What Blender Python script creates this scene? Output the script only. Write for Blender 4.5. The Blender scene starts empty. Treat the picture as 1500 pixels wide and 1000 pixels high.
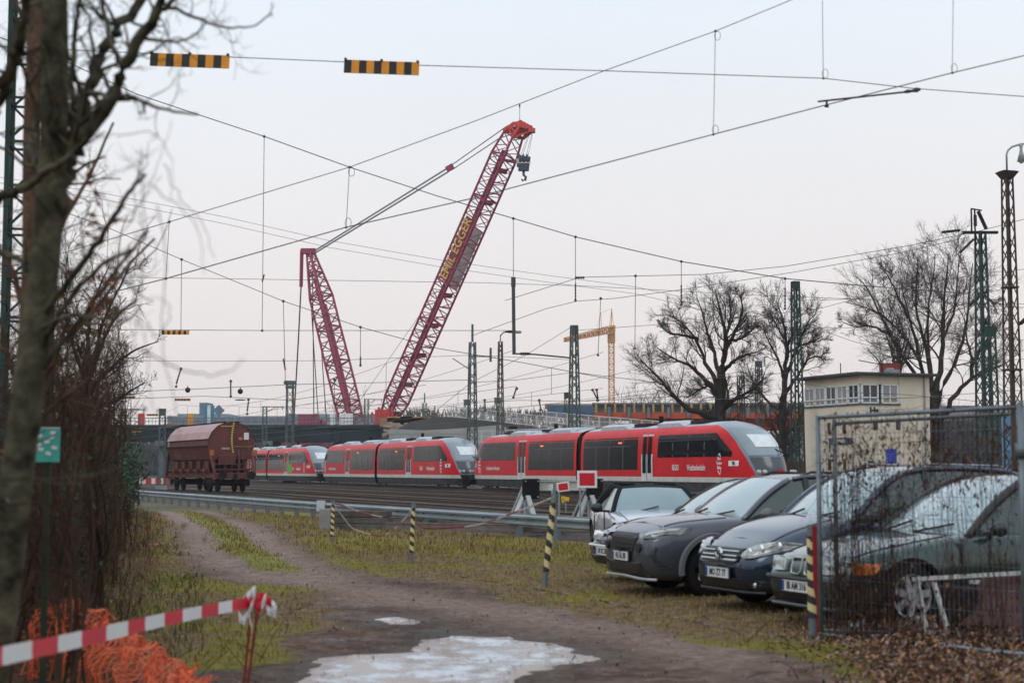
import bpy, bmesh, math, random
import numpy as np
from mathutils import Vector, Matrix
R = math.radians
V = Vector
SC = bpy.context.scene
COL = SC.collection

# ------------------------------------------------------------------ camera, sky, sun, exposure
FPX = 2346.0
CAMH = 1.58
PITCH = math.atan(188 / FPX)
cam_d = bpy.data.cameras.new('camera'); cam = bpy.data.objects.new('camera', cam_d); COL.objects.link(cam)
cam.location = (0, 0, CAMH); cam.rotation_euler = (R(90) + PITCH, 0, 0)
cam_d.sensor_width = 36; cam_d.lens = 36 * FPX / 1500; cam_d.clip_start = .1; cam_d.clip_end = 6000
cam_d.dof.use_dof = True; cam_d.dof.focus_distance = 85; cam_d.dof.aperture_fstop = 2.4; cam_d.dof.aperture_blades = 9
SC.camera = cam
SC.view_settings.view_transform = 'Standard'; SC.view_settings.look = 'None'
SC.view_settings.exposure = 0; SC.view_settings.gamma = 1
SC.cycles.use_denoising = True
SC.cycles.max_bounces = 6; SC.cycles.volume_bounces = 0; SC.cycles.caustics_reflective = False; SC.cycles.caustics_refractive = False
SC.cycles.transparent_max_bounces = 12

w = bpy.data.worlds.new("World"); SC.world = w; w.use_nodes = True
nt = w.node_tree; nt.nodes.clear()
out = nt.nodes.new('ShaderNodeOutputWorld'); bg = nt.nodes.new('ShaderNodeBackground')
sky = nt.nodes.new('ShaderNodeTexSky'); sky.sky_type = 'NISHITA'; sky.sun_disc = False
sky.sun_elevation = R(28); sky.sun_rotation = R(150); sky.dust_density = 4
tc = nt.nodes.new('ShaderNodeTexCoord'); sep = nt.nodes.new('ShaderNodeSeparateXYZ')
ramp = nt.nodes.new('ShaderNodeValToRGB')
cr = ramp.color_ramp
cr.elements[0].position = 0.0; cr.elements[0].color = (7.0, 6.35, 6.15, 1)
cr.elements[1].position = 1.0; cr.elements[1].color = (9.0, 10.0, 11.2, 1)
for p, c in ((.08, (7.7, 7.1, 6.95)), (.17, (7.6, 7.5, 7.6)), (.29, (7.2, 7.85, 8.5)), (.5, (7.6, 8.6, 9.8))):
    e = cr.elements.new(p); e.color = (*c, 1)
noi = nt.nodes.new('ShaderNodeTexNoise'); noi.inputs['Scale'].default_value = 2.2; noi.inputs['Detail'].default_value = 3
mr = nt.nodes.new('ShaderNodeMapRange'); mr.inputs['To Min'].default_value = .95; mr.inputs['To Max'].default_value = 1.05
mul = nt.nodes.new('ShaderNodeVectorMath'); mul.operation = 'SCALE'
mixn = nt.nodes.new('ShaderNodeMixRGB'); mixn.inputs['Fac'].default_value = .96
L = nt.links.new
L(tc.outputs['Generated'], sep.inputs[0]); L(sep.outputs['Z'], ramp.inputs[0]); L(tc.outputs['Generated'], noi.inputs['Vector'])
L(noi.outputs['Fac'], mr.inputs['Value']); L(ramp.outputs[0], mul.inputs[0]); L(mr.outputs[0], mul.inputs['Scale'])
L(sky.outputs[0], mixn.inputs[1]); L(mul.outputs[0], mixn.inputs[2]); L(mixn.outputs[0], bg.inputs[0]); L(bg.outputs[0], out.inputs[0])
bg.inputs[1].default_value = 0.120
sun_d = bpy.data.lights.new('sun', 'SUN'); sun_d.energy = 0.6; sun_d.angle = R(25); sun_d.color = (1, .96, .9)
sun = bpy.data.objects.new('sun', sun_d); COL.objects.link(sun)
sun.rotation_euler = (R(52), 0, R(-40))

# ------------------------------------------------------------------ pixel helpers (survey of the photograph)
CP, SP = math.cos(PITCH), math.sin(PITCH)
def at(px, py, Y):
    u = (px - 750) / FPX; v = (500 - py) / FPX
    t = Y / (CP - v * SP)
    return V((u * t, Y, CAMH + t * (SP + v * CP)))
def G(px, py, z=0.0):
    u = (px - 750) / FPX; v = (500 - py) / FPX
    t = (z - CAMH) / (SP + v * CP)
    return V((u * t, t * (CP - v * SP), z))
AT = R(20.75)                       # heading of the tracks
DV = V((-math.sin(AT), math.cos(AT), 0)); NV = V((math.cos(AT), math.sin(AT), 0))
def TR(p, s, z=0.0): return NV * p + DV * s + V((0, 0, z))

# ------------------------------------------------------------------ materials
MATS = {}
def mat(name, col=(.5,.5,.5), rough=.7, metal=0.0, var=0.12, scale=3.0, bump=0.0, coat=0.0, col2=None, spec=.5, bscale=None, emit=0, detail=6, thr=None):
    if name in MATS: return MATS[name]
    m = bpy.data.materials.new(name); m.use_nodes = True; n = m.node_tree.nodes; l = m.node_tree.links.new
    b = n['Principled BSDF']; b.inputs['Roughness'].default_value = rough; b.inputs['Metallic'].default_value = metal
    if rough >= .7 and spec == .5: spec = .12
    b.inputs['Coat Weight'].default_value = coat; b.inputs['Specular IOR Level'].default_value = spec
    t = n.new('ShaderNodeTexCoord'); no = n.new('ShaderNodeTexNoise'); no.inputs['Scale'].default_value = scale; no.inputs['Detail'].default_value = detail
    l(t.outputs['Object'], no.inputs['Vector'])
    r = n.new('ShaderNodeValToRGB'); lo, hi = thr or (.3, .7)
    r.color_ramp.elements[0].position = lo; r.color_ramp.elements[1].position = hi
    a = col2 or tuple(c * (1 - var) for c in col); bb = col if col2 else tuple(min(1, c * (1 + var)) for c in col)
    r.color_ramp.elements[0].color = (*a, 1); r.color_ramp.elements[1].color = (*bb, 1)
    l(no.outputs['Fac'], r.inputs[0]); l(r.outputs[0], b.inputs['Base Color'])
    if bump:
        n2 = n.new('ShaderNodeTexNoise'); n2.inputs['Scale'].default_value = bscale or scale * 6; n2.inputs['Detail'].default_value = 8
        l(t.outputs['Object'], n2.inputs['Vector'])
        bp = n.new('ShaderNodeBump'); bp.inputs['Strength'].default_value = bump; bp.inputs['Distance'].default_value = .02
        l(n2.outputs['Fac'], bp.inputs['Height']); l(bp.outputs[0], b.inputs['Normal'])
    if emit:
        b.inputs['Emission Color'].default_value = (*col, 1); b.inputs['Emission Strength'].default_value = emit
    MATS[name] = m
    return m

# ------------------------------------------------------------------ mesh builder
class MB:
    def __init__(s): s.v = []; s.f = []; s.mi = []; s.M = None; s.k = 0
    def add(s, vs, fs):
        n = len(s.v)
        if s.M is not None: vs = [s.M @ V(v) for v in vs]
        s.v += [tuple(v) for v in vs]; s.f += [tuple(i + n for i in f) for f in fs]; s.mi += [s.k] * len(fs)
    def box(s, c, d, rz=0, rx=0, ry=0):
        x, y, z = d[0] / 2, d[1] / 2, d[2] / 2
        m = Matrix.Translation(V(c)) @ Matrix.Rotation(rz, 4, 'Z') @ Matrix.Rotation(ry, 4, 'Y') @ Matrix.Rotation(rx, 4, 'X')
        vs = [m @ V((i * x, j * y, k * z)) for k in (-1, 1) for j in (-1, 1) for i in (-1, 1)]
        s.add(vs, [(0, 2, 3, 1), (4, 5, 7, 6), (0, 1, 5, 4), (2, 6, 7, 3), (0, 4, 6, 2), (1, 3, 7, 5)])
    def span(s, lo, hi):
        s.box([(a + b) / 2 for a, b in zip(lo, hi)], [abs(b - a) for a, b in zip(lo, hi)])
    def tube(s, pts, r, n=6, cap=True):
        pts = [V(p) for p in pts]; rs = r if hasattr(r, '__len__') else [r] * len(pts)
        d = (pts[-1] - pts[0]).normalized() if (pts[-1] - pts[0]).length > 1e-6 else V((0, 0, 1))
        up = V((0, 0, 1)) if abs(d.z) < .9 else V((1, 0, 0))
        vs = []; fs = []
        for i, p in enumerate(pts):
            t = (pts[min(i + 1, len(pts) - 1)] - pts[max(i - 1, 0)])
            if t.length < 1e-9: t = d.copy()
            t.normalize(); a = t.cross(up)
            if a.length < 1e-3: a = t.cross(V((0, 1, 0)))
            a.normalize(); b = a.cross(t)
            for k in range(n):
                an = 2 * math.pi * k / n
                vs.append(p + (a * math.cos(an) + b * math.sin(an)) * rs[i])
        for i in range(len(pts) - 1):
            for k in range(n):
                k2 = (k + 1) % n
                fs.append((i * n + k, i * n + k2, (i + 1) * n + k2, (i + 1) * n + k))
        if cap:
            fs.append(tuple(range(n - 1, -1, -1))); fs.append(tuple((len(pts) - 1) * n + k for k in range(n)))
        s.add(vs, fs)
    def bar(s, a, b, w=.05, h=None, up=(0, 0, 1)):
        a = V(a); b = V(b); t = (b - a).normalized(); u = V(up)
        if abs(t.dot(u)) > .95: u = V((1, 0, 0))
        x = t.cross(u).normalized() * w / 2; y = x.cross(t).normalized() * (h or w) / 2
        vs = [p + i * x + j * y for p in (a, b) for i, j in ((-1, -1), (1, -1), (1, 1), (-1, 1))]
        s.add(vs, [(0, 1, 5, 4), (1, 2, 6, 5), (2, 3, 7, 6), (3, 0, 4, 7), (3, 2, 1, 0), (4, 5, 6, 7)])
    def grid(s, rows, close=False):
        n = len(rows[0]); vs = [p for r in rows for p in r]; fs = []
        for i in range(len(rows) - 1):
            for j in range(n if close else n - 1):
                j2 = (j + 1) % n
                fs.append((i * n + j, i * n + j2, (i + 1) * n + j2, (i + 1) * n + j))
        s.add(vs, fs)
    def loft(s, rings, cap=True):
        n = len(rings[0]); s.grid(rings, True); k = len(s.v) - len(rings) * n
        if cap:
            s.f += [tuple(k + j for j in range(n - 1, -1, -1)), tuple(k + (len(rings) - 1) * n + j for j in range(n))]; s.mi += [s.k] * 2
    def prism(s, prof, axis, a, b):
        # profile in the two other axes, extruded along axis from a to b
        def mk(p, t):
            q = list(p); q.insert(axis, t); return q
        s.loft([[mk(p, a) for p in prof], [mk(p, b) for p in prof]])
    def disc(s, c, r, ax, th, n=20):
        a = V(c) - V(ax) * th / 2; b = V(c) + V(ax) * th / 2
        s.tube([a, b], r, n)
    def sphere(s, c, r, n=10, sc=(1, 1, 1)):
        rows = []
        for i in range(n + 1):
            ph = math.pi * i / n
            rows.append([(c[0] + sc[0] * r * max(.01, math.sin(ph)) * math.cos(t), c[1] + sc[1] * r * max(.01, math.sin(ph)) * math.sin(t), c[2] + sc[2] * r * math.cos(ph)) for t in [2 * math.pi * k / n for k in range(n)]])
        s.grid(rows, True)
    def build(s, name, m, parent=None, smooth=False, bevel=0):
        me = bpy.data.meshes.new(name); me.from_pydata(s.v, [], s.f)
        ms = m if isinstance(m, (list, tuple)) else [m]
        for q in ms: me.materials.append(q)
        if len(ms) > 1: me.polygons.foreach_set('material_index', s.mi)
        if smooth: me.polygons.foreach_set('use_smooth', [True] * len(me.polygons))
        me.update()
        o = bpy.data.objects.new(name, me); COL.objects.link(o)
        if parent: o.parent = parent
        if bevel:
            bm_ = o.modifiers.new('bevel', 'BEVEL'); bm_.width = bevel; bm_.segments = 2; bm_.limit_method = 'ANGLE'
        return o
def npmesh(name, verts, faces, m, parent=None, smooth=False, mi=None):
    me = bpy.data.meshes.new(name); verts = np.asarray(verts, dtype=np.float32); faces = np.asarray(faces, dtype=np.int32)
    k = faces.shape[1]
    me.vertices.add(len(verts)); me.vertices.foreach_set('co', verts.ravel())
    me.loops.add(faces.size); me.loops.foreach_set('vertex_index', faces.ravel())
    me.polygons.add(len(faces)); me.polygons.foreach_set('loop_start', np.arange(0, faces.size, k, dtype=np.int32))
    ms = m if isinstance(m, (list, tuple)) else [m]
    for q in ms: me.materials.append(q)
    if mi is not None: me.polygons.foreach_set('material_index', np.asarray(mi, dtype=np.int32))
    if smooth: me.polygons.foreach_set('use_smooth', np.ones(len(faces), dtype=bool))
    me.update(calc_edges=True); me.validate()
    o = bpy.data.objects.new(name, me); COL.objects.link(o)
    if parent: o.parent = parent
    return o
def tag(o, label=None, cat=None, group=None, kind=None):
    if label: o['label'] = label
    if cat: o['category'] = cat
    if group: o['group'] = group
    if kind: o['kind'] = kind
    return o
def thing(name, label, cat, loc=(0, 0, 0), rz=0, group=None):
    o = bpy.data.objects.new(name, None); COL.objects.link(o); o.location = loc; o.rotation_euler = (0, 0, rz)
    o.empty_display_size = .3
    return tag(o, label, cat, group)
def kids(o): return [c for c in bpy.data.objects if c.parent == o]
def copy_tree(o, parent=None, label=None):
    c = o.copy(); COL.objects.link(c)
    if parent: c.parent = parent
    if label: c['label'] = label
    for ch in kids(o): copy_tree(ch, c)
    return c
def text_mesh(name, txt, size, m, M, parent=None, align='CENTER', extrude=.004, xs=1.0, bold=0.0):
    cu = bpy.data.curves.new('t', 'FONT'); cu.body = txt; cu.size = size; cu.align_x = align; cu.align_y = 'CENTER'
    cu.extrude = extrude; cu.resolution_u = 2; cu.offset = bold
    o = bpy.data.objects.new('t', cu); COL.objects.link(o)
    dg = bpy.context.evaluated_depsgraph_get()
    me = bpy.data.meshes.new_from_object(o.evaluated_get(dg)); bpy.data.objects.remove(o)
    me.transform(M @ Matrix.Diagonal((xs, 1, 1, 1)))
    me.materials.clear(); me.materials.append(m)
    ob = bpy.data.objects.new(name, me); COL.objects.link(ob)
    if parent: ob.parent = parent
    return ob
def face_matrix(loc, nrm, up=(0, 0, 1)):
    z = V(nrm).normalized(); y = V(up); x = y.cross(z).normalized(); y = z.cross(x)
    m = Matrix((x, y, z)).transposed().to_4x4(); m.translation = V(loc); return m

M_ = dict(
 red=mat('train_red', (.56, .006, .012), .42, 0, .16, .9, spec=.25), roofgrey=mat('train_roof', (.36, .42, .47), .45, 0, .12, 1.5),
 trainwhite=mat('train_white', (.55, .54, .50), .5, 0, .12, 2), skirt=mat('train_skirt', (.055, .062, .062), .7, 0, .3, 2.5),
 glass=mat('train_glass', (.007, .009, .011), .12, 0, .5, .6, spec=.10), noseg=mat('train_nose', (.16, .20, .235), .3, 0, .1, 1, coat=.3),
 black=mat('black_rubber', (.012, .012, .013), .75, 0, .2, 4), dark=mat('dark_metal', (.035, .033, .032), .7, .2, .35, 4),
 white=mat('white_paint', (.72, .72, .70), .5, 0, .06, 3), grey=mat('grey_metal', (.26, .29, .31), .5, .3, .2, 3),
 galv=mat('galvanised', (.15, .18, .195), .5, .35, .22, 2.5, bump=.1), green=mat('mast_green', (.045, .085, .075), .7, .1, .35, 1.5, col2=(.03, .05, .04)),
 greygreen=mat('mast_grey_green', (.095, .125, .12), .7, .1, .3, 1.5), rust=mat('rust', (.10, .045, .03), .85, .1, .4, 2, bump=.2),
 rustgrey=mat('rusty_steel', (.09, .065, .055), .8, .2, .4, 3), wire=mat('wire', (.07, .075, .08), .5, .5, .1, 2),
 insul=mat('insulator', (.03, .025, .025), .35, 0, .2, 6), orange=mat('board_orange', (.75, .28, .01), .55, 0, .12, 5),
 concrete=mat('concrete', (.27, .26, .25), .9, 0, .2, 1.2, bump=.15), crane=mat('crane_red', (.27, .018, .062), .5, 0, .2, .6),
 craneo=mat('crane_orange_red', (.52, .035, .022), .5, 0, .15, .8), yellow=mat('yellow_paint', (.70, .42, .03), .5, 0, .1, 2),
 steel=mat('rail_steel', (.10, .07, .055), .5, .6, .3, 4), steeltop=mat('rail_top', (.32, .31, .30), .3, .8, .1, 4),
 lamp=mat('lamp_glass', (.6, .62, .6), .2, 0, .05, 3))
# ------------------------------------------------------------------ ground
rng = np.random.default_rng(7)
def vnoise(x, y, seed=0):
    # smooth value noise, numpy
    xi = np.floor(x).astype(int); yi = np.floor(y).astype(int); fx = x - xi; fy = y - yi
    def h(a, b):
        n = (a * 374761393 + b * 668265263 + seed * 1442695) & 0x7fffffff
        n = ((n ^ (n >> 13)) * 1274126177) & 0x7fffffff
        return ((n ^ (n >> 16)) & 0xffff) / 65535.0
    sx = fx * fx * (3 - 2 * fx); sy = fy * fy * (3 - 2 * fy)
    return (h(xi, yi) * (1 - sx) + h(xi + 1, yi) * sx) * (1 - sy) + (h(xi, yi + 1) * (1 - sx) + h(xi + 1, yi + 1) * sx) * sy
def fbm(x, y, seed=0, o=4):
    t = 0; a = .5
    for i in range(o): t = t + a * vnoise(x * 2 ** i, y * 2 ** i, seed + i * 7); a /= 2
    return t
def poly_sd(P, X, Y):
    # signed distance, positive inside
    P = [(p[0], p[1]) for p in P]; d = np.full(X.shape, 1e9); ins = np.zeros(X.shape, bool)
    for (x1, y1), (x2, y2) in zip(P, P[1:] + P[:1]):
        ex, ey = x2 - x1, y2 - y1; wx, wy = X - x1, Y - y1
        t = np.clip((wx * ex + wy * ey) / (ex * ex + ey * ey + 1e-12), 0, 1)
        d = np.minimum(d, np.hypot(wx - ex * t, wy - ey * t))
        c = ((y1 > Y) != (y2 > Y)) & (X < (x2 - x1) * (Y - y1) / (y2 - y1 + 1e-12) + x1)
        ins ^= c
    return np.where(ins, d, -d)
def line_d(P, X, Y):
    d = np.full(np.shape(X), 1e9)
    for (x1, y1), (x2, y2) in zip(P, P[1:]):
        ex, ey = x2 - x1, y2 - y1; t = np.clip(((X - x1) * ex + (Y - y1) * ey) / (ex * ex + ey * ey), 0, 1)
        d = np.minimum(d, np.hypot(X - x1 - ex * t, Y - y1 - ey * t))
    return d
g2 = lambda l: [tuple(G(*p))[:2] for p in l]
DIRT = g2([(420, 812), (455, 828), (520, 838), (640, 852), (780, 884), (930, 912), (1060, 946), (1170, 960), (1260, 985), (1300, 1020), (1300, 1100), (-300, 1100), (-60, 1000), (200, 1000), (400, 965), (470, 905), (440, 860), (300, 852), (262, 830), (330, 812)])
RUTL = g2([(400, 845), (345, 825), (308, 803), (300, 785), (285, 768), (255, 752), (225, 741), (196, 732)])
RUTR = g2([(470, 850), (405, 812), (382, 790), (362, 772), (330, 759), (285, 748), (240, 738), (205, 731)])
STRIP = g2([(420, 832), (352, 803), (338, 783), (320, 768), (290, 755), (250, 744), (215, 735)])
PUD = g2([(440, 992), (470, 962), (540, 958), (600, 952), (612, 936), (650, 926), (740, 930), (810, 941), (852, 947), (862, 962), (800, 975), (762, 982), (770, 1010), (700, 1030), (420, 1040)])
PUD2 = g2([(544, 906), (575, 900), (615, 906), (618, 912), (560, 914)])
MOUND = g2([(60, 900), (250, 1010)])
def gheight(X, Y):
    X = np.asarray(X, float); Y = np.asarray(Y, float)
    f = np.clip((62 - Y) / 10, 0, 1) * np.clip((Y - 4) / 3, 0, 1)
    h = (fbm(X * .7, Y * .7, 3) - .47) * .05 + (fbm(X * 4, Y * 4, 9) - .47) * .03
    dr = np.minimum(line_d(RUTL, X, Y) / .7, line_d(RUTR, X, Y) / .7)
    h = h - .07 * np.exp(-dr ** 2) + .03 * np.exp(-(line_d(STRIP, X, Y) / .6) ** 2)
    sd = np.maximum(poly_sd(PUD, X, Y), poly_sd(PUD2, X, Y)); u_ = np.clip((sd + .35) / .8, 0, 1); h = h * (1 - .55 * u_) - .034 * u_ * u_ * (3 - 2 * u_)
    # bank on the left under the brush
    bx = -(X + .20 * Y + .6); h = h + .5 * np.clip(bx / 2.5, 0, 1) ** 1.5 * np.clip((Y - 6) / 3, 0, 1)
    # leaf bank on the right by the fence
    rx = X - (.185 * Y + .15); h = h + .10 * np.clip(rx / 1.0, 0, 1) * np.clip((19 - Y) / 4, 0, 1)
    return h * f + .006
xs = np.arange(-20, 16.01, .09); ys = np.concatenate([np.arange(5, 11, .11), np.arange(11, 17, .045), np.arange(17, 30, .11), np.arange(30, 62.01, .3)])
GX, GY = np.meshgrid(xs, ys); GZ = gheight(GX, GY)
edge = np.minimum(np.minimum(GX + 20, 16 - GX), np.minimum(GY - 5, 62 - GY)); GZ = np.where(edge < .01, -.02, GZ)
verts = np.stack([GX.ravel(), GY.ravel(), GZ.ravel()], 1); nx, ny = len(xs), len(ys)
ii = (np.arange(ny - 1)[:, None] * nx + np.arange(nx - 1)[None]).ravel()
faces = np.stack([ii, ii + 1, ii + nx + 1, ii + nx], 1)
def masks(X, Y):
    n1 = (fbm(X * 1.6, Y * 1.6, 21) - .47) * 1.1
    sd = poly_sd(DIRT, X, Y) + n1 * .9
    dirt = np.clip(sd / .5 + .4, 0, 1)
    rl = np.clip(1.25 - (line_d(RUTL, X, Y) + n1 * .6) / 1.05, 0, 1); rr = np.clip(1.25 - (line_d(RUTR, X, Y) + n1 * .6) / 1.1, 0, 1)
    dirt = np.maximum(dirt, np.maximum(rl, rr))
    st = np.clip(1.4 - (line_d(STRIP, X, Y) + n1 * .3) / .42, 0, 1); dirt = dirt * (1 - st * .95)
    moss = np.clip((fbm(X * .9, Y * .5, 5) - .40) * 5, 0, 1)
    moss = np.maximum(moss, st)
    lft = np.clip((-(X + .20 * Y + .1)) / .8, 0, 1) * (1 - .95 * np.maximum(rl, rr))
    rgt = np.clip((X - (.165 * Y + .2) + n1 * .6) / .7, 0, 1) * np.clip((17.5 - Y) / 2, 0, 1)
    rail = np.clip(1 - np.abs(X * .92 + Y * .39 - 12.4 - n1) / 1.6, 0, 1) * np.clip((Y - 26) / 6, 0, 1)
    leaf = np.maximum(np.maximum(lft, rgt), rail * .55)
    pd = np.maximum(poly_sd(PUD, X, Y), poly_sd(PUD2, X, Y)); wet = np.clip((pd + n1 * .5) / .5 + 1.1, 0, 1)
    return dirt, moss, leaf, wet
mk = masks(GX.ravel(), GY.ravel())

gm = bpy.data.materials.new('soil_and_grass'); gm.use_nodes = True
n = gm.node_tree.nodes; l = gm.node_tree.links.new; b = n['Principled BSDF']
def N_(t, **k):
    x = n.new(t)
    for a, v in k.items():
        x.inputs[a.replace('_', ' ')].default_value = v
    return x
geo = n.new('ShaderNodeNewGeometry')
at_ = n.new('ShaderNodeAttribute'); at_.attribute_name = 'mask'; sp = n.new('ShaderNodeSeparateColor'); l(at_.outputs['Color'], sp.inputs[0])
def noise(scale, det=8, rough=.6):
    x = n.new('ShaderNodeTexNoise'); x.inputs['Scale'].default_value = scale; x.inputs['Detail'].default_value = det; x.inputs['Roughness'].default_value = rough
    l(geo.outputs['Position'], x.inputs['Vector']); return x
def rampn(src, stops):
    r = n.new('ShaderNodeValToRGB'); e = r.color_ramp.elements
    e[0].position = stops[0][0]; e[0].color = (*stops[0][1], 1); e[1].position = stops[-1][0]; e[1].color = (*stops[-1][1], 1)
    for p, c in stops[1:-1]: q = e.new(p); q.color = (*c, 1)
    l(src, r.inputs[0]); return r
def mixc(f, a, bb):
    m = n.new('ShaderNodeMixRGB')
    if isinstance(f, float): m.inputs[0].default_value = f
    else: l(f, m.inputs[0])
    l(a, m.inputs[1]); l(bb, m.inputs[2]); return m.outputs[0]
dry = rampn(noise(7).outputs['Fac'], [(.3, (.07, .045, .025)), (.5, (.17, .115, .06)), (.7, (.29, .21, .12))])
mossr = rampn(noise(9).outputs['Fac'], [(.3, (.08, .07, .015)), (.5, (.19, .17, .03)), (.72, (.30, .27, .06))])
dirtr = rampn(noise(5, 12, .7).outputs['Fac'], [(.3, (.04, .026, .018)), (.45, (.105, .068, .05)), (.58, (.18, .125, .097)), (.76, (.34, .28, .24))])
dark2 = rampn(noise(.7, 4).outputs['Fac'], [(.36, (.55, .52, .50)), (.58, (1.15, 1.12, 1.1))])
leafr = rampn(noise(22, 6).outputs['Fac'], [(.3, (.025, .014, .01)), (.5, (.09, .045, .025)), (.7, (.2, .11, .07))])
grv = n.new('ShaderNodeTexVoronoi'); grv.inputs['Scale'].default_value = 26; l(geo.outputs['Position'], grv.inputs['Vector'])
grr = rampn(grv.outputs['Color'], [(.0, (.07, .055, .05)), (.6, (.16, .14, .13)), (1, (.34, .31, .29))])
def thr(src, lo, hi):
    m = n.new('ShaderNodeMapRange'); m.inputs['From Min'].default_value = lo; m.inputs['From Max'].default_value = hi; l(src, m.inputs['Value']); return m.outputs[0]
def mth(op, a, c):
    m = n.new('ShaderNodeMath'); m.operation = op; m.use_clamp = True
    for i, q in enumerate((a, c)):
        if isinstance(q, (int, float)): m.inputs[i].default_value = q
        else: l(q, m.inputs[i])
    return m.outputs[0]
fine = noise(16, 10, .7).outputs['Fac']
mossf = mth('MULTIPLY', thr(mth('ADD', sp.outputs['Green'], mth('MULTIPLY', mth('SUBTRACT', fine, .5), 1.6)), .35, .75), .95)
c0 = mixc(mossf, dry.outputs[0], mossr.outputs[0])
dirtc = mixc(mth('MULTIPLY', thr(noise(1.3, 5).outputs['Fac'], .5, .62), .55), dirtr.outputs[0], grr.outputs[0])
mm = n.new('ShaderNodeMixRGB'); mm.blend_type = 'MULTIPLY'; mm.inputs[0].default_value = 1; l(dirtc, mm.inputs[1]); l(dark2.outputs[0], mm.inputs[2])
rt_a = n.new('ShaderNodeAttribute'); rt_a.attribute_name = 'rut'; rts = n.new('ShaderNodeSeparateColor'); l(rt_a.outputs['Color'], rts.inputs[0])
rutc = rampn(noise(8, 10, .65).outputs['Fac'], [(.32, (.12, .09, .074)), (.5, (.26, .19, .15)), (.7, (.40, .32, .27))])
dirt2 = mixc(mth('MULTIPLY', rts.outputs['Red'], .85), mm.outputs[0], rutc.outputs[0])
stripc = rampn(noise(12).outputs['Fac'], [(.3, (.10, .11, .02)), (.5, (.22, .24, .06)), (.7, (.36, .38, .14))])
c0 = mixc(mth('MULTIPLY', rts.outputs['Green'], .85), c0, stripc.outputs[0])
dfac = thr(mth('ADD', sp.outputs['Red'], mth('MULTIPLY', mth('SUBTRACT', fine, .5), 1.2)), .35, .65)
c1 = mixc(dfac, c0, dirt2)
lfac = thr(mth('ADD', sp.outputs['Blue'], mth('MULTIPLY', mth('SUBTRACT', fine, .5), 1.4)), .4, .7)
c2 = mixc(lfac, c1, leafr.outputs[0])
wetc = n.new('ShaderNodeMixRGB'); wetc.blend_type = 'MULTIPLY'; l(mth('MULTIPLY', at_.outputs['Alpha'], .75), wetc.inputs[0]); l(c2, wetc.inputs[1]); wetc.inputs[2].default_value = (.35, .33, .32, 1)
l(wetc.outputs[0], b.inputs['Base Color'])
rr_ = n.new('ShaderNodeMapRange'); l(at_.outputs['Alpha'], rr_.inputs['Value']); rr_.inputs['To Min'].default_value = .95; rr_.inputs['To Max'].default_value = .5
l(rr_.outputs[0], b.inputs['Roughness']); b.inputs['Specular IOR Level'].default_value = .12
bp = n.new('ShaderNodeBump'); bp.inputs['Strength'].default_value = .9; bp.inputs['Distance'].default_value = .05
l(noise(14, 12, .75).outputs['Fac'], bp.inputs['Height']); l(bp.outputs[0], b.inputs['Normal'])

gr = npmesh('ground', verts, faces, gm, smooth=True); tag(gr, kind='structure')
ca = gr.data.color_attributes.new('mask', 'FLOAT_COLOR', 'POINT')
RLINE = g2([(380, 842), (470, 856), (600, 876), (760, 898), (900, 926), (1060, 965)])
rx_, ry_ = GX.ravel(), GY.ravel(); rn_ = (fbm(rx_ * 1.2, ry_ * 1.2, 91) - .47) * .9
rut = np.maximum(np.exp(-((line_d(RUTL, rx_, ry_) + rn_ * .5) / .62) ** 2), np.exp(-((line_d(RUTR, rx_, ry_) + rn_ * .5) / .68) ** 2)); rut = np.maximum(rut, .85 * np.exp(-((line_d(RLINE, rx_, ry_) + rn_) / .75) ** 2))
strip_ = np.exp(-(line_d(STRIP, rx_, ry_) / .38) ** 2)
cb = gr.data.color_attributes.new('rut', 'FLOAT_COLOR', 'POINT'); cb.data.foreach_set('color', np.stack([rut, strip_, rut * 0, rut * 0 + 1], 1).astype(np.float32).ravel())
ca.data.foreach_set('color', np.stack([mk[0], mk[1], mk[2], mk[3]], 1).astype(np.float32).ravel())
fm = mat('field', (.11, .095, .06), .95, 0, .3, .15, bump=.3, bscale=3)
far = MB(); fx_ = [-1000, -20, 16, 1000]; fy_ = [-60, 5, 61.9, 1200]
for i in range(3):
    for j in range(3):
        if (i, j) != (1, 1): far.add([(fx_[i], fy_[j], -.02), (fx_[i + 1], fy_[j], -.02), (fx_[i + 1], fy_[j + 1], -.02), (fx_[i], fy_[j + 1], -.02)], [(0, 1, 2, 3)])
tag(far.build('terrain', fm), kind='structure')
# ballast bed
bal = mat('ballast', (.105, .085, .075), .95, 0, .4, 6, bump=.8, bscale=9, col2=(.03, .024, .02), detail=12)
bb = MB(); r_ = random.Random(3)
rows = []
pl = [13.6, 14.4] + list(np.arange(15.2, 60, 1.5)) + [60]
for s in list(np.arange(5, 130, 1.5)) + list(np.arange(130, 700, 20)):
    rows.append([TR(p + (.12 * math.sin(s * .9) if i < 2 else 0), s, -.015 if i == 0 else .045 + .015 * math.sin(p * 3 + s)) for i, p in enumerate(pl)])
bb.grid(rows); tag(bb.build('gravel', bal, smooth=True), kind='structure')

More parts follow.
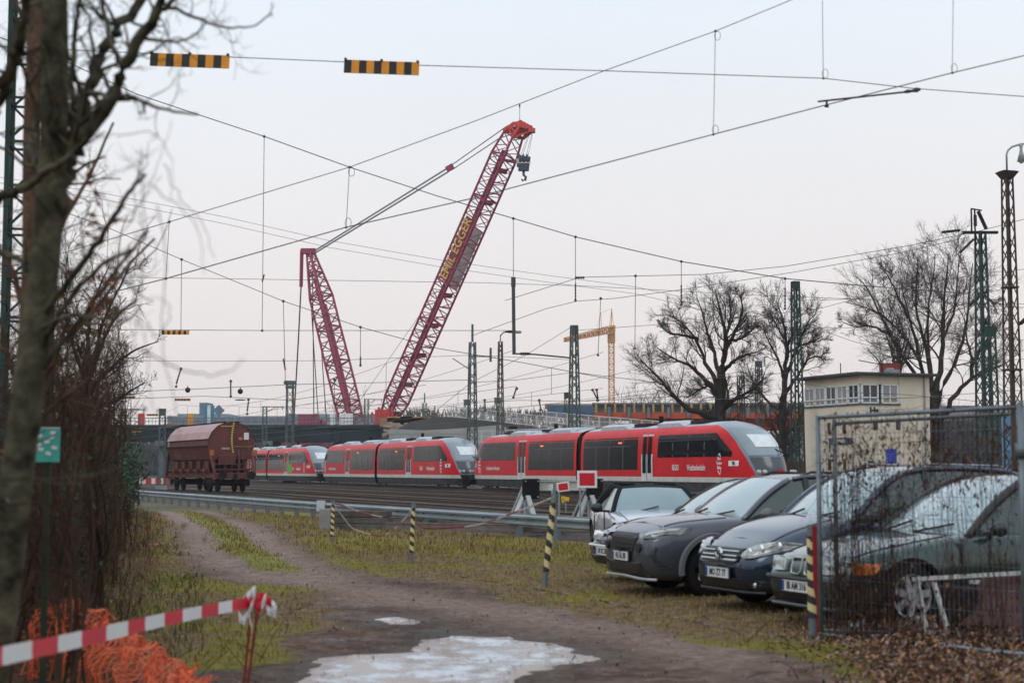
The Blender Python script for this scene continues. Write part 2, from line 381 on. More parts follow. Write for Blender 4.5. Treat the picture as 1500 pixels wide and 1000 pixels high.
# puddles: half frozen water
pm = bpy.data.materials.new('puddle_ice'); pm.use_nodes = True
n = pm.node_tree.nodes; l = pm.node_tree.links.new; b = n['Principled BSDF']; geo = n.new('ShaderNodeNewGeometry')
mp = n.new('ShaderNodeMapping'); mp.inputs['Scale'].default_value = (1.2, .8, 1); l(geo.outputs['Position'], mp.inputs[0])
q = n.new('ShaderNodeTexNoise'); q.inputs['Scale'].default_value = 2.6; q.inputs['Detail'].default_value = 12; q.inputs['Roughness'].default_value = .68; l(mp.outputs[0], q.inputs['Vector'])
ea = n.new('ShaderNodeAttribute'); ea.attribute_name = 'edge'; pf = mth('ADD', mth('SUBTRACT', q.outputs['Fac'], .26), mth('MULTIPLY', ea.outputs['Fac'], .29))
rc = rampn(pf, [(.40, (.06, .048, .04)), (.5, (.22, .21, .21)), (.62, (.52, .55, .58))]); l(rc.outputs[0], b.inputs['Base Color'])
rrn = rampn(pf, [(.42, (.05, .05, .05)), (.6, (.4, .4, .4))]); l(rrn.outputs[0], b.inputs['Roughness'])
bp = n.new('ShaderNodeBump'); bp.inputs['Strength'].default_value = .25; bp.inputs['Distance'].default_value = .02; l(q.outputs['Fac'], bp.inputs['Height']); l(bp.outputs[0], b.inputs['Normal'])
def puddle(P, z, seed):
    # dense sheet clipped to a ragged outline
    x0, x1 = min(p[0] for p in P), max(p[0] for p in P); y0, y1 = min(p[1] for p in P), max(p[1] for p in P)
    X, Y = np.meshgrid(np.arange(x0 - .3, x1 + .3, .03), np.arange(y0 - .3, y1 + .3, .03))
    sd = poly_sd(P, X, Y) + (fbm(X * 3, Y * 2.2, seed, 5) - .5) * .75 + (fbm(X * 14, Y * 9, seed + 3, 3) - .45) * .10 + .42
    k = sd > 0; k4 = k[:-1, :-1] & k[1:, :-1] & k[:-1, 1:] & k[1:, 1:]
    nx = X.shape[1]; idx = np.argwhere(k4); i0 = idx[:, 0] * nx + idx[:, 1]
    f = np.stack([i0, i0 + 1, i0 + nx + 1, i0 + nx], 1); u, inv = np.unique(f, return_inverse=True)
    v = np.stack([X.ravel(), Y.ravel(), np.full(X.size, z)], 1)[u]
    o = npmesh('puddle', v, inv.reshape(f.shape), pm); e = o.data.attributes.new('edge', 'FLOAT', 'POINT'); e.data.foreach_set('value', np.clip((sd.ravel()[u] - .30) / .35, 0, 1).astype(np.float32)); return o
P_Z = -.0115
tag(puddle(PUD, P_Z, 31), kind='structure')
zz = -.009
tag(puddle(PUD2, zz, 35), kind='structure')
def gz(x, y):
    if 5 < y < 62 and -20 < x < 16: return float(gheight(np.array([x]), np.array([y]))[0])
    return 0.0

# ------------------------------------------------------------------ stuff on the ground
def scatter_mask(nn, x0, x1, y0, y1, fn, seed):
    r = np.random.default_rng(seed); X = r.uniform(x0, x1, nn); Y = r.uniform(y0, y1, nn)
    k = fn(X, Y, r.uniform(0, 1, nn)) & (np.abs(X / Y - .0) < .36); return X[k], Y[k], r
def blades(name, X, Y, r, h0, h1, wd, m, lean=.5, zoff=0):
    k = len(X); h = r.uniform(h0, h1, k); a = r.uniform(0, 2 * np.pi, k); Z = gheight(X, Y) + zoff
    ln = r.uniform(0, lean, k) * h; la = r.uniform(0, 2 * np.pi, k); ca_, sa = np.cos(a) * wd, np.sin(a) * wd
    lx, ly = np.cos(la) * ln, np.sin(la) * ln
    v = np.stack([np.stack([X - ca_, Y - sa, Z - .01], 1), np.stack([X + ca_, Y + sa, Z - .01], 1),
                  np.stack([X + ca_ * .7 + lx * .4, Y + sa * .7 + ly * .4, Z + h * .6], 1), np.stack([X - ca_ * .7 + lx * .4, Y - sa * .7 + ly * .4, Z + h * .6], 1),
                  np.stack([X + lx, Y + ly, Z + h], 1)], 1).reshape(-1, 3)
    b0 = np.arange(k)[:, None] * 5
    f = np.concatenate([b0 + np.array([[0, 1, 2]]), b0 + np.array([[0, 2, 3]]), b0 + np.array([[3, 2, 4]])])
    mi = np.tile(r.integers(0, len(m), k), 3)
    return npmesh(name, v, f, m, mi=mi)
gmats = [mat('grass_olive', (.24, .215, .03), .8, var=.3), mat('grass_straw', (.30, .23, .11), .8, var=.3), mat('grass_brown', (.12, .075, .035), .85, var=.3)]
def okgrass(X, Y, u):
    d, m_, lf, wt = masks(X, Y); return (u > d * 1.05) & (wt < .3) & (u > .15)
X, Y, r = scatter_mask(90000, -9, 7, 11, 34, okgrass, 1)
tag(blades('grass', X, Y, r, .015, .06, .005, gmats), 'short mossy winter grass over the parking ground and verge', 'grass', kind='stuff')
X, Y, r = scatter_mask(50000, -17, 6, 30, 60, lambda X, Y, u: okgrass(X, Y, u) & (X * .92 + Y * .39 < 14.5), 2)
tag(blades('verge_grass', X, Y, r, .03, .12, .012, gmats), 'dry straw coloured grass along the crash barrier', 'grass', kind='stuff')
# tall dry stems under the brush, left
smats = [mat('stem_brown', (.07, .04, .024), .9, var=.3), mat('stem_straw', (.24, .17, .09), .9, var=.3), mat('stem_dark', (.045, .03, .022), .9, var=.3), mat('stem_green', (.05, .045, .02), .9, var=.3)]
def leftband(X, Y, u):
    t = X / Y; lim = -.222 + .10 * np.clip((24 - Y) / 12, 0, 1) * 0 - .012 * vnoise(Y * .9, X, 4)
    return (t < np.where(Y > 25, -.224, -.235) - .0 * u) & (t > -.36) & (u < .9)
X, Y, r = scatter_mask(26000, -19, -2, 15, 58, lambda X, Y, u: leftband(X, Y, u) & (fbm(X * 1.1, Y * .7, 77) > .42), 3)
tag(blades('dry_stems', X, Y, r, .08, .5, .006, smats, .9), 'tall brown dead stems along the left verge', 'dry weeds', kind='stuff')
X, Y, r = scatter_mask(9000, -8, -2, 13, 24, lambda X, Y, u: (X / Y < -.19) & (u < .5), 5)
tag(blades('green_weeds', X, Y, r, .03, .13, .008, [smats[3], mat('weed_green', (.07, .11, .03), .8, var=.3), smats[1]], .9), 'low green weeds at the foot of the left brush', 'weeds', kind='stuff')
def leaves(name, X, Y, r, s0, s1, ms, lift=.03):
    k = len(X); Z = gheight(X, Y); s = r.uniform(s0, s1, k); a = r.uniform(0, 6.28, k); el = r.uniform(-.9, .9, k); e2 = r.uniform(-.7, .7, k)
    ux, uy, uz = np.cos(a) * np.cos(el), np.sin(a) * np.cos(el), np.sin(el)
    vx, vy, vz = -np.sin(a) * np.cos(e2), np.cos(a) * np.cos(e2), np.sin(e2)
    C_ = np.stack([X, Y, Z + r.uniform(.005, lift, k) + s * .3], 1); U = np.stack([ux, uy, uz], 1) * s[:, None]; W = np.stack([vx, vy, vz], 1) * s[:, None] * .55
    up = np.array([0, 0, 1.]) * (s * .25)[:, None]
    v = np.stack([C_ - U, C_ + W * .9 + up, C_ + U, C_ - W * .9 + up, C_], 1).reshape(-1, 3); b0 = np.arange(k)[:, None] * 5
    f = np.concatenate([b0 + np.array([[0, 4, 1]]), b0 + np.array([[4, 2, 1]]), b0 + np.array([[0, 3, 4]]), b0 + np.array([[3, 2, 4]])])
    return npmesh(name, v, f, ms, mi=np.tile(r.integers(0, len(ms), k), 4))
lm = [mat('leaf_brown', (.19, .085, .045), .7, var=.4, scale=9), mat('leaf_tan', (.30, .17, .10), .7, var=.3, scale=9), mat('leaf_dark', (.05, .025, .018), .8, var=.3, scale=9), mat('leaf_grey', (.20, .15, .13), .7, var=.3, scale=9)]
X, Y, r = scatter_mask(42000, 1.5, 6.5, 10.5, 17.3, lambda X, Y, u: (u < .62 * np.clip((X - (.135 * Y + .35)) / 1.1, 0, 1) ** 1.3 * (.35 + 1.0 * fbm(X * 2, Y * 2, 15))), 11)
tag(leaves('dead_leaves', X, Y, r, .014, .034, lm, .08), 'curled brown dead leaves drifted below the overgrown fence', 'dead leaves', kind='stuff')
X, Y, r = scatter_mask(16000, -8, 6, 11, 45, lambda X, Y, u: (u < .08 + .6 * masks(X, Y)[2]), 12)
tag(leaves('leaf_litter', X, Y, r, .015, .035, lm, .02), 'scattered small dead leaves and crumbs on the ground', 'leaf litter', kind='stuff')
X, Y, r = scatter_mask(9000, -5, 5, 11, 30, lambda X, Y, u: (u < .9 * masks(X, Y)[0]), 13)
tag(leaves('pebbles', X, Y, r, .005, .016, [mat('pebble', (.25, .22, .2), .9, var=.4), mat('clod', (.07, .05, .04), .95, var=.4), lm[3]], .008), 'loose pebbles and clods on the dirt road', 'pebbles', kind='stuff')
# ------------------------------------------------------------------ railway tracks
def track(name, pts, label, nsleep=0, zr=.2):
    t = thing(name, label, 'railway track', (0, 0, 0), 0, 'tracks of the rail yard')
    pts = [V(p) for p in pts]; offs = []
    for sgn in (-1, 1):
        ln = []
        for i, p in enumerate(pts):
            d = (pts[min(i + 1, len(pts) - 1)] - pts[max(i - 1, 0)]).normalized(); ln.append(p + V((d.y, -d.x, 0)) * .7525 * sgn)
        m = MB()
        rows = []
        for i, p in enumerate(ln):
            d = (ln[min(i + 1, len(ln) - 1)] - ln[max(i - 1, 0)]).normalized(); x = V((d.y, -d.x, 0))
            rows.append([p + x * a + V((0, 0, zr + z)) for a, z in ((-.07, -.17), (-.07, -.155), (-.012, -.13), (-.012, -.04), (-.036, -.03), (-.036, 0), (.036, 0), (.036, -.03), (.012, -.04), (.012, -.13), (.07, -.155), (.07, -.17))])
        m.loft(rows); m.build('rail', M_['steel'], t)
        m = MB(); m.grid([[p + V((d.y, -d.x, 0)) * a + V((0, 0, zr + .002)) for a in (-.026, .026)] for p in ln]); m.build('running_surface', M_['steeltop'], kids(t)[-1] if False else t)
    s = MB()
    L_ = 0; acc = .6
    slp = []
    for a, b in zip(pts, pts[1:]):
        seg = (b - a).length; d = (b - a) / seg; k = acc
        while k < seg and len(slp) < 100: slp.append((a + d * k, math.atan2(d.y, d.x))); k += .63
        acc = k - seg
    sm = mat('sleeper', (.10, .075, .06), .95, 0, .35, 3, bump=.3)
    s.box((0, 0, 0), (.26, 2.5, .14)); so = s.build('sleeper', sm, t)
    for i, (p, a) in enumerate(slp[:nsleep]):
        o = so if i == 0 else so.copy()
        if i: COL.objects.link(o)
        o.parent = t; o.location = p + V((0, 0, .05)); o.rotation_euler = (0, 0, a)
    if nsleep == 0: bpy.data.objects.remove(so)
    return t
track('railway_track', [TR(15.7, s) for s in (36, 45, 60, 90, 130, 180, 260)], 'rusty siding ending at the buffer stop, nearest the crash barrier', 60)
wh = R(25.4); WD = V((-math.sin(wh), math.cos(wh), 0)); WP = V((-17.35, 100.6, 0))
track('railway_track', [TR(19.6, 15), TR(19.6, 40), TR(19.45, 60), TR(19.25, 80), WP - WD * 6, WP + WD * 0, WP + WD * 15, WP + WD * 40, WP + WD * 90], 'siding carrying the brown hopper wagon', 60)
for i, (p, lb) in enumerate(((23.9, 'empty track just behind the buffer stop, the wagon beyond its left end'), (28.6, 'middle empty track between buffer stop and red trains'), (33.4, 'empty track directly in front of the red trains'))):
    track('railway_track', [TR(p, s) for s in (5, 60, 120, 200, 400)], lb, 60)
track('railway_track', [TR(38.5, s) for s in (5, 60, 120, 200, 400)], 'track carrying the coupled red railcars', 0)
for p, lb in ((43.2, 'track directly behind the red trains'),):
    track('railway_track', [TR(p, s) for s in (5, 60, 120, 200, 400)], lb, 0)

# ------------------------------------------------------------------ red diesel railcars
X0 = 16.3; HL = 20.85
def interp(x, tab):
    for (a, b), (c, d) in zip(tab, tab[1:]):
        if x <= c: return b + (d - b) * max(0, (x - a)) / (c - a)
    return tab[-1][1]
def ysec(z): return interp(z, [(.3, 1.30), (.9, 1.40), (2.3, 1.40), (3.1, 1.33), (3.35, 1.25), (3.55, 1.08), (3.68, .85), (3.76, .55), (3.82, .2), (3.84, .01)])
def xnose(z): return interp(z, [(.3, 20.1), (.7, 20.6), (1.1, 20.85), (1.5, 20.82), (2.0, 20.55), (2.4, 20.2), (2.8, 19.7), (3.1, 19.2), (3.35, 18.65), (3.55, 18.0), (3.7, 17.3), (3.8, 16.8), (3.84, 16.5)])
def xedge(z): return interp(z, [(.3, 20.0), (.8, 20.15), (1.1, 20.05), (2.0, 19.35), (2.8, 18.5), (3.2, 17.9), (3.45, 17.3), (3.6, 16.6), (3.7, X0), (3.9, X0)])
def yat(x, z):
    if x <= X0: return ysec(z)
    u = min(1, (x - X0) / (xnose(z) - X0)); return ysec(z) * max(0, 1 - u ** 2.6) ** .62
def sidepatch(m, zs, xa, xb, nx, off, mir, side=-1):
    rows = []
    for z in zs:
        a = xa(z) if callable(xa) else xa; b_ = xb(z) if callable(xb) else xb
        rows.append([(mir * (a + (b_ - a) * i / nx), side * (yat(a + (b_ - a) * i / nx, z) + off), z) for i in range(nx + 1)])
    m.grid(rows)
def nosepatch(m, zs, u0, off, mir, n=10):
    # from edge on one side round the nose to the other
    rows = []
    for z in zs:
        xe, xn = xedge(z), xnose(z); xe = min(xe, xn - .02)
        pts = []
        for i in range(-n, n + 1):
            s = abs(i) / n; s = s * (1 - u0)
            x = xe + (xn - xe) * (1 - s ** 2.0 if s < 1 else 0)
            y = yat(x, z) * (-1 if i < 0 else 1) if i else 0
            if i == 0: x = xn
            pts.append((mir * (x + off), y * (1 + off * .3) + (math.copysign(off, y) if i else 0), z))
        rows.append(pts)
    m.grid(rows)
ZS = [.32, .5, .8]; ZW = [.8, .93, 1.05]; ZR = [1.05, 1.5, 2.0, 2.4, 2.8, 3.1, 3.3, 3.45, 3.55, 3.64]; ZT = [3.64, 3.7, 3.75, 3.79, 3.82, 3.84]
txtw = mat('lettering_white', (.75, .72, .72), .5)
disp = mat('display_glow', (1, .16, .03), .5, emit=1.6)
seatm = mat('interior_blind', (.62, .66, .67), .6)
def bogie(parent, x):
    m = MB()
    m.box((x, 0, .62), (2.6, 2.2, .22)); m.box((x, -1.0, .45), (2.9, .16, .25)); m.box((x, 1.0, .45), (2.9, .16, .25))
    for dx in (-.55, .55): m.tube([(x + dx, -1.05, .62), (x + dx, -1.05, .25)], .13, 8)
    b_ = m.build('bogie', M_['dark'], parent)
    for dx in (-.95, .95):
        w_ = MB()
        for sy in (-.78, .78): w_.disc((x + dx, sy, .6), .39, (0, 1, 0), .12, 18)
        w_.tube([(x + dx, -.8, .6), (x + dx, .8, .6)], .08, 8)
        for sy in (-1.04, 1.04): w_.box((x + dx, sy, .6), (.34, .16, .32))
        w_.build('wheelset', M_['black'], b_, smooth=False)
def half(root, mir, last):
    allz = [.32, .8]
    for side in (-1, 1):
        m = MB(); sidepatch(m, ZR, .35, xedge, 26, 0, mir, side); m.build('side_wall', M_['red'], root, smooth=True)
        m = MB(); sidepatch(m, ZW, .35, xedge, 20, .004, mir, side); m.build('white_band', M_['trainwhite'], root, smooth=True)
        m = MB(); sidepatch(m, ZS, .35, lambda z: 19.9, 20, -.03, mir, side); m.build('skirt', M_['skirt'], root, smooth=True)
    m = MB()
    for side in (-1, 1): sidepatch(m, ZT, .35, X0 + .1, 12, 0, mir, side)
    m.build('roof', M_['roofgrey'], root, smooth=True)
    m = MB(); nosepatch(m, [1.05, 1.3, 1.6, 2.0, 2.4, 2.8, 3.1, 3.25, 3.4, 3.5, 3.6, 3.66, 3.7, 3.75, 3.79, 3.82, 3.84], 0, 0, mir); m.build('nose', M_['noseg'], root, smooth=True)
    m = MB(); nosepatch(m, [.35, .6, .85, 1.05], 0, -.05, mir); m.build('front_skirt', M_['dark'], root, smooth=True)
    wm = MB(); nosepatch(wm, [2.1, 2.3, 2.6, 2.9, 3.1, 3.22, 3.3], .10, .022, mir); ws = wm.build('windscreen', mat('windscreen', (.20, .25, .28), .07, 0, .2, .6, spec=.8), root, smooth=True)
    wm = MB(); nosepatch(wm, [2.5, 2.7, 2.9, 3.12], .42, .035, mir); wm.build('sun_blind', seatm, ws, smooth=True)
    wm = MB(); nosepatch(wm, [1.18, 1.4, 1.7, 2.02], .09, .02, mir); wm.build('display_panel', mat('display_panel', (.06, .075, .085), .18, 0, .1, 1), root, smooth=True)
    wm = MB()
    wm.bar((mir * (xnose(2.15) + .06), .25, 2.15), (mir * (xnose(2.9) + .07), .55, 2.95), .035); wm.bar((mir * (xnose(2.1) + .06), .55, 2.12), (mir * (xnose(2.5) + .1), .1, 2.4), .05)
    wm.build('wiper', M_['black'], root)
    for sy in (-.95, -.72, .72, .95):
        hm = MB(); x = xnose(1.32) - .02 - .34 * (abs(sy) / 1.0) ** 2.5; hm.disc((mir * (x), sy, 1.34), .085, (1, 0, 0), .14, 14); hm.build('headlight', M_['lamp'], root)
    lm_ = MB(); lm_.box((mir * (xnose(1.35) + .02), 0, 1.34), (.05, .34, .2)); lm_.build('logo_plate', M_['red'], root)
    cp = MB(); cp.box((mir * 20.7, 0, .85), (.5, .5, .28)); cp.tube([(mir * 20.4, 0, .9), (mir * 21.15, 0, .9)], .12, 8); cp.box((mir * 21.15, 0, .9), (.15, .4, .35)); cp.build('coupler', M_['dark'], root)
    for side in (-1, 1):
        # windows: low bay, door, front bay
        def win(xa, xb, z0, z1, top=None, bay=1.75):
            m = MB(); zs = [z0 + (z1 - z0) * i / 6 for i in range(7)]
            sidepatch(m, zs, xa, (lambda z: top(z)) if top else xb, 14, .012, mir, side); o = m.build('window_band', M_['glass'], root, smooth=True)
            d = MB(); x = xa + bay
            while x < xb - .4:
                sidepatch(d, [z0 + .02, (z0 + z1) / 2, z1 - .02], x - .05, x + .05, 1, .019, mir, side); x += bay
            sidepatch(d, [z0 + (z1 - z0) * .72, z0 + (z1 - z0) * .74], xa + .05, xb - 1.0, 6, .019, mir, side)
            d.build('window_divider', mat('divider', (.055, .06, .065), .4), o)
            return o
        lo = win(.75, 8.1, 1.42, 3.18, bay=1.83)
        win(10.6, 18.0, 2.06, 3.22, top=lambda z: 19.0 - .2 - (z - 2.06) * 1.55 if z > 2.3 else 18.45 - (2.3 - z) * .3)
        m = MB(); sidepatch(m, [2.86, 2.93], 5.6, 6.1, 1, .03, mir, side); m.build('route_display', disp, lo)
        m = MB(); sidepatch(m, [.82, 2, 3.3], 8.62, 10.0, 2, .02, mir, side); dr = m.build('door', mat('door_frame', (.6, .6, .58), .5), root)
        for xa in (8.78, 9.42):
            m = MB(); sidepatch(m, [1.25, 2, 2.7, 3.17], xa, xa + .42, 1, .032, mir, side); m.build('door_window', M_['glass'], dr)
        m = MB(); sidepatch(m, [.82, 2, 3.3], 9.29, 9.33, 1, .034, mir, side); m.build('door_seam', M_['black'], dr)
        # lettering
        fx = 1 if side == -1 else -1
        def put(nm, tx, x, z, size, xs=1, mt=txtw):
            Mx = face_matrix((mir * x, side * (yat(x, z) + .018), z), (0, side, 0))
            text_mesh(nm, tx, size, mt, Mx, root, xs=xs, extrude=.002, bold=.006)
        if mir > 0:
            put('lettering', 'REGIO', 12.7, 1.52, .42, .62); put('lettering', 'Westfrankenbahn', 15.0, 1.52, .42, .66)
        else:
            put('lettering', 'Die Eisenbahn im Kulturgrund', 14.6, 1.52, .34, .62)
        put('emblem', 'Main\nTauber\nBahn', 17.4, 1.74, .22, .9)
        m = MB()
        m.M = Matrix.Translation((mir * 17.35, side * (yat(17.35, 1.7) + .02), 1.72))
        m.bar((-.1, 0, -.35), (.15, 0, -.55), .03); m.bar((.15, 0, -.55), (.25, 0, -.2), .03); m.bar((0, 0, .38), (.1, 0, .5), .03); m.bar((.1, 0, .5), (.2, 0, .34), .03)
        m.build('emblem_lines', txtw, root)
        m = MB(); sidepatch(m, [1.6, 1.86], 18.2, 18.95, 2, .016, mir, side); pl = m.build('logo_plate', txtw, root)
        Mx = face_matrix((mir * 18.55, side * (yat(18.55, 1.73) + .03), 1.73), (0, side, 0)); text_mesh('logo', 'DB', .24, mat('navy', (.03, .04, .08)), Mx, pl, extrude=.002, bold=.008)
    # roof boxes
    for xa, ln in ((2.2, 4.8), (9.6, 4.2)):
        m = MB(); prof = [(-ln / 2, 0), (-ln / 2 + .15, .18), (ln / 2 - 1.5, .18), (ln / 2 - .9, .02), (ln / 2 - .9, 0)]
        xc = xa + ln / 2
        m.loft([[(mir * (xc + a), -.95 + .0, 3.62 + .0 + zz_ * 1.2) for a, zz_ in prof], [(mir * (xc + a), -.55, 3.80 + zz_) for a, zz_ in prof], [(mir * (xc + a), .55, 3.80 + zz_) for a, zz_ in prof], [(mir * (xc + a), .95, 3.62 + zz_ * 1.2) for a, zz_ in prof]])
        o = m.build('roof_unit', mat('roof_unit', (.42, .46, .49), .5), root)
        m = MB()
        for k in range(3): m.box((mir * (xc - ln * .2 + k * .5), 0, 4.0), (.3, .9, .03))
        m.build('roof_grille', M_['dark'], o)
        m = MB(); m.box((mir * (xc + ln / 2 - .1), 0, 3.87), (1.5, 1.3, .14)); m.build('cooling_duct', M_['dark'], root)
    m = MB(); m.tube([(mir * 7.6, .3, 3.8), (mir * 7.6, .3, 4.35)], .13, 8); m.build('exhaust', M_['black'], root)
    bogie(root, mir * 16.4)
    m = MB()
    for xa, ln in ((3.4, 2.2), (6.5, 2.6), (12.0, 3.0)): m.box((mir * xa, 0, .55), (ln, 2.3, .5))
    m.box((mir * 9, 0, .9), (17, 2.4, .12))
    m.build('underfloor_gear', M_['dark'], root)
def railcar(loc, label):
    t = thing('railcar', label, 'train', loc, math.atan2(DV.y * -1, -DV.x), 'coupled red regional railcars')
    half(t, 1, 0); half(t, -1, 0)
    m = MB(); pr = [(-1.25, .9), (-1.25, 3.3), (-.8, 3.6), (.8, 3.6), (1.25, 3.3), (1.25, .9)]
    for k in range(8): m.loft([[(-.36 + k * .09 + dx, y * s_, z) for y, z in pr] for dx, s_ in ((0, 1), (.045, .96), (.09, 1))], cap=False)
    m.build('gangway_bellows', M_['black'], t)
    bogie(t, 0)
    return t
RZ = .17
r1 = railcar(TR(38.5, 86.9, RZ), 'nearest red railcar, whole cab front in view beside the parked cars')
r2 = copy_tree(r1, label='middle red railcar of the coupled row, its cab tucked behind the nearest unit'); r2.location = TR(38.5, 130.2, RZ)
r3 = copy_tree(r1, label='farthest red railcar, half hidden behind the brown wagon, green sticker by its door'); r3.location = TR(38.5, 173.5, RZ)
m = MB(); gm_ = mat('green_sticker', (.12, .42, .03), .5, 0, .3, 3)
m.span((7.6, -1.425, 1.2), (8.5, -1.418, 2.9)); m.span((6.9, -1.435, 1.15), (8.6, -1.43, 1.9)); m.k = 0
st_ = MB(); st_.M = Matrix.Identity(4); st_.span((10.3, -1.428, 1.25), (10.75, -1.42, 2.9)); st_.span((10.3, -1.432, 1.15), (12.2, -1.424, 2.0)); o = st_.build('sticker', gm_, r3); tag(o, 'green sticker behind the door')

# ------------------------------------------------------------------ hopper wagon
WM = mat('wagon_brown', (.15, .032, .024), .6, 0, .3, .9, bump=.1, col2=(.07, .02, .017)); WM2 = mat('wagon_dark', (.03, .014, .012), .8, 0, .4, 2, bump=.2)
wr = mat('wagon_roof', (.30, .15, .14), .38, 0, .2, .8)
def wagon():
    t = thing('hopper_wagon', 'rusty brown round-roofed hopper wagon standing alone on the siding', 'freight wagon', WP + V((0, 0, .2)), math.atan2(-WD.y, -WD.x))
    # local +x faces the camera end, body spans x 0..-12.5
    Lw = 12.2
    arc = [(-1.45, 2.75), (-1.42, 3.15), (-1.2, 3.6), (-.85, 3.95), (-.4, 4.15), (0, 4.2), (.4, 4.15), (.85, 3.95), (1.2, 3.6), (1.42, 3.15), (1.45, 2.75)]
    arc = [(y * 1.0, z) for y, z in arc]
    m = MB(); m.loft([[(x, y, z) for y, z in [(-1.15, 1.95)] + arc + [(1.15, 1.95)]] for x in (-.9, -Lw + .9)])
    body = m.build('hopper_body', WM, t)
    m = MB()
    for rr0, rr1 in (((1, 5)), ((5, 9))):
        m.grid([[(x, arc[i][0] * 1.015, arc[i][1] + .015 * (1 if 2 < i < 8 else 0)) for i in range(rr0, rr1 + 1)] for x in (-.84, -Lw + .84)])
    m.build('roof', wr, t)
    m = MB()
    for y, z in ((-.42, 4.19), (.42, 4.19)): m.bar((-.8, y, z), (-Lw + .8, y, z), .1, .07)
    m.bar((-.8, -1.44, 3.14), (-Lw + .8, -1.44, 3.14), .06, .06)
    m.bar((-.8, -1.47, 2.74), (-Lw + .8, -1.47, 2.74), .08, .08); m.bar((-.8, 1.47, 2.74), (-Lw + .8, 1.47, 2.74), .08, .08)
    m.build('roof_rib', WM2, body)
    m = MB()
    m.loft([[(-1.3, -1.14, 1.94), (-1.3, 1.14, 1.94), (-1.9, .8, 1.25), (-1.9, -.8, 1.25)], [(-Lw + 1.3, -1.14, 1.94), (-Lw + 1.3, 1.14, 1.94), (-Lw + 1.9, .8, 1.25), (-Lw + 1.9, -.8, 1.25)]])
    m.build('chute', WM2, t)
    for k in range(5):
        m = MB(); x = -2.2 - k * 1.9
        for sy in (-1, 1):
            m.box((x, sy * 1.15, 1.5), (.95, .12, .7)); m.box((x + .2, sy * 1.25, 1.25), (.3, .25, .3)); m.bar((x - .5, sy * 1.3, 1.0), (x - .2, sy * 1.2, 1.8), .08)
            m.tube([(x - .55, sy * 1.34, 1.3), (x + .55, sy * 1.34, 1.3)], .05, 6)
        m.build('discharge_gate', WM, t)
    # frame
    m = MB()
    for sy in (-1.1, 1.1): m.box((-Lw / 2, sy, .98), (Lw, .16, .26))
    m.box((0, 0, .98), (.14, 2.6, .36)); m.box((-Lw, 0, .98), (.14, 2.6, .36)); m.box((-Lw / 2, 0, 1.02), (Lw, .5, .2))
    m.build('underframe', WM, t)
    for xe, sg in ((0, 1), (-Lw, -1)):
        for sy in (-.87, .87):
            m = MB(); m.tube([(xe, sy, 1.0), (xe + sg * .42, sy, 1.0)], .1, 10); m.disc((xe + sg * .48, sy, 1.0), .24, (1, 0, 0), .1, 18); m.build('buffer', M_['black'], t)
        m = MB(); m.box((xe + sg * .12, 0, .95), (.25, .14, .3)); m.tube([(xe + sg * .2, 0, .9), (xe + sg * .3, 0, .55)], .04, 6); m.build('coupling_hook', M_['black'], t)
        m = MB()
        for y in (-1.25, -.55, -.2, .2, .6, 1.25): m.tube([(xe + sg * .05, y, 1.15), (xe + sg * .05, y, 2.15)], .028, 6)
        m.tube([(xe + sg * .05, -1.25, 2.15), (xe + sg * .05, 1.25, 2.15)], .028, 6); m.tube([(xe + sg * .05, -1.25, 1.65), (xe + sg * .05, 1.25, 1.65)], .022, 6)
        m.build('end_railing', WM, t)
        m = MB()
        for y in (-1.2, 1.2): m.bar((xe - sg * .1, y, 1.1), (xe - sg * 1.2, y * 1.1, 2.85), .14, .12)
        for y in (-.45, .45): m.bar((xe - sg * .5, y, 1.1), (xe - sg * .95, y, 2.5), .12, .12)
        m.box((xe - sg * .5, -.35, 2.0), (.25, 1.0, .75)); m.box((xe - sg * .45, 0, 1.35), (.6, 2.2, .1))
        m.build('end_frame', WM, t)
        m = MB()
        for y in (.62, 1.0): m.tube([(xe - sg * .3, y, 1.1), (xe - sg * .75, y, 3.1)], .02, 6)
        for k in range(7): m.tube([(xe - sg * (.3 + k * .065), .62, 1.2 + k * .28), (xe - sg * (.3 + k * .065), 1.0, 1.2 + k * .28)], .016, 6)
        m.build('ladder', WM, t)
        m = MB(); m.box((xe - sg * .1, .1, .95), (.1, .1, .1))
        for xb in (1.9,):
            bm_ = MB(); xx = xe - sg * xb
            for sy in (-1.0, 1.0): bm_.box((xx, sy, .62), (2.7, .14, .26))
            bm_.box((xx, 0, .6), (.5, 2.0, .3)); bo = bm_.build('bogie', WM2, t)
            for dx in (-.9, .9):
                w_ = MB()
                for sy in (-.76, .76): w_.disc((xx + dx, sy, .46), .46, (0, 1, 0), .13, 20)
                w_.tube([(xx + dx, -.76, .46), (xx + dx, .76, .46)], .08, 8); w_.box((xx + dx, -1.1, .5), (.3, .14, .3)); w_.box((xx + dx, 1.1, .5), (.3, .14, .3))
                w_.build('wheelset', M_['black'], bo)
    # hazard chain lights and placards on the end wall
    ym = mat('warning_yellow', (.8, .55, .12), .5)
    m = MB()
    for k in range(15): m.box((-.8, .12 - .12 * math.sin(k * .22), 4.1 - k * .13), (.08, .1, .065))
    for k in range(6): m.box((-.84, -.6 + k * .12, 3.93), (.06, .06, .06))
    m.build('warning_strip', ym, t)
    m = MB()
    for k in range(14): m.box((-.85, .2 + k * .09, 2.72 + .0), (.06, .045, .08))
    m.build('hazard_edge', mat('dull_yellow', (.36, .2, .05), .6), t)
    m = MB(); m.box((-.86, .92, 3.35), (.03, .3, .42)); m.build('placard', M_['white'], t)
    m = MB(); m.box((-.86, .55, 3.2), (.03, .22, .16)); m.build('warning_placard', mat('plac', (.6, .2, .08)), t)
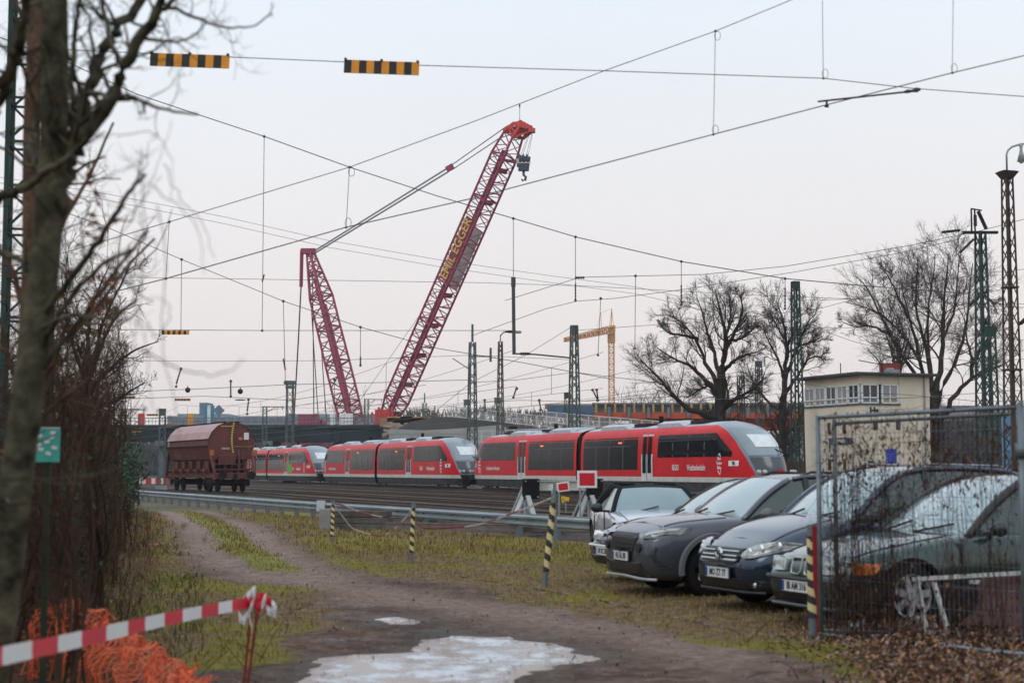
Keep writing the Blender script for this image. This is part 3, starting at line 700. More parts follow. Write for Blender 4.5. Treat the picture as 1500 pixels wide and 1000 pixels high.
    m = MB(); m.box((-.87, -.35, 2.6), (.03, .5, .12)); m.box((-Lw + 1.6, -1.475, 3.0), (.25, .02, .35)); m.build('stencil', mat('stencil', (.35, .30, .28)), t)
    m = MB(); m.box((-.3, -1.32, 2.35), (.12, .2, .34)); m.box((-.3, 1.32, 2.35), (.12, .2, .34)); m.build('lamp_bracket', mat('lampbr', (.45, .12, .03)), t)
    return t
wg_ = wagon(); wg_.scale = (1.05, 1.05, 1.05)

# ------------------------------------------------------------------ crash barrier
GP = [(3.6, 31.0), (1.84, 34.6), (-2.0, 42.9), (-6.0, 51.5), (-11.5, 64.5), (-17.8, 79.5), (-25.5, 99.0), (-30.5, 112)]
def guard():
    t = thing('crash_barrier', 'long galvanised steel crash barrier curving along the dirt road', 'crash barrier', (GP[0][0], GP[0][1], 0))
    off = V((-GP[0][0], -GP[0][1], 0)); P = []
    for a, b_ in zip(GP, GP[1:]):
        for k in range(4): P.append(V((*a, 0)).lerp(V((*b_, 0)), k / 4))
    P.append(V((*GP[-1], 0)))
    prof = [(0, .0), (.0, .03), (.045, .06), (.045, .10), (0, .135), (-.01, .155), (0, .175), (.045, .21), (.045, .25), (0, .28), (0, .31)]
    m = MB(); rows = []; rows2 = []
    for i, p in enumerate(P):
        d = (P[min(i + 1, len(P) - 1)] - P[max(i - 1, 0)]).normalized(); x = V((-d.y, d.x, 0))
        if x.y > 0: x = -x
        z0 = .25
        fr = [p + off + x * (a * 1.6 + .06) + V((0, 0, z0 + h)) for a, h in prof]; bk = [p + off + x * (a * 1.6 + .05) + V((0, 0, z0 + h)) for a, h in prof]
        rows.append(fr + bk[::-1])
    m.loft(rows); m.build('beam', mat('barrier_steel', (.25, .29, .31), .45, .3, .2, 1.5), t)
    # posts every 2 m
    ps = []; acc = 0
    for a, b_ in zip(P, P[1:]):
        seg = (b_ - a).length; k = acc
        while k < seg: ps.append(a.lerp(b_, k / seg)); k += 2.0
        acc = k - seg
    m = MB(); m.box((0, 0, .25), (.10, .12, .55)); m.box((.05, 0, .25), (.02, .16, .55)); po = m.build('post', M_['galv'], t)
    for i, p in enumerate(ps[:60]):
        o = po if i == 0 else po.copy()
        if i: COL.objects.link(o)
        o.parent = t; o.location = p + off; o.rotation_euler = (0, 0, R(-65)); o.scale = (1, 1, 1)
    m = MB()
    p = at(476, 742, 51.2); m.box(V((p.x, p.y, .45)) + off + V((-.1, -.25, 0)), (.30, .04, .34), rz=R(-25)); m.build('reflector_plate', mat('plate_pale', (.45, .50, .52), .5), t)
    return t
guard()

# ------------------------------------------------------------------ buffer stop with signs
def bufferstop():
    c = V((1.3, 41.0, 0)); t = thing('buffer_stop', 'pale steel buffer stop with two black pads at the end of the siding', 'buffer stop', c, -R(90) + AT + R(90))
    # local x across the track (NV direction), y along the track away
    for sx in (-.88, .88):
        m = MB(); m.box((sx, 0, 1.10), (.44, .12, .52)); m.box((sx, .1, 1.1), (.3, .14, .36)); pd = m.build('pad', M_['black'], t, bevel=.015)
        m = MB()
        for a in (-.17, .17):
            for b_ in (-.2, .2): m.disc((sx + a, -.07, 1.1 + b_), .022, (0, 1, 0), .02, 8)
        m.build('bolt', M_['grey'], pd)
        pale = mat('buffer_steel', (.34, .37, .36), .6, 0, .2, 2)
        m = MB(); m.bar((sx - .05, .18, 1.3), (sx - .05, .18, .1), .14, .1); m.build('upright', pale, t)
        for yy in (1.2, -.9):
            m = MB(); m.bar((sx - .1, .18, 1.15), (sx - .1, .18 + yy, .12), .12, .09); m.build('brace', pale, t)
        m = MB(); m.bar((sx - .12, .12, 1.0), (sx - .75, -.5, .15), .11, .09); m.build('side_brace', pale, t)
    m = MB(); m.box((0, .12, 1.18), (1.36, .12, .2)); m.box((0, .12, 1.3), (1.36, .2, .03)); m.box((0, .12, 1.07), (1.36, .2, .03)); m.build('crossbeam', mat('beam_pale', (.42, .43, .38), .6, 0, .2, 2), t)
    m = MB(); m.bar((-1.3, .1, .1), (1.3, .1, .1), .12, .12); m.build('base_beam', M_['grey'], t)
    return t
bufferstop()
def signal(px, py, Y, w_, h_, tilt, label, ground=True, fr=.12):
    p = at(px, py, Y); t = thing('stop_signal', label, 'stop sign', (p.x, p.y, 0), math.atan2(p.x, -p.y) * 0 + R(-3))
    m = MB(); m.M = Matrix.Translation((0, 0, p.z)) @ Matrix.Rotation(tilt, 4, 'Y'); m.box((0, 0, 0), (w_, .03, h_)); m.build('board', M_['white'], t)
    m = MB(); m.M = Matrix.Translation((0, -.018, p.z)) @ Matrix.Rotation(tilt, 4, 'Y'); m.box((0, 0, 0), (w_ * (1 - 2 * fr), .012, h_ - 2 * fr * w_)); m.build('red_field', mat('sign_red', (.55, .005, .02), .45), t)
    m = MB(); m.bar((-w_ * .35, .03, p.z - h_ * .3), (-w_ * .35, .03, 0.03 if ground else p.z - h_), .05, .05); m.build('post', M_['grey'], t)
signal(860, 701.5, 40.3, .50, .43, 0, 'red rectangle in white frame standing upright above the right buffer pad')
signal(825, 712.5, 40.6, .31, .24, R(-7), 'smaller tilted red rectangle in white frame above the buffer stop beam')
p = at(808.5, 713.5, 40.6); m = MB(); m.box(p, (.16, .02, .14)); m.bar(p + V((0, .03, 0)), p + V((0, .03, -1.1)), .025); tag(m.build('number_plate', mat('tag_white', (.6, .62, .62), .5, 0, .35, 14)), 'small white plate left of the tilted red sign', 'plate')
p = at(828, 730, 40.2); m = MB(); m.box(p, (.2, .04, .1), ry=R(10)); m.box(p + V((-.06, 0, -.06)), (.06, .04, .08)); lv = m.build('lever_weight', M_['yellow']); tag(lv, 'small yellow lever weight hanging under the buffer beam', 'lever'); m = MB(); m.bar(p, p + V((.02, 0, -.35)), .03); m.build('rod', M_['grey'], lv)
# loose rails and debris behind the barrier
for k, (px, py, Y, ln, lb) in enumerate(((700, 784, 38, 5, 'loose rail lying behind the barrier, left piece'), (800, 786, 36.5, 4.5, 'loose rail lying behind the barrier under the buffer stop'), (560, 772, 43.5, 3.5, 'loose rail lying beside the sleeper stack'))):
    p = G(px, py); m = MB(); p.z = .15
    a = p - DV * ln / 2 * .0 - V((ln / 2 * .9, -.6, 0)); b_ = p + V((ln / 2 * .9, -.6, 0)); m.bar(a, b_, .1, .04); m.bar(a + V((0, 0, .07)), b_ + V((0, 0, .07)), .03, .1); m.bar(a + V((0, 0, .13)), b_ + V((0, 0, .13)), .07, .03)
    tag(m.build('loose_rail', mat('rail_pale', (.16, .13, .12), .6, .3, .3, 4)), lb, 'rail', 'loose rails behind the barrier')
p = G(729, 781); m = MB(); m.box((p.x, p.y + 1.0, .2), (.10, .10, .36)); tag(m.build('marker_post', M_['yellow'], bevel=.01), 'short yellow marker post under the crash barrier', 'marker post')
# stack of old sleepers / concrete slab
p = G(525, 776); t = thing('sleeper_stack', 'weathered timber sleeper stack lying in front of the barrier', 'timber stack', (p.x, p.y, 0), R(-14))
for k in range(3):
    m = MB(); m.box((0 + .05 * k, 0, .09 + k * .17), (1.9 - .2 * k, .5, .16)); m.build('sleeper', mat('old_timber', (.10, .09, .08), .95, 0, .35, 3, bump=.5), t, bevel=.015)
m = MB(); m.box((-.82, -.3, .28), (.32, .12, .56)); m.build('end_block', M_['concrete'], t, bevel=.02)
# ------------------------------------------------------------------ parked cars
def lerp_tab(tab, x):
    if x <= tab[0][0]: return tab[0][1]
    for (a, b), (c, d) in zip(tab, tab[1:]):
        if x <= c:
            t = (x - a) / (c - a); return b + (d - b) * t
    return tab[-1][1]
tyre = mat('tyre', (.012, .012, .013), .85, 0, .2, 6); arch = mat('wheel_well', (.008, .008, .008), .95)
pale_glass = mat('pale_windscreen_glass', (.27, .36, .37), .18, 0, .12, 1.2, spec=.8, coat=.6)  # windscreen glass with a pale blue-grey base colour
tinted = mat('side_glass', (.035, .06, .055), .06, 0, .3, 1.5, spec=.8)
chrome = mat('chrome', (.6, .6, .6), .15, 1, .05, 3); trim = mat('black_trim', (.014, .014, .015), .5, 0, .2, 4)
platem = mat('plate_white', (.66, .67, .66), .45, 0, .06, 3); plateb = mat('plate_blue', (.01, .04, .3), .5); platet = mat('plate_text', (.015, .015, .02), .6)
def car(name, label, loc, rz, P):
    """local +x is the nose; x measured backwards from the nose: X = -x"""
    t = thing(name, label, 'car', loc, rz)
    Ln, Wd = P['L'], P['W']; hw = Wd / 2; paint = P['paint']
    top = P['top']          # (x, z) of bonnet / belt / boot line on the centre
    sh = P['shoulder']      # (x, z) shoulder (belt edge) height
    bot = P.get('bot', [(0, .28), (.25, .2), (Ln - .3, .22), (Ln, .34)])
    plan = P['plan']        # (x, half width)
    lowin = P.get('tuck', .07)
    xs_ = sorted(set([0, .02, .06, .12, .2, .3, .42, .56, .7, .85, 1.0] + [1.0 + .17 * k for k in range(1, int((Ln - 1.4) / .17))] + [Ln - .35, Ln - .2, Ln - .1, Ln - .03, Ln]))
    rings = []
    nose = P.get('nose', [(.2, .10), (.35, .03), (.55, 0), (.7, .05), (.85, .2)])   # set-back of the front face by height
    for x in xs_:
        zt, zs, zb, w_ = lerp_tab(top, x), lerp_tab(sh, x), lerp_tab(bot, x), lerp_tab(plan, x)
        zs = min(zs, zt - .005)
        half_ = [(0, zb), (w_ * .55, zb), (w_ * .93, zb + .01), (w_ * (1 - lowin * .35), zb + (zs - zb) * .15), (w_, zb + (zs - zb) * .45), (w_ * .995, zb + (zs - zb) * .72), (w_ * .965, zs - .035), (w_ * .93, zs), (w_ * .85, zs + (zt - zs) * .45), (w_ * .6, zs + (zt - zs) * .82), (w_ * .3, zs + (zt - zs) * .96)]
        ring = half_ + [(0, zt)] + [(-y, z) for y, z in half_[:0:-1]]
        k = max(0, 1 - x / .5)
        rings.append([(-x - k * lerp_tab(nose, z), y, z) for y, z in ring])
    m = MB(); m.loft(rings); body = m.build('body', [paint, arch], t, smooth=True)
    ax = P['axles']; wr_ = P['wr']
    sub = body.modifiers.new('s', 'SUBSURF'); sub.levels = 1; sub.render_levels = 1
    c = MB()
    for x in ax:
        for sy in (-1, 1):
            c.tube([(-x, sy * (hw - .34), wr_), (-x, sy * (hw + .2), wr_)], wr_ + .055, 32)
    cu = c.build('cut', [arch, arch]); cu.parent = t
    for q_ in (cu.data, body.data):
        bq = bmesh.new(); bq.from_mesh(q_); bmesh.ops.recalc_face_normals(bq, faces=bq.faces); bq.to_mesh(q_); bq.free()
    bo = body.modifiers.new('b', 'BOOLEAN'); bo.object = cu; bo.operation = 'DIFFERENCE'; bo.solver = 'EXACT'; bo.material_mode = 'TRANSFER'
    bpy.context.view_layer.update()
    me = bpy.data.meshes.new_from_object(body.evaluated_get(bpy.context.evaluated_depsgraph_get()))
    body.modifiers.clear(); body.data = me; bpy.data.objects.remove(cu)
    body.data.polygons.foreach_set('use_smooth', [True] * len(body.data.polygons))
    es = body.modifiers.new('n', 'EDGE_SPLIT'); es.split_angle = R(38)
    def surf_front(y, z):
        # front face x at given lateral and height
        w0 = lerp_tab(plan, 0.02)
        x = 0
        for xx in [i * .01 for i in range(0, 90)]:
            if lerp_tab(plan, xx) >= abs(y) * 1.01: x = xx; break
        return -(x + max(0, 1 - x / .5) * lerp_tab(nose, z))
    # flare
    if P.get('flare'):
        for x in ax:
            for sy in (-1, 1):
                m = MB(); rws = []
                for k in range(0, 25):
                    a = R(-8 + 196 * k / 24); rws.append([(-x + math.cos(a) * r2, sy * (hw + o_), wr_ + math.sin(a) * r2) for r2, o_ in ((wr_ + .05, -.06), (wr_ + .05, .012), (wr_ + .10, .016), (wr_ + .115, -.03))])
                m.grid(rws); m.build('arch_flare', P['flare'], t, smooth=False)
    # bonnet shut lines
    m = MB()
    def hp(x, fr):
        w_ = lerp_tab(plan, x); zs, zt = lerp_tab(sh, x), lerp_tab(top, x); zs = min(zs, zt - .005); z = zs + (zt - zs) * (.52 + (.8 - abs(fr)) * .55); k = max(0, 1 - x / .5)
        return V((-x - k * lerp_tab(nose, z), w_ * fr, z + .003))
    for sy in (-1, 1): m.tube([hp(.22 + (P['gh']['wb'] - .25) * i / 10, sy * .8) for i in range(11)], .0055, 4)
    m.tube([hp(.20, -.78 + 1.56 * i / 16) for i in range(17)], .0055, 4)
    m.build('bonnet_seam', trim, body)
    # wheels
    for x in ax:
        for sy in (-1, 1):
            m = MB(); prof = [(wr_ - .10, .0), (wr_ - .02, .01), (wr_, .04), (wr_, .18), (wr_ - .02, .21), (wr_ - .12, .21)]
            rws = [[(-x + r2 * math.cos(a), sy * (hw - .04 - d), wr_ + r2 * math.sin(a)) for r2, d in prof] for a in [2 * math.pi * k / 32 for k in range(33)]]
            m.grid(rws); wo = m.build('wheel', tyre, t, smooth=True)
            m = MB(); rm = P['rim']
            rws = [[(-x + r2 * math.cos(a), sy * (hw - .04 - d), wr_ + r2 * math.sin(a)) for r2, d in ((wr_ - .12, .06), (wr_ - .10, .0), (wr_ - .115, .005), (wr_ - .13, .05))] for a in [2 * math.pi * k / 28 for k in range(29)]]
            m.grid(rws); ns = P.get('spokes', 5)
            for k in range(ns):
                a = 2 * math.pi * k / ns + .3; ca_, sa_ = math.cos(a), math.sin(a); ww = P.get('spw', .05)
                m.bar((-x + ca_ * .03, sy * (hw - .06), wr_ + sa_ * .03), (-x + ca_ * (wr_ - .11), sy * (hw - .055), wr_ + sa_ * (wr_ - .11)), ww, .03, up=(0, 1, 0))
            m.disc((-x, sy * (hw - .04), wr_), .06, (0, 1, 0), .03, 12); m.build('rim', rm, wo)
            m = MB(); m.disc((-x, sy * (hw - .11), wr_), wr_ - .11, (0, 1, 0), .02, 24); m.build('brake_disc', arch, wo)
    # greenhouse
    Gs = P['gh']  # dict: wb (x base of screen), wt (x top), rt (x rear top), rb (x rear base), zr roof height, yb belt half, yr roof half
    wb, wt, rt_, rb = Gs['wb'], Gs['wt'], Gs['rt'], Gs['rb']; yb, yr = Gs['yb'], Gs['yr']
    zbelt = lambda x: lerp_tab(sh, x) - .015
    def roofz(x):
        u = (x - wt) / (rt_ - wt); return lerp_tab(Gs['roof'], u)
    def ctr(a, b, n=9, bulge=0.0, zb_=.0):
        pass
    nA = 9
    def apil(s):   # 0 base 1 top
        x = wb + (wt - wb) * s; z0 = zbelt(wb + .12); z = z0 + (roofz(wt) - z0) * (s + .10 * math.sin(math.pi * s)); y = yb + (yr - yb) * s
        return V((-x - .16 * (1 - s), y, z))
    def cpil(s):
        x = rb + (rt_ - rb) * s; z0 = zbelt(rb - .1); z = z0 + (roofz(rt_) - z0) * (s + .12 * math.sin(math.pi * s)); y = (yb - .04) + (yr - .02 - yb + .04) * s
        return V((-x + .1 * (1 - s), y, z))
    def glasspatch(fn, fwd, z_in=.0, n=10, s0=0, s1=1):
        rws = []
        for i in range(n + 1):
            s = s0 + (s1 - s0) * i / n; p = fn(s); rws.append([V((p.x + fwd * (.22 if s < 1 else .2) * (1 - (k / 8 * 2 - 1) ** 2) * (1 - s * .5), p.y * (k / 8 * 2 - 1), p.z + .035 * (1 - (k / 8 * 2 - 1) ** 2))) for k in range(9)])
        return rws
    m = MB(); m.grid(glasspatch(apil, 1)); scr = m.build('windscreen', P.get('screen', pale_glass), t, smooth=True)
    m = MB(); q = glasspatch(apil, 1)[0]; m.tube([p + V((.02, 0, -.005)) for p in q], .022, 6); 
    for k in (2, 5): m.bar(q[k] + V((.03, 0, .02)), q[min(8, k + 2)].lerp(glasspatch(apil, 1)[3][min(8, k + 2)], .5) + V((.03, 0, .02)), .02)
    m.build('wiper', trim, scr)
    m = MB(); m.grid(glasspatch(cpil, -1)); m.build('rear_window', P.get('rearg', tinted), t, smooth=True)
    soft = P.get('roofmat', paint)
    m = MB(); rws = []; nR = 14
    for i in range(nR + 1):
        u = i / nR; x = wt + (rt_ - wt) * u; fx = 1 if i == 0 else 0; rws_ = []
        for k in range(11):
            c_ = k / 10 * 2 - 1; bulge = (1 - c_ ** 2)
            xo = (.11 * bulge * (1 - u * 1.0)) - (.11 * bulge * u)
            rws_.append((-x + xo, yr * (1 - .02 * u) * c_, roofz(x) + .035 * bulge + (.0)))
        rws.append(rws_)
    m.grid(rws); roof = m.build('roof', soft, t, smooth=True)
    # side glass, pillars, rails
    for sy in (-1, 1):
        low = []; upp = []
        x0, x1 = wb + .16, rb - .1
        nn = 18
        for k in range(nn + 1):
            x = x0 + (x1 - x0) * k / nn; z0 = zbelt(x)
            # top of window under the A pillar / roof / C pillar
            if x < wt: 
                s = (x - x0) / (wt - x0); p = apil(s); zt_, yt_ = p.z, p.y
            elif x > rt_:
                s = (x1 - x) / (x1 - rt_); p = cpil(s); zt_, yt_ = p.z, p.y
            else: zt_, yt_ = roofz(x), yr
            low.append(V((-x, sy * (yb - .0), z0))); upp.append(V((-x, sy * yt_, zt_)))
        m = MB(); m.grid([low, [(a + b_) / 2 + V((0, sy * .02, 0)) for a, b_ in zip(low, upp)], upp]); g_ = m.build('side_window', P.get('sideg', tinted), t, smooth=True)
        fr = P.get('pillar', paint)
        m = MB(); m.tube([apil(s / 8) * 1.0 if sy > 0 else V((apil(s / 8).x, -apil(s / 8).y, apil(s / 8).z)) for s in range(9)], [.045] * 9, 6)
        m.tube([V((u.x, u.y, u.z)) for u in upp if u.x <= -wt + .05 and u.x >= -rt_ - .05], .035, 6)
        m.tube([V((cpil(s / 8).x, sy * cpil(s / 8).y, cpil(s / 8).z)) for s in range(9)], [P.get('cpw', .07)] * 9, 6)
        m.build('pillar', fr, t, smooth=True)
        m = MB(); m.tube([p + V((0, sy * .01, .01)) for p in low], .018, 5)
        for xb in P.get('bpil', []):
            k = min(range(len(low)), key=lambda i: abs(low[i].x + xb)); m.bar(low[k] + V((0, sy * .015, 0)), upp[k] + V((0, sy * .012, 0)), .07, .03, up=(0, 1, 0))
        m.build('window_trim', trim if not P.get('chrome_belt') else chrome, g_)
        if P.get('rails'):
            m = MB(); m.tube([(-(wt + .2), sy * (yr - .02), roofz(wt + .2) + .02), (-(wt + .35), sy * (yr - .02), roofz(wt + .35) + .06), (-(rt_ - .3), sy * (yr - .02), roofz(rt_ - .3) + .06), (-(rt_ - .1), sy * (yr - .02), roofz(rt_ - .1) + .01)], .018, 6); m.build('roof_rail', P['rails'], roof)
        # mirror
        mm_ = MB(); mx = wb + .42; mz = lerp_tab(sh, mx) + .08
        rws = []
        for i in range(7):
            u = i / 6; r2 = math.sin(math.pi * (.12 + .88 * u) * .5 + .0) * .085 if i < 6 else .08
            rws.append([(-mx + .12 - .13 * u, sy * (hw + .09) + .11 * math.cos(a) * (r2 / .085), mz + r2 * math.sin(a)) for a in [2 * math.pi * k / 12 for k in range(12)]])
        mm_.loft(rws); mm_.bar((-mx, sy * (yb + .01), mz - .06), (-mx + .02, sy * (hw + .05), mz - .05), .05, .04); mm_.build('mirror', P.get('mirror', paint), t, smooth=True)
        # door seams and handle
        m = MB()
        for xd in P['doors']:
            m.box((-xd, sy * (hw * .995), .62), (.012, .02, .50))
        m.box((-(P['doors'][0] + P['doors'][-1]) / 2, sy * (hw - .005), .27), (P['doors'][-1] - P['doors'][0], .05, .10)); m.build('door_seam', trim, t)
        for xd in P['doors'][1:]:
            m = MB(); m.tube([(-xd + .28, sy * (hw * .995 + .012), .80), (-xd + .12, sy * (hw * .995 + .012), .80)], .016, 6); m.build('door_handle', P.get('handle', paint), t)
    m = MB(); m.box((-(wb + rb) / 2 - .1, 0, .62), (rb - wb - .5, yb * 1.7, .5))
    for sx in (wt + .25, wt + 1.1):
        for sy in (-.36, .36): m.box((-sx, sy, .95), (.14, .46, .5), ry=R(-12)); m.box((-sx - .03, sy, 1.26), (.1, .24, .16))
    m.build('interior', arch, t, bevel=.03)
    # number plate
    def plate(z, txt, blue=True, fx=.03, ys=0):
        x = surf_front(0, z) + fx
        m = MB(); m.box((x, ys, z), (.02, .52, .11)); pl = m.build('number_plate', platem, t)
        if txt is not None:
            m = MB(); m.box((x + .0115, ys - .235, z), (.004, .04, .10)); m.build('plate_band', plateb, pl)
            Mx = face_matrix((x + .012, ys + .02, z), (1, 0, 0)); text_mesh('plate_text', txt, .105, platet, Mx, pl, xs=.82, extrude=.001, bold=.003)
        m = MB(); m.box((x - .012, ys, z), (.02, .55, .14)); m.build('plate_holder', trim, pl)
    plate(P['platez'], P['plate'])
    return t, surf_front, body

def frontshape(t, name, m_, pts, surf, off=.012, th=.02, seg=6, parent=None, inner=None):
    """polygon given in (y, z) wrapped on the nose"""
    m = MB(); n_ = len(pts); c = (sum(p[0] for p in pts) / n_, sum(p[1] for p in pts) / n_)
    rings = []
    for s in (1.0, .66, .33, 0.02):
        rings.append([(surf(c[0] + (y - c[0]) * s, c[1] + (z - c[1]) * s) + off, c[0] + (y - c[0]) * s, c[1] + (z - c[1]) * s) for y, z in pts])
    m.grid(rings, True)
    back = [(surf(y, z) - .06, y, z) for y, z in pts]; m.grid([rings[0], back], True)
    return m.build(name, m_, parent or t, smooth=False)
lampg = mat('headlamp_glass', (.30, .33, .32), .12, 0, .35, 14, spec=.9, coat=.6); lampc = mat('lamp_chrome', (.75, .76, .74), .2, .6, .2, 10)
grille = mat('grille_black', (.012, .012, .013), .45, 0, .2, 20)
def paintm(nm, c, r=.28, met=.5): return mat(nm, c, r, met, .10, 1.0, coat=.8)
HD = R(180 + 90 - 62)    # heading of the parked row
def head(deg): return math.atan2(-math.cos(R(deg)), -math.sin(R(deg)))

# --- grey crossover
P1 = dict(L=4.45, W=1.84, paint=paintm('matte_grey_paint', (.06, .065, .084), .38, .55), wr=.35, axles=(.86, 3.54), rim=mat('rim_black', (.02, .02, .022), .35, .4), spokes=10, spw=.035,
 top=[(0, .74), (.05, .84), (.2, .92), (.5, .98), (.9, 1.02), (1.2, 1.04), (1.45, 1.04), (3.6, 1.05), (4.2, 1.08), (4.38, .9), (4.45, .75)],
 shoulder=[(0, .68), (.1, .80), (.3, .88), (.6, .91), (1.2, .95), (2.5, .97), (3.8, 1.02), (4.3, 1.0), (4.45, .7)],
 bot=[(0, .30), (.1, .22), (.4, .2), (4.1, .22), (4.45, .36)],
 plan=[(0, .62), (.05, .74), (.12, .80), (.22, .85), (.4, .89), (.7, .92), (1.6, .905), (3.0, .91), (3.7, .92), (4.2, .85), (4.45, .65)],
 nose=[(.2, .06), (.32, 0), (.6, 0), (.75, .02), (.85, .08), (.95, .2)],
 gh=dict(wb=1.15, wt=2.05, rt=3.75, rb=4.32, yb=.80, yr=.60, roof=[(0, 1.46), (.15, 1.50), (.4, 1.51), (.7, 1.49), (1, 1.43)]),
 flare=mat('arch_grey', (.13, .13, .135), .5), doors=(1.3, 2.3, 3.2), bpil=(2.35, 3.2), platez=.50, plate='HU AL 80', mirror=mat('mirror_grey', (.10, .10, .105), .4), rails=trim)
def row(px, Y, h=62): 
    return (V(((px - 750) / FPX * Y, Y, 0)), head(h))
loc, rz = row(911, 20.7, 73); loc.z = gz(loc.x, loc.y)
t, sf, body = car('crossover_car', 'matt dark grey crossover with angular headlight, third car from the right', loc, rz, P1)
frontshape(t, 'grille', grille, [(-.38, .80), (.38, .80), (.44, .74), (.32, .56), (-.32, .56), (-.44, .74)], sf, .002)
m = MB()
for k in range(5): m.box((sf(0, .46 + k * .05) + .02, 0, .46 + k * .05), (.01, .6, .008))
m.bar((sf(0, .6) + .03, -.05, .6), (sf(0, .6) + .03, 0, .53), .02); m.bar((sf(0, .6) + .03, .05, .6), (sf(0, .6) + .03, 0, .53), .02); m.box((sf(0, .6) + .03, 0, .60), (.01, .09, .02)); m.build('grille_bars', M_['dark'], kids(t)[-1])
for s in (-1, 1):
    q = [(s * .50, .785), (s * .64, .83), (s * .80, .865), (s * .895, .88), (s * .885, .79), (s * .78, .745), (s * .6, .74)]
    h_ = frontshape(t, 'headlight', mat('led_lamp', (.22, .24, .25), .15, 0, .4, 18, coat=.8), q, sf, .012)
    q = [(s * .66, .80), (s * .80, .85), (s * .885, .868), (s * .875, .84), (s * .80, .81), (s * .68, .775)]; frontshape(t, 'led_strip', M_['lamp'], q, sf, .02, parent=h_)
    frontshape(t, 'air_intake', grille, [(s * .64, .62), (s * .80, .64), (s * .86, .38), (s * .82, .36)], sf, .008)
    m = MB(); m.disc((sf(s * .55, .55) + .0, s * .55, .62), .055, (1, 0, 0), .03, 16); m.build('fog_lamp', trim, t)
frontshape(t, 'lower_grille', grille, [(-.62, .44), (.62, .44), (.72, .27), (-.72, .27)], sf, .012)
m = MB(); m.tube([(sf(y, .25) + .02, y, .25 - .02 * abs(y)) for y in [i * .08 for i in range(-10, 11)]], .02, 6); m.build('bumper_lip', mat('lip_grey', (.3, .31, .32), .4, .4), t)

# --- dark blue compact van
P2 = dict(L=4.2, W=1.76, paint=paintm('navy_paint', (.013, .028, .058), .22, .5), wr=.32, axles=(.86, 3.44), rim=M_['grey'], spokes=7,
 top=[(0, .62), (.05, .70), (.15, .78), (.4, .89), (.7, .98), (1.0, 1.05), (1.2, 1.08), (3.6, 1.1), (4.05, 1.1), (4.15, .8), (4.2, .6)],
 shoulder=[(0, .56), (.1, .66), (.3, .76), (.6, .86), (1.0, .97), (2.5, 1.0), (3.8, 1.03), (4.1, 1.0), (4.2, .55)],
 plan=[(0, .50), (.05, .62), (.12, .70), (.22, .77), (.4, .83), (.7, .875), (2, .88), (3.4, .88), (3.9, .84), (4.2, .65)],
 nose=[(.2, .08), (.35, .01), (.5, 0), (.62, .03), (.75, .12), (.85, .22)],
 gh=dict(wb=1.08, wt=2.0, rt=3.7, rb=4.12, yb=.79, yr=.62, roof=[(0, 1.52), (.2, 1.575), (.5, 1.585), (.8, 1.56), (1, 1.50)]),
 doors=(1.2, 2.2, 3.2), bpil=(1.35, 2.25, 3.2), platez=.42, plate='MO ZT 77', mirror=trim, rails=M_['grey'])
loc, rz = row(1051, 18.25, 69); loc.z = gz(loc.x, loc.y)
t, sf, body = car('compact_van', 'dark navy blue compact van with oval headlight, plate beginning MO', loc, rz, P2)
g_ = frontshape(t, 'grille', grille, [(-.44, .70), (.44, .70), (.40, .56), (.28, .54), (-.28, .54), (-.40, .56)], sf, .012)
for z in (.665, .615, .57):
    m = MB(); m.tube([(sf(y, z) + .02, y, z) for y in [i * .05 for i in range(-8, 9)]], .011, 5); m.build('grille_bar', chrome, g_)
m = MB(); xx = sf(0, .62) + .05
rws = [[(xx + o_, r2 * math.cos(a), .625 + r2 * math.sin(a)) for r2, o_ in ((.075, -.03), (.072, .0), (.062, .0), (.06, -.01))] for a in [2 * math.pi * k / 24 for k in range(25)]]
m.grid(rws)
for a in ((-.035, .672, -.012, .635), (.035, .672, .012, .635), (-.012, .635, 0, .66), (.012, .635, 0, .66), (-.052, .645, -.022, .575), (.052, .645, .022, .575), (-.022, .575, 0, .615), (.022, .575, 0, .615)):
    m.bar((xx, a[0], a[1]), (xx, a[2], a[3]), .012, .01)
m.build('badge', chrome, t)
for s in (-1, 1):
    q = [(s * (.66 + .19 * math.cos(a)), .69 + .075 * math.sin(a) + .05 * math.cos(a)) for a in [2 * math.pi * k / 20 for k in range(20)]]
    h_ = frontshape(t, 'headlight', lampg, q, sf, .02)
    for yy, zz_, rr0 in ((.55, .665, .05), (.67, .70, .055), (.78, .735, .05)):
        m = MB(); m.sphere((sf(s * yy, zz_) + .004, s * yy, zz_), rr0, 10, (.35, 1, 1)); m.build('reflector', lampc, h_, smooth=True)
    frontshape(t, 'fog_light', grille, [(s * (.66 + .11 * math.cos(a)), .31 + .055 * math.sin(a)) for a in [2 * math.pi * k / 14 for k in range(14)]], sf, .01)
    m = MB(); m.sphere((sf(s * .64, .31) + .01, s * .64, .31), .035, 8, (.5, 1, 1)); m.build('fog_bulb', lampc, t, smooth=True)
frontshape(t, 'lower_grille', grille, [(-.48, .37), (.48, .37), (.55, .24), (-.55, .24)], sf, .01)
m = MB(); m.tube([(sf(y, .225) + .02, y, .225) for y in [i * .08 for i in range(-9, 10)]], .016, 6); m.build('bumper_lip', trim, t)

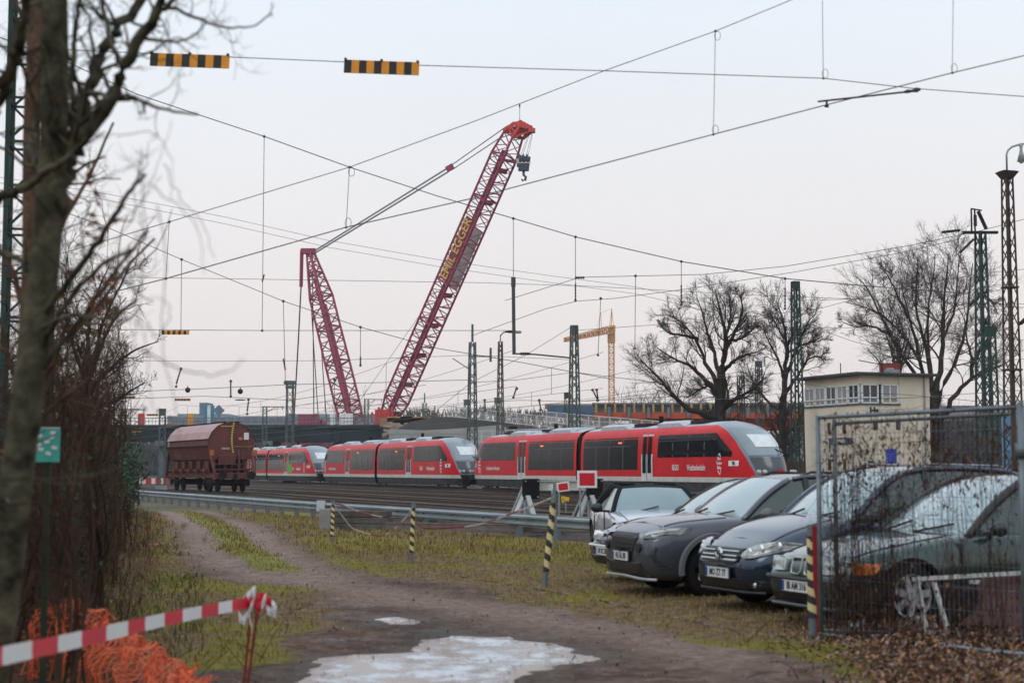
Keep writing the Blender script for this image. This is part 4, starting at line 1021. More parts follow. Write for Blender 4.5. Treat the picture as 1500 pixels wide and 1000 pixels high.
# --- dark green saloon behind the fence
P3 = dict(L=4.47, W=1.74, paint=paintm('dark_green_paint', (.008, .04, .034), .18, .3), wr=.32, axles=(.78, 3.50), rim=mat('alloy', (.42, .43, .44), .35, .6, .2, 8), spokes=7, spw=.07,
 top=[(0, .60), (.05, .66), (.15, .71), (.5, .80), (.9, .87), (1.3, .93), (1.5, .95), (3.5, .97), (4.2, .96), (4.4, .85), (4.47, .6)],
 shoulder=[(0, .56), (.1, .63), (.4, .72), (.8, .79), (1.4, .88), (2.5, .91), (3.6, .93), (4.3, .88), (4.47, .55)],
 plan=[(0, .56), (.05, .66), (.12, .72), (.22, .77), (.4, .81), (.8, .86), (2, .87), (3.4, .87), (4.0, .84), (4.47, .68)],
 nose=[(.2, .08), (.35, .0), (.48, .0), (.56, .05), (.7, .07), (.8, .1)],
 gh=dict(wb=1.32, wt=2.3, rt=3.3, rb=4.05, yb=.77, yr=.58, roof=[(0, 1.42), (.2, 1.46), (.5, 1.47), (.8, 1.44), (1, 1.38)]),
 doors=(1.35, 2.35, 3.2), bpil=(2.3, 3.15), platez=.385, plate='BI AM 316', mirror=mat('mirror_green', (.012, .03, .028), .3), pillar=trim)
loc, rz = row(1166, 16.3, 69); loc.z = gz(loc.x, loc.y) + .03
t, sf, body = car('saloon_car', 'dark green saloon behind the overgrown fence, orange indicator, double grille', loc, rz, P3)
for s in (-1, 1):
    q = [(s * .045, .66), (s * .20, .66), (s * .225, .63), (s * .22, .53), (s * .19, .50), (s * .065, .50), (s * .04, .53)]
    g_ = frontshape(t, 'grille', grille, q, sf, -.022)
    m = MB(); qq = q + [q[0]]; m.tube([(sf(y, z) - .02, y, z) for y, z in qq], .010, 6); m.build('grille_surround', chrome, g_)
    h_ = frontshape(t, 'headlight', lampg, [(s * .30, .645), (s * .62, .665), (s * .69, .66), (s * .67, .54), (s * .5, .525), (s * .29, .53)], sf, .015)
    for yy in (.40, .56):
        m = MB(); m.sphere((sf(s * yy, .6) + .0, s * yy, .595), .045, 10, (.35, 1, 1)); m.build('reflector', lampc, h_, smooth=True)
    x = -.33; m = MB()
    m.grid([[(-.16, s * .735, .645), (-.26, s * .785, .645), (-.44, s * .825, .635)], [(-.15, s * .75, .59), (-.26, s * .80, .59), (-.40, s * .835, .59)], [(-.16, s * .745, .535), (-.26, s * .795, .535), (-.36, s * .83, .54)]])
    m.build('indicator', mat('indicator_orange', (.95, .22, .01), .25, 0, .1, 8, coat=.5), t, smooth=True)
frontshape(t, 'lower_grille', grille, [(-.55, .31), (.55, .31), (.62, .21), (-.62, .21)], sf, .01)
m = MB(); m.tube([(sf(y, .47) + .03, y, .46) for y in [i * .08 for i in range(-9, 10)]], .022, 6); m.build('bumper_strip', trim, t)
m = MB(); m.tube([(sf(y, .2) + .05, y, .19) for y in [i * .08 for i in range(-9, 10)]], .02, 6); m.build('bumper_lip', mat('lip_green', (.03, .06, .06), .3), t)

# --- dark blue hatch behind the crossover
P4 = dict(P3); P4.update(L=4.2, W=1.74, paint=paintm('dark_blue_paint', (.02, .03, .07), .25, .5), plate='OF SC 28', platez=.42, mirror=trim,
 gh=dict(wb=1.2, wt=2.1, rt=3.3, rb=3.95, yb=.77, yr=.57, roof=[(0, 1.36), (.2, 1.41), (.5, 1.42), (.8, 1.39), (1, 1.30)]),
 top=[(0, .58), (.05, .66), (.15, .72), (.5, .82), (.9, .88), (1.3, .92), (1.5, .94), (3.5, .97), (3.9, .96), (4.1, .85), (4.2, .6)],
 shoulder=[(0, .54), (.1, .63), (.4, .74), (.8, .81), (1.4, .87), (2.5, .91), (3.6, .93), (4.1, .85), (4.2, .55)],
 plan=[(0, .56), (.05, .66), (.12, .72), (.22, .77), (.4, .81), (.8, .86), (2, .87), (3.4, .87), (4.2, .66)], axles=(.78, 3.3))
loc, rz = row(884, 22.9, 73); loc.z = gz(loc.x, loc.y)
t, sf, body = car('hatchback', 'dark blue low hatchback mostly hidden behind the grey crossover, only nose and screen showing', loc, rz, P4)
for s in (-1, 1):
    frontshape(t, 'headlight', lampc, [(s * .34, .66), (s * .66, .69), (s * .72, .66), (s * .68, .57), (s * .5, .56), (s * .33, .57)], sf, .02)
    q = [(s * .05, .66), (s * .22, .66), (s * .24, .57), (s * .2, .53), (s * .06, .53)]; g_ = frontshape(t, 'grille', grille, q, sf, -.022)
    m = MB(); qq = q + [q[0]]; m.tube([(sf(y, z) - .02, y, z) for y, z in qq], .010, 6); m.build('grille_surround', chrome, g_)
m = MB(); m.tube([(sf(y, .50) + .03, y, .49) for y in [i * .08 for i in range(-9, 10)]], .025, 6); m.build('bumper_strip', chrome, t)
frontshape(t, 'lower_grille', grille, [(-.6, .36), (.6, .36), (.66, .22), (-.66, .22)], sf, .01)

# --- silver roadster
P5 = dict(P3); P5.update(L=4.1, W=1.80, paint=paintm('silver_blue_paint', (.48, .52, .56), .28, .2), plate='HU Z 4', platez=.4, wr=.33, axles=(.8, 3.28), rim=mat('rim_dark', (.04, .04, .045), .4, .4),
 top=[(0, .52), (.05, .6), (.2, .68), (.6, .80), (1.0, .87), (1.5, .91), (1.8, .92), (3.2, .94), (3.8, .93), (4.0, .85), (4.1, .6)],
 shoulder=[(0, .48), (.1, .57), (.3, .66), (.7, .78), (1.5, .84), (2.5, .86), (3.3, .92), (3.8, .88), (4.1, .55)],
 plan=[(0, .5), (.05, .62), (.12, .70), (.22, .78), (.4, .85), (.8, .89), (1.8, .86), (2.6, .87), (3.3, .90), (3.8, .84), (4.1, .6)],
 gh=dict(wb=1.45, wt=2.05, rt=2.75, rb=3.3, yb=.76, yr=.56, roof=[(0, 1.245), (.2, 1.28), (.5, 1.285), (.8, 1.27), (1, 1.22)]),
 roofmat=mat('soft_top', (.018, .02, .022), .9, 0, .2, 6), pillar=mat('soft_top'), sideg=mat('roadster_side_glass', (.30, .38, .36), .12), doors=(1.65, 2.75), bpil=(), mirror=trim, cpw=.12, screen=mat('roadster_screen', (.19, .27, .29), .12, 0, .15, 1, spec=.8))
loc = V((2.62, 25.7, 0)); loc.z = gz(loc.x, loc.y); 
t, sf, body = car('roadster', 'silver blue soft top roadster facing the camera at the far end of the row', loc, math.atan2(-.98, .10), P5)
for s in (-1, 1): frontshape(t, 'headlight', lampg, [(s * .5, .58), (s * .72, .64), (s * .78, .62), (s * .7, .54)], sf, .02)
# small blue container behind the cars seen over the van roof
# ------------------------------------------------------------------ crawler crane
def lattice(m, a0, a1, c0, c1, n, r, rd=None, faces=(0, 1, 2, 3), zig=True):
    """a0, a1: lists of 4 corner points at both ends; c: chord radius, rd: diagonal radius"""
    rd = rd or r * .5
    for i in range(4): m.bar(a0[i], a1[i], r * 2)
    pt = lambda i, t: V(a0[i]).lerp(V(a1[i]), t)
    for f in faces:
        i, j = f, (f + 1) % 4
        for k in range(n):
            t0, t1 = k / n, (k + 1) / n
            a, b = (i, j) if k % 2 == 0 else (j, i)
            m.bar(pt(a, t0), pt(b, t1), rd * 2)
            if not zig: m.bar(pt(i, t1), pt(j, t1), rd * 2)
def boxsec(P, e1, e2, w1, w2):
    return [P + e1 * a * w1 / 2 + e2 * b_ * w2 / 2 for a, b_ in ((-1, -1), (1, -1), (1, 1), (-1, 1))]
B0 = at(565, 622, 270); B1 = at(752, 198, 250)
crane = thing('crawler_crane', 'huge magenta red lattice boom crane rising behind the bridge', 'crane', (B0.x, B0.y, 0))
CO = V((-B0.x, -B0.y, 0))
bd = (B1 - B0).normalized(); e1 = V((.64, .77, 0)); e1 = (e1 - bd * bd.dot(e1)).normalized(); e2 = bd.cross(e1).normalized()
if e2.y > 0: e2 = -e2
bn = lambda t: B0.lerp(B1, t) + CO
m = MB(); seg = [(0, .6, .5), (.09, 1, 1), (.93, 1, 1), (1.0, .75, .8)]
WA, WB = 3.2, 2.7
ts = [0, .09] + [.09 + .84 * k / 6 for k in range(1, 7)] + [1.0]
def sc_(t): return 0.55 + .45 * min(1, t / .09) if t < .09 else (1 - .25 * max(0, (t - .93) / .07))
for a, b_ in zip(ts, ts[1:]):
    A = boxsec(bn(a), e1, e2, WA * sc_(a), WB * sc_(a)); Bq = boxsec(bn(b_), e1, e2, WA * sc_(b_), WB * sc_(b_))
    lattice(m, A, Bq, 0, 0, 3 if b_ - a < .1 else 7, .13, .065)
    for i in range(4): m.bar(Bq[i], Bq[(i + 1) % 4], .22)
boom = m.build('boom', M_['crane'], crane)
# walkway along the boom and joint frames on the side facing the camera
m = MB(); m.grid([[bn(t) - e1 * WA * .1 - e2 * .0 + e1 * s * .8 for s in (-1, 1)] for t in (.03, .95)])
o = m.build('walkway', mat('crane_mesh', (.42, .11, .18), .7, 0, .2, .5), boom)
m = MB()
for k in range(26):
    t = .05 + k * .035
    if .50 < t < .73: continue
    c = bn(t) - e1 * WA * .0; m.grid([[c + bd * i * (.45 + .25 * (k % 3)) + e1 * 0 + e1.cross(bd) * 0 + e1 * j * WA * .42 + e2 * WB * .3 for j in (-1, 1)] for i in (-1, 1)]) if k % 3 == 0 else m.bar(c - e1 * WA * .5 + e2 * WB / 2, c + e1 * WA * .5 + e2 * WB / 2, .35, .15)
m.build('cross_frame', mat('crane_red_dull', (.30, .03, .06), .6, 0, .2, .5), boom)
# company lettering on the camera-side face and the blank back of the far board
nrm = -e2 if (-e2).y < 0 else e2
EL = [-1, 1]
leftn = -e1 if (-e1).y < 0 else e1          # outward side face towards the camera / left
midL = bn(.62) + leftn * (WA / 2 + .1)
sdir = e2
Mx = Matrix((bd, sdir if bd.cross(sdir).dot(leftn) > 0 else -sdir, leftn)).transposed().to_4x4(); Mx.translation = midL
txy = mat('crane_lettering', (.60, .36, .10), .5, 0, .1, 2)
fw = text_mesh('lettering', 'EMIL EGGER', 2.35, txy, Mx, crane, xs=.86, extrude=.03, bold=.04)
m = MB(); m.grid([[bn(t) + leftn * (WA / 2 + .02) + sdir * s * WB * .30 for s in (-1, 1)] for t in (.515, .725)]); m.build('sign_board', mat('crane_sign_board', (.20, .035, .06), .7, 0, .15, .6), crane)
m = MB(); a = bn(.425) + leftn * (WA / 2 + .02); b_ = bn(.69) + leftn * (WA / 2 + .02)
bk = MB(); a2 = bn(.49) - leftn * (WA / 2 - .1); b2 = bn(.69) - leftn * (WA / 2 - .1)
bk.grid([[p + sdir * s * WB * .40 for s in (-1, 1)] for p in (a2, b2)]); bk.build('sign_back', mat('sign_back', (.42, .38, .37), .7, 0, .08, .6), crane)
# boom head
hd = MB(); T = bn(1.0)
tipv = V((.93, -.35, -.12)) * .62
A = boxsec(T, e1, e2, WA * .8, WB * .8); Bq = boxsec(T + bd * 1.7 + tipv * 1.2, e1, e2, WA * .75, WB * .5); lattice(hd, A, Bq, 0, 0, 2, .2, .13, zig=False)
C1 = T + tipv * 4.4 + bd * .9
for p in A + Bq: hd.bar(p, C1 + (p - T) * .12, .3)
hd.box(C1, (1.1, 1.2, .6)); hd.box(T + tipv * 2.0 + bd * 1.3, (1.6, 1.4, .5), ry=R(18)); hd.box(T + bd * 1.8 + tipv * .4, (1.3, 1.4, .6), ry=R(15))
for k in range(4): hd.disc(T + bd * 1.9 + tipv * (.6 + k * .9) + V((0, 0, .2 - k * .25)), .42, (0, 1, 0), .9, 14)
hd.build('boom_head', M_['craneo'], crane)
m = MB(); m.bar(T + bd * 2.5, T + bd * 2.5 + V((0, 0, 2.6)), .08); m.disc(T + bd * 2.5 + V((0, 0, 2.4)), .12, (0, 0, 1), .5, 8); m.build('mast_light', M_['rust'], crane)
# hook block
hb = thing('hook_block', 'dark blue hook block hanging from the magenta crane head', 'crane hook', at(767, 240, 249)); H0 = at(767, 240, 249)
m = MB(); m.box((0, 0, .3), (2.0, 1.0, 1.8), ry=R(8)); m.box((0, 0, -.8), (1.7, .9, .7)); 
for sx in (-.6, 0, .6): m.disc((sx, 0, .7), .85, (1, 0, .1), .3, 18)
m.build('block', mat('navy_block', (.03, .04, .07), .5, 0, .3, 1), hb, bevel=.1)
m = MB(); m.box((0, -.55, .1), (2.2, .06, .25)); m.box((-.9, -.5, .5), (.5, .1, .5)); m.build('stripe', mat('dull_white', (.5, .45, .45), .6), hb)
m = MB(); m.tube([(0, 0, -1.1), (0, 0, -1.8), (.35, 0, -2.1), (.25, 0, -2.6), (-.15, 0, -2.7), (-.35, 0, -2.4)], [.22, .2, .2, .22, .18, .08], 8); m.build('hook', mat('navy_block'), hb, smooth=True)
m = MB()
for dx in (-.5, -.2, .4, .7): m.tube([H0 * 0 + V((dx, 0, 1.2)), C1 - CO - H0 + V((dx * .5 - .2, 0, -.4))], .03, 4)
m.build('hoist_rope', M_['wire'], hb)
# rear mast
Q0 = at(516, 620, 272); Q1 = at(455, 372, 282); qd = (Q1 - Q0).normalized(); f1 = (V((.64, .77, 0)) - qd * qd.dot(V((.64, .77, 0)))).normalized(); f2 = qd.cross(f1).normalized()
qn = lambda t: Q0.lerp(Q1, t) + CO
m = MB()
tq = [(0, 3.0), (.12, 3.3), (.35, 3.3), (.55, 3.2), (.74, 3.2), (.88, 2.1), (1, 1.1)]
for (a, wa), (b_, wb_) in zip(tq, tq[1:]):
    A = boxsec(qn(a), f1, f2, wa, wa * .8); Bq = boxsec(qn(b_), f1, f2, wb_, wb_ * .8); lattice(m, A, Bq, 0, 0, 5, .14, .075)
    for i in range(4): m.bar(Bq[i], Bq[(i + 1) % 4], .22)
m.grid([[qn(t) + f1 * s for s in (-.9, -.1)] for t in (.05, .85)]); m.grid([[qn(t) + f1 * s for s in (.35, .95)] for t in (.1, .7)])
m.build('rear_mast', M_['crane'], crane)
m = MB(); A = at(452, 366, 282) + CO; m.tube([A + V((-1.2, 0, 0)), at(442, 376, 282) + CO, at(441, 420, 282) + CO], .35, 6); m.box(at(452, 368, 282) + CO, (2.6, 1.4, .9)); m.build('mast_head', M_['crane'], crane)
m = MB()
for dx, dy in ((0, 0), (0, 6)): m.tube([at(463, 366 + dy * .6, 281) + CO, at(656, 246 + dy, 262) + CO], .14, 6)
m.build('pendant_bar', mat('pendant', (.28, .29, .31), .4, .4), crane)
m = MB(); m.box(at(659, 246, 262) + CO, (1.3, .8, .9), ry=R(-30)); m.build('pendant_joint', M_['crane'], crane)
for a, b_ in (((660, 243, 262), (744, 184, 250)), ((662, 249, 262), (737, 199, 250))): m = MB(); m.tube([at(*a) + CO, at(*b_) + CO], .08, 5); m.build('guy_rope', M_['rustgrey'], crane)
m = MB(); m.tube([at(441, 420, 282) + CO, at(437, 500, 284) + CO, at(429, 640, 290) + CO], .13, 5)
for a, b_ in (((452, 385), (468, 640)), ((458, 400), (460, 640)), ((470, 500), (480, 640))): m.build('guy_rope', M_['rustgrey'], crane); m = MB(); m.tube([at(*a, 283) + CO, at(*b_, 280) + CO], .09, 5)
m.build('guy_rope', M_['rustgrey'], crane); m = MB(); m.tube([at(640, 425, 262) + CO, at(525, 590, 270) + CO], .04, 4)
m.build('guy_rope', M_['rustgrey'], crane)
m = MB(); m.box((-12, 8, 2.4), (22, 8, 2.4)); m.box((-2, 2, 1), (16, 3, 1.9)); m.box((-2, 10, 1), (16, 3, 1.9)); m.box((-18, 8, 4.5), (6, 7, 4.5)); m.box((-3, 4, 5), (3, 3, 3))
m.build('superstructure', M_['crane'], crane, bevel=.15)
m = MB()
for (a, b_) in (((440, 655), (470, 615)), ((470, 615), (500, 655)), ((430, 625), (470, 628)), ((500, 655), (560, 640)), ((545, 655), (590, 655)), ((540, 640), (560, 655))): m.bar(at(*a, 262) + CO, at(*b_, 262) + CO, .8)
lattice(m, boxsec(at(415, 656, 262) + CO, V((0, 1, 0)), V((0, 0, 1)), 3, 2.4), boxsec(at(600, 654, 262) + CO, V((0, 1, 0)), V((0, 0, 1)), 3, 2.4), 0, 0, 12, .22, .16)
m.box(at(452, 622, 275) + CO, (3.2, 4, 3.4))
m.build('ballast_frame', M_['crane'], crane)

# ------------------------------------------------------------------ yellow tower crane
tcp = at(896, 600, 300); TCZ = lambda y: at(896, y, 300).z
tw = thing('tower_crane', 'small orange yellow tower crane far beyond the red bridge', 'crane', (tcp.x, tcp.y, 0)); ym = mat('tower_crane_orange', (.60, .31, .12), .5, 0, .12, 1)
m = MB(); lattice(m, [V((x, y, 0)) for x, y in ((-.48, -.48), (.48, -.48), (.48, .48), (-.48, .48))], [V((x, y, TCZ(500))) for x, y in ((-.48, -.48), (.48, -.48), (.48, .48), (-.48, .48))], 0, 0, 24, .10, .055, zig=False); m.build('tower', ym, tw)
m = MB(); m.box((0, 0, TCZ(492)), (1.4, 1.4, 2.6)); m.box((.2, 0, TCZ(481)), (1.1, 1.2, 1.2)); m.build('slewing_unit', ym, tw, bevel=.05)
m = MB(); zj = TCZ(483); jb = V((-9.5, -25, at(858, 498, 275).z - .0)); j0 = V((-.2, 0, zj)); jd = (jb - j0).normalized()
sx_ = jd.cross(V((0, 0, 1))).normalized()
lattice(m, [j0 + sx_ * a + V((0, 0, b_)) for a, b_ in ((-.6, -.5), (.6, -.5), (.6, .6), (-.6, .6))], [jb + sx_ * a * .5 + V((0, 0, b_)) for a, b_ in ((-.4, -.2), (.4, -.2), (.4, .3), (-.4, .3))], 0, 0, 22, .13, .09); m.build('jib', ym, tw)
m = MB(); m.bar((0, 0, zj), (.1, 0, TCZ(452)), .14); m.bar((.5, 0, zj), (.1, 0, TCZ(452)), .1); m.bar((-.4, 0, zj), (.1, 0, TCZ(452)), .1)
q = at(881, 480, 290); q2 = at(880, 458, 290); o_ = V((-tcp.x, -tcp.y, 0)); m.bar(q + o_, q2 + o_, .1); m.bar(q + o_ + V((-.8, 0, 0)), q2 + o_, .06); m.tube([q2 + o_, (.1, 0, TCZ(452))], .03, 4)
m.build('apex_frame', ym, tw)

# ------------------------------------------------------------------ road bridge
bs = mat('bridge_steel', (.025, .038, .045), .7, 0, .3, .25, bump=.1); YB = 235
def bz(py): return at(300, py, YB).z
br = thing('road_bridge', 'dark steel girder road bridge spanning the tracks at the left', 'bridge', (at(340, 640, YB).x, YB, 0)); bx = lambda px: (px - 340) / FPX * YB
m = MB(); m.span((bx(60), 0, bz(646)), (bx(566), .5, bz(626))); m.span((bx(60), -.15, bz(646.5)), (bx(566), .7, bz(645))); m.span((bx(60), -.3, bz(627)), (bx(566), 9, bz(622)))
m.span((bx(60), 8.5, bz(646)), (bx(566), 9, bz(627)))
for k in range(36): m.span((bx(64 + k * 14), -.1, bz(645)), (bx(64 + k * 14) + .15, 0, bz(627)))
m.build('girder', bs, br)
m = MB(); m.span((bx(60), -.02, bz(636)), (bx(566), -.001, bz(635))); m.build('girder_stiffener', bs, br)
for px in (106, 236, 400 - 8, 556):
    m = MB()
    for dy in (1, 7): m.tube([(bx(px), dy, 0), (bx(px), dy, bz(645))], .55, 12)
    m.box((bx(px), 4, bz(646) - .3), (1.6, 9, .7)); m.build('pier', mat('pier', (.13, .16, .18), .8, 0, .2, .4), br)
rl_ = mat('railing', (.14, .18, .2), .6, .3)
m = MB(); m.bar((bx(60), -.2, bz(612)), (bx(566), -.2, bz(612)), .1); m.bar((bx(60), -.2, bz(617)), (bx(566), -.2, bz(617)), .07)
for k in range(100): m.bar((bx(60 + k * 5.1), -.2, bz(622)), (bx(60 + k * 5.1), -.2, bz(612)), .06)
m.build('railing', rl_, br)
# demolished end
rb_ = mat('rubble_concrete', (.30, .23, .17), .95, 0, .35, .7, bump=.5, bscale=2)
rng2 = random.Random(5); en = thing('bridge_stump', 'broken ochre concrete bridge end under demolition', 'bridge stump', (at(596, 640, YB).x, YB, 0)); ex = lambda px: (px - 596) / FPX * YB
m = MB(); m.span((ex(566), 0, bz(636)), (ex(626), 9, bz(622)))
for k in range(40):
    px = rng2.uniform(566, 628); m.box((ex(px), rng2.uniform(-.6, .2), bz(rng2.uniform(621, 638))), (rng2.uniform(.4, 2), .8, rng2.uniform(.2, .8)), ry=rng2.uniform(-.2, .2))
m.build('deck', rb_, en)
m = MB()
for k in range(14):
    px = 566 + k * 4.2; m.box((ex(px), .5 + rng2.uniform(0, 1), (bz(636) + bz(655)) / 2), (.45, .6, bz(636) - bz(655)))
m.span((ex(566), 3, bz(655)), (ex(622), 5, bz(640))); m.build('broken_pier', mat('dark_rubble', (.10, .055, .04), .95, 0, .4, .8), en)
m = MB()
for k in range(5): m.box((ex(575 + k * 10), 2, bz(617 - (k % 2) * 2)), (3.8, 2, 1.1))
m.build('formwork', mat('form_orange', (.45, .22, .08), .8, 0, .3, 1), en)
# orange barrier boards and containers on the bridge
for k, (px, w_, col, lb) in enumerate(((560, 22, 'craneo', 'orange red barrier boards at the foot of the crane boom'), (507, 20, 'white', 'white site hut panel on the bridge left of the boom'), (487, 8, 'white', 'narrow white site panel on the bridge'), (306, 5, 'white', 'white and blue upright banner on the bridge'), (279, 8, 'orange', 'orange round-cornered sign on the bridge railing'), (207, 10, 'craneo', 'small red tarpaulin on the bridge far left'))):
    p = at(px, 614, YB + 4); hgt = {0: 2.4, 3: 3.0}.get(k, 1.8); zb_ = bz(622)
    m = MB(); m.box((p.x, p.y, zb_ + hgt / 2), (w_ / FPX * YB, .25, hgt)); 
    if k == 0:
        for q in range(4): m.box((p.x - 1.5 + q, p.y - .3, zb_ + 1.2 + .5 * (q % 2)), (.35, .15, 1.6 + .5 * (q % 2)))
    if k == 3:
        m.k = 1; 
        for s in (-1, 1): m.box((p.x + s * .55, p.y, zb_ + hgt / 2), (.5, .3, hgt))
    tag(m.build('site_panel', [M_[col], mat('banner_blue', (.05, .22, .33), .6)], bevel=.04), lb, 'site panel')

# ------------------------------------------------------------------ red formwork bridge on the right
YR = 175; ro = mat('formwork_red', (.42, .085, .045), .8, 0, .12, .3); rz_ = lambda py: at(1000, py, YR).z
fb = thing('formwork_bridge', 'new bridge under construction with orange red formwork and grey posts', 'bridge', (at(1000, 600, YR).x, YR, 0)); fx_ = lambda px: (px - 1000) / FPX * YR
m = MB(); m.span((fx_(872), 0, rz_(613)), (fx_(1345), 8, rz_(604))); m.span((fx_(930), 1.2, rz_(628)), (fx_(1345), 8, rz_(613))); m.build('girder', ro, fb)
m = MB(); m.span((fx_(868), 1.0, rz_(603)), (fx_(1345), 1.3, rz_(592))); m.build('side_form', mat('side_form', (.15, .17, .18), .8, 0, .25, .6), fb)
m = MB(); m.span((fx_(868), .5, rz_(592)), (fx_(1345), .9, rz_(589.5))); m.span((fx_(868), .4, rz_(604)), (fx_(1345), .9, rz_(602.5))); m.build('top_beam', mat('form_beam', (.12, .13, .14), .7), fb)
for k in range(34):
    m = MB(); px = 872 + k * 14; m.span((fx_(px), .3, rz_(604)), (fx_(px + 3), .6, rz_(591))); o = m.build('timber', mat('timber_yellow', (.42, .27, .11), .8, 0, .2, 1), fb)
for k in range(16):
    m = MB(); px = 890 + k * 29; m.span((fx_(px), -.3, rz_(612)), (fx_(px + 4), .2, rz_(596))); m.build('post', mat('blue_grey', (.12, .16, .19), .6), fb)
for px in (880, 1020, 1175, 1320):
    m = MB(); m.span((fx_(px), 2, 0), (fx_(px + 14), 6, rz_(613))); m.build('pier', M_['concrete'], fb)
m = MB(); p = at(842, 602, 180); m.box((p.x, p.y, p.z), (6.2, 2.4, 1.3)); tag(m.build('blue_container', mat('cont_blue', (.05, .11, .18), .6, 0, .3, 1), bevel=.05), 'blue site container left of the orange formwork', 'container')
m = MB(); p = at(850, 595, 181); m.box((p.x, p.y, p.z), (8, 2.4, .5)); tag(m.build('timber_pile', mat('timber_yellow')), 'yellow timber pile on top of the blue container', 'timber pile')
# embankment, retaining wall
em = mat('embankment', (.10, .095, .09), .95, 0, .25, .3, bump=.4, bscale=3); emb = MB()
ep = [(560, 640), (600, 618), (640, 610), (700, 612), (760, 622), (850, 636), (950, 641), (1100, 650)]
YE = 188; f_ = [at(a, b_, YE) for a, b_ in ep]
emb.grid([[V((p.x, p.y, 0)) for p in f_], [p for p in f_], [p + V((0, 18, .3)) for p in f_], [V((p.x, p.y + 24, 0)) for p in f_]]); tag(emb.build('terrain', em), kind='structure')
m = MB(); wc = mat('wall_pale', (.33, .34, .33), .9, 0, .1, .4)
ep = [(570, 628), (620, 630), (660, 628), (735, 622), (742, 626), (742, 662), (570, 662)]
YW = 178; pts = [at(a, b_, YW) for a, b_ in ep]
m.loft([[p for p in pts], [p + V((0, 1, 0)) for p in pts]])
for k in range(5):
    for j in range(12): p = at(575 + j * 14 + (k % 2) * 7, 633 + k * 6, YW - .03); m.box(p, (1.02, .06, .40))
tag(m.build('retaining_wall', wc), 'pale grey stepped concrete block wall behind the middle train', 'wall')
m = MB(); p = at(752, 640, 176); m.box(p, (.9, 1, 2.4)); tag(m.build('dark_cabinet', M_['black'], bevel=.05), 'black upright cabinet at the right end of the pale wall', 'cabinet')
# construction fence panels
fpm = mat('barrier_white', (.50, .50, .49), .6, 0, .1, 1)
def site_fence(px0, py0, px1, py1, Y0, Y1, n, h, lb, red=False):
    for k in range(n):
        a = at(px0 + (px1 - px0) * k / n, py0 + (py1 - py0) * k / n, Y0 + (Y1 - Y0) * k / n); b_ = at(px0 + (px1 - px0) * (k + .94) / n, py0 + (py1 - py0) * (k + .94) / n, Y0 + (Y1 - Y0) * (k + .94) / n)
        m = MB(); u = V((0, 0, h))
        for p, q in ((a, b_), (a + u, b_ + u), (a, a + u), (b_, b_ + u)): m.bar(p, q, .09)
        m.bar(a + u * .5, b_ + u * .5, .05)
        for j in range(1, 8): p = a.lerp(b_, j / 8); m.bar(p, p + u, .035)
        tag(m.build('mesh_barrier', M_['craneo'] if red and k % 5 == 0 else fpm), lb, 'site barrier', lb)
site_fence(655, 609, 860, 631, 186, 176, 14, 1.15, 'white mesh barrier panels running down the ramp in the upper row')
site_fence(690, 648, 930, 640, 170, 166, 15, 1.2, 'white mesh barrier panels in the lower row just above the train roof')
site_fence(800, 618, 1050, 640, 172, 160, 16, 1.1, 'white mesh barrier panels right of the lattice mast in front of the orange formwork')
m = MB(); p = at(889, 630, 164); m.box(p, (1.2, .1, .7)); tag(m.build('orange_board', M_['craneo']), 'small orange red board hung on the site barriers', 'board')

# ------------------------------------------------------------------ far away: hall, tree belt, hills
hz = mat('hall_grey', (.22, .26, .30), .8, 0, .12, .05); hl = thing('industrial_hall', 'long pale blue grey industrial hall on the horizon behind the bridge', 'building', (at(350, 620, 520).x, 520, 0)); hx = lambda px: (px - 350) / FPX * 520; h_z = lambda py: at(350, py, 520).z
m = MB(); m.span((hx(245), 0, 0), (hx(545), 60, h_z(609))); m.span((hx(255), 5, h_z(609)), (hx(330), 40, h_z(605))); m.span((hx(420), -.5, 0), (hx(560), 50, h_z(606))); m.build('wall', hz, hl)
m = MB(); m.prism([(hx(258), h_z(605)), (hx(285), h_z(601)), (hx(322), h_z(602)), (hx(332), h_z(606))], 1, 2, 30); m.build('roof', mat('hall_roof', (.30, .33, .36), .7), hl) if False else None
m = MB(); m.span((hx(289), 3, 0), (hx(302), 12, h_z(589))); m.span((hx(299), 2.5, 0), (hx(301), 3, h_z(591))); m.build('tower', mat('tower_blue', (.13, .18, .24), .7, 0, .1, .1), hl)
for k in range(24):
    m = MB(); px = 250 + k * 12; m.span((hx(px), -.6, h_z(617)), (hx(px + 8), -.52, h_z(612))); m.build('window', mat('hall_window', (.13, .16, .19), .4), hl)
p = at(320.5, 601, 500); m = MB(); m.box(p, (2.6, .3, 2.6), ry=R(45)); m.bar(p, p + V((0, .3, -3)), .4); tag(m.build('diamond_sign', mat('tower_blue'), ), 'grey blue diamond shaped sign on the hall roof', 'sign')
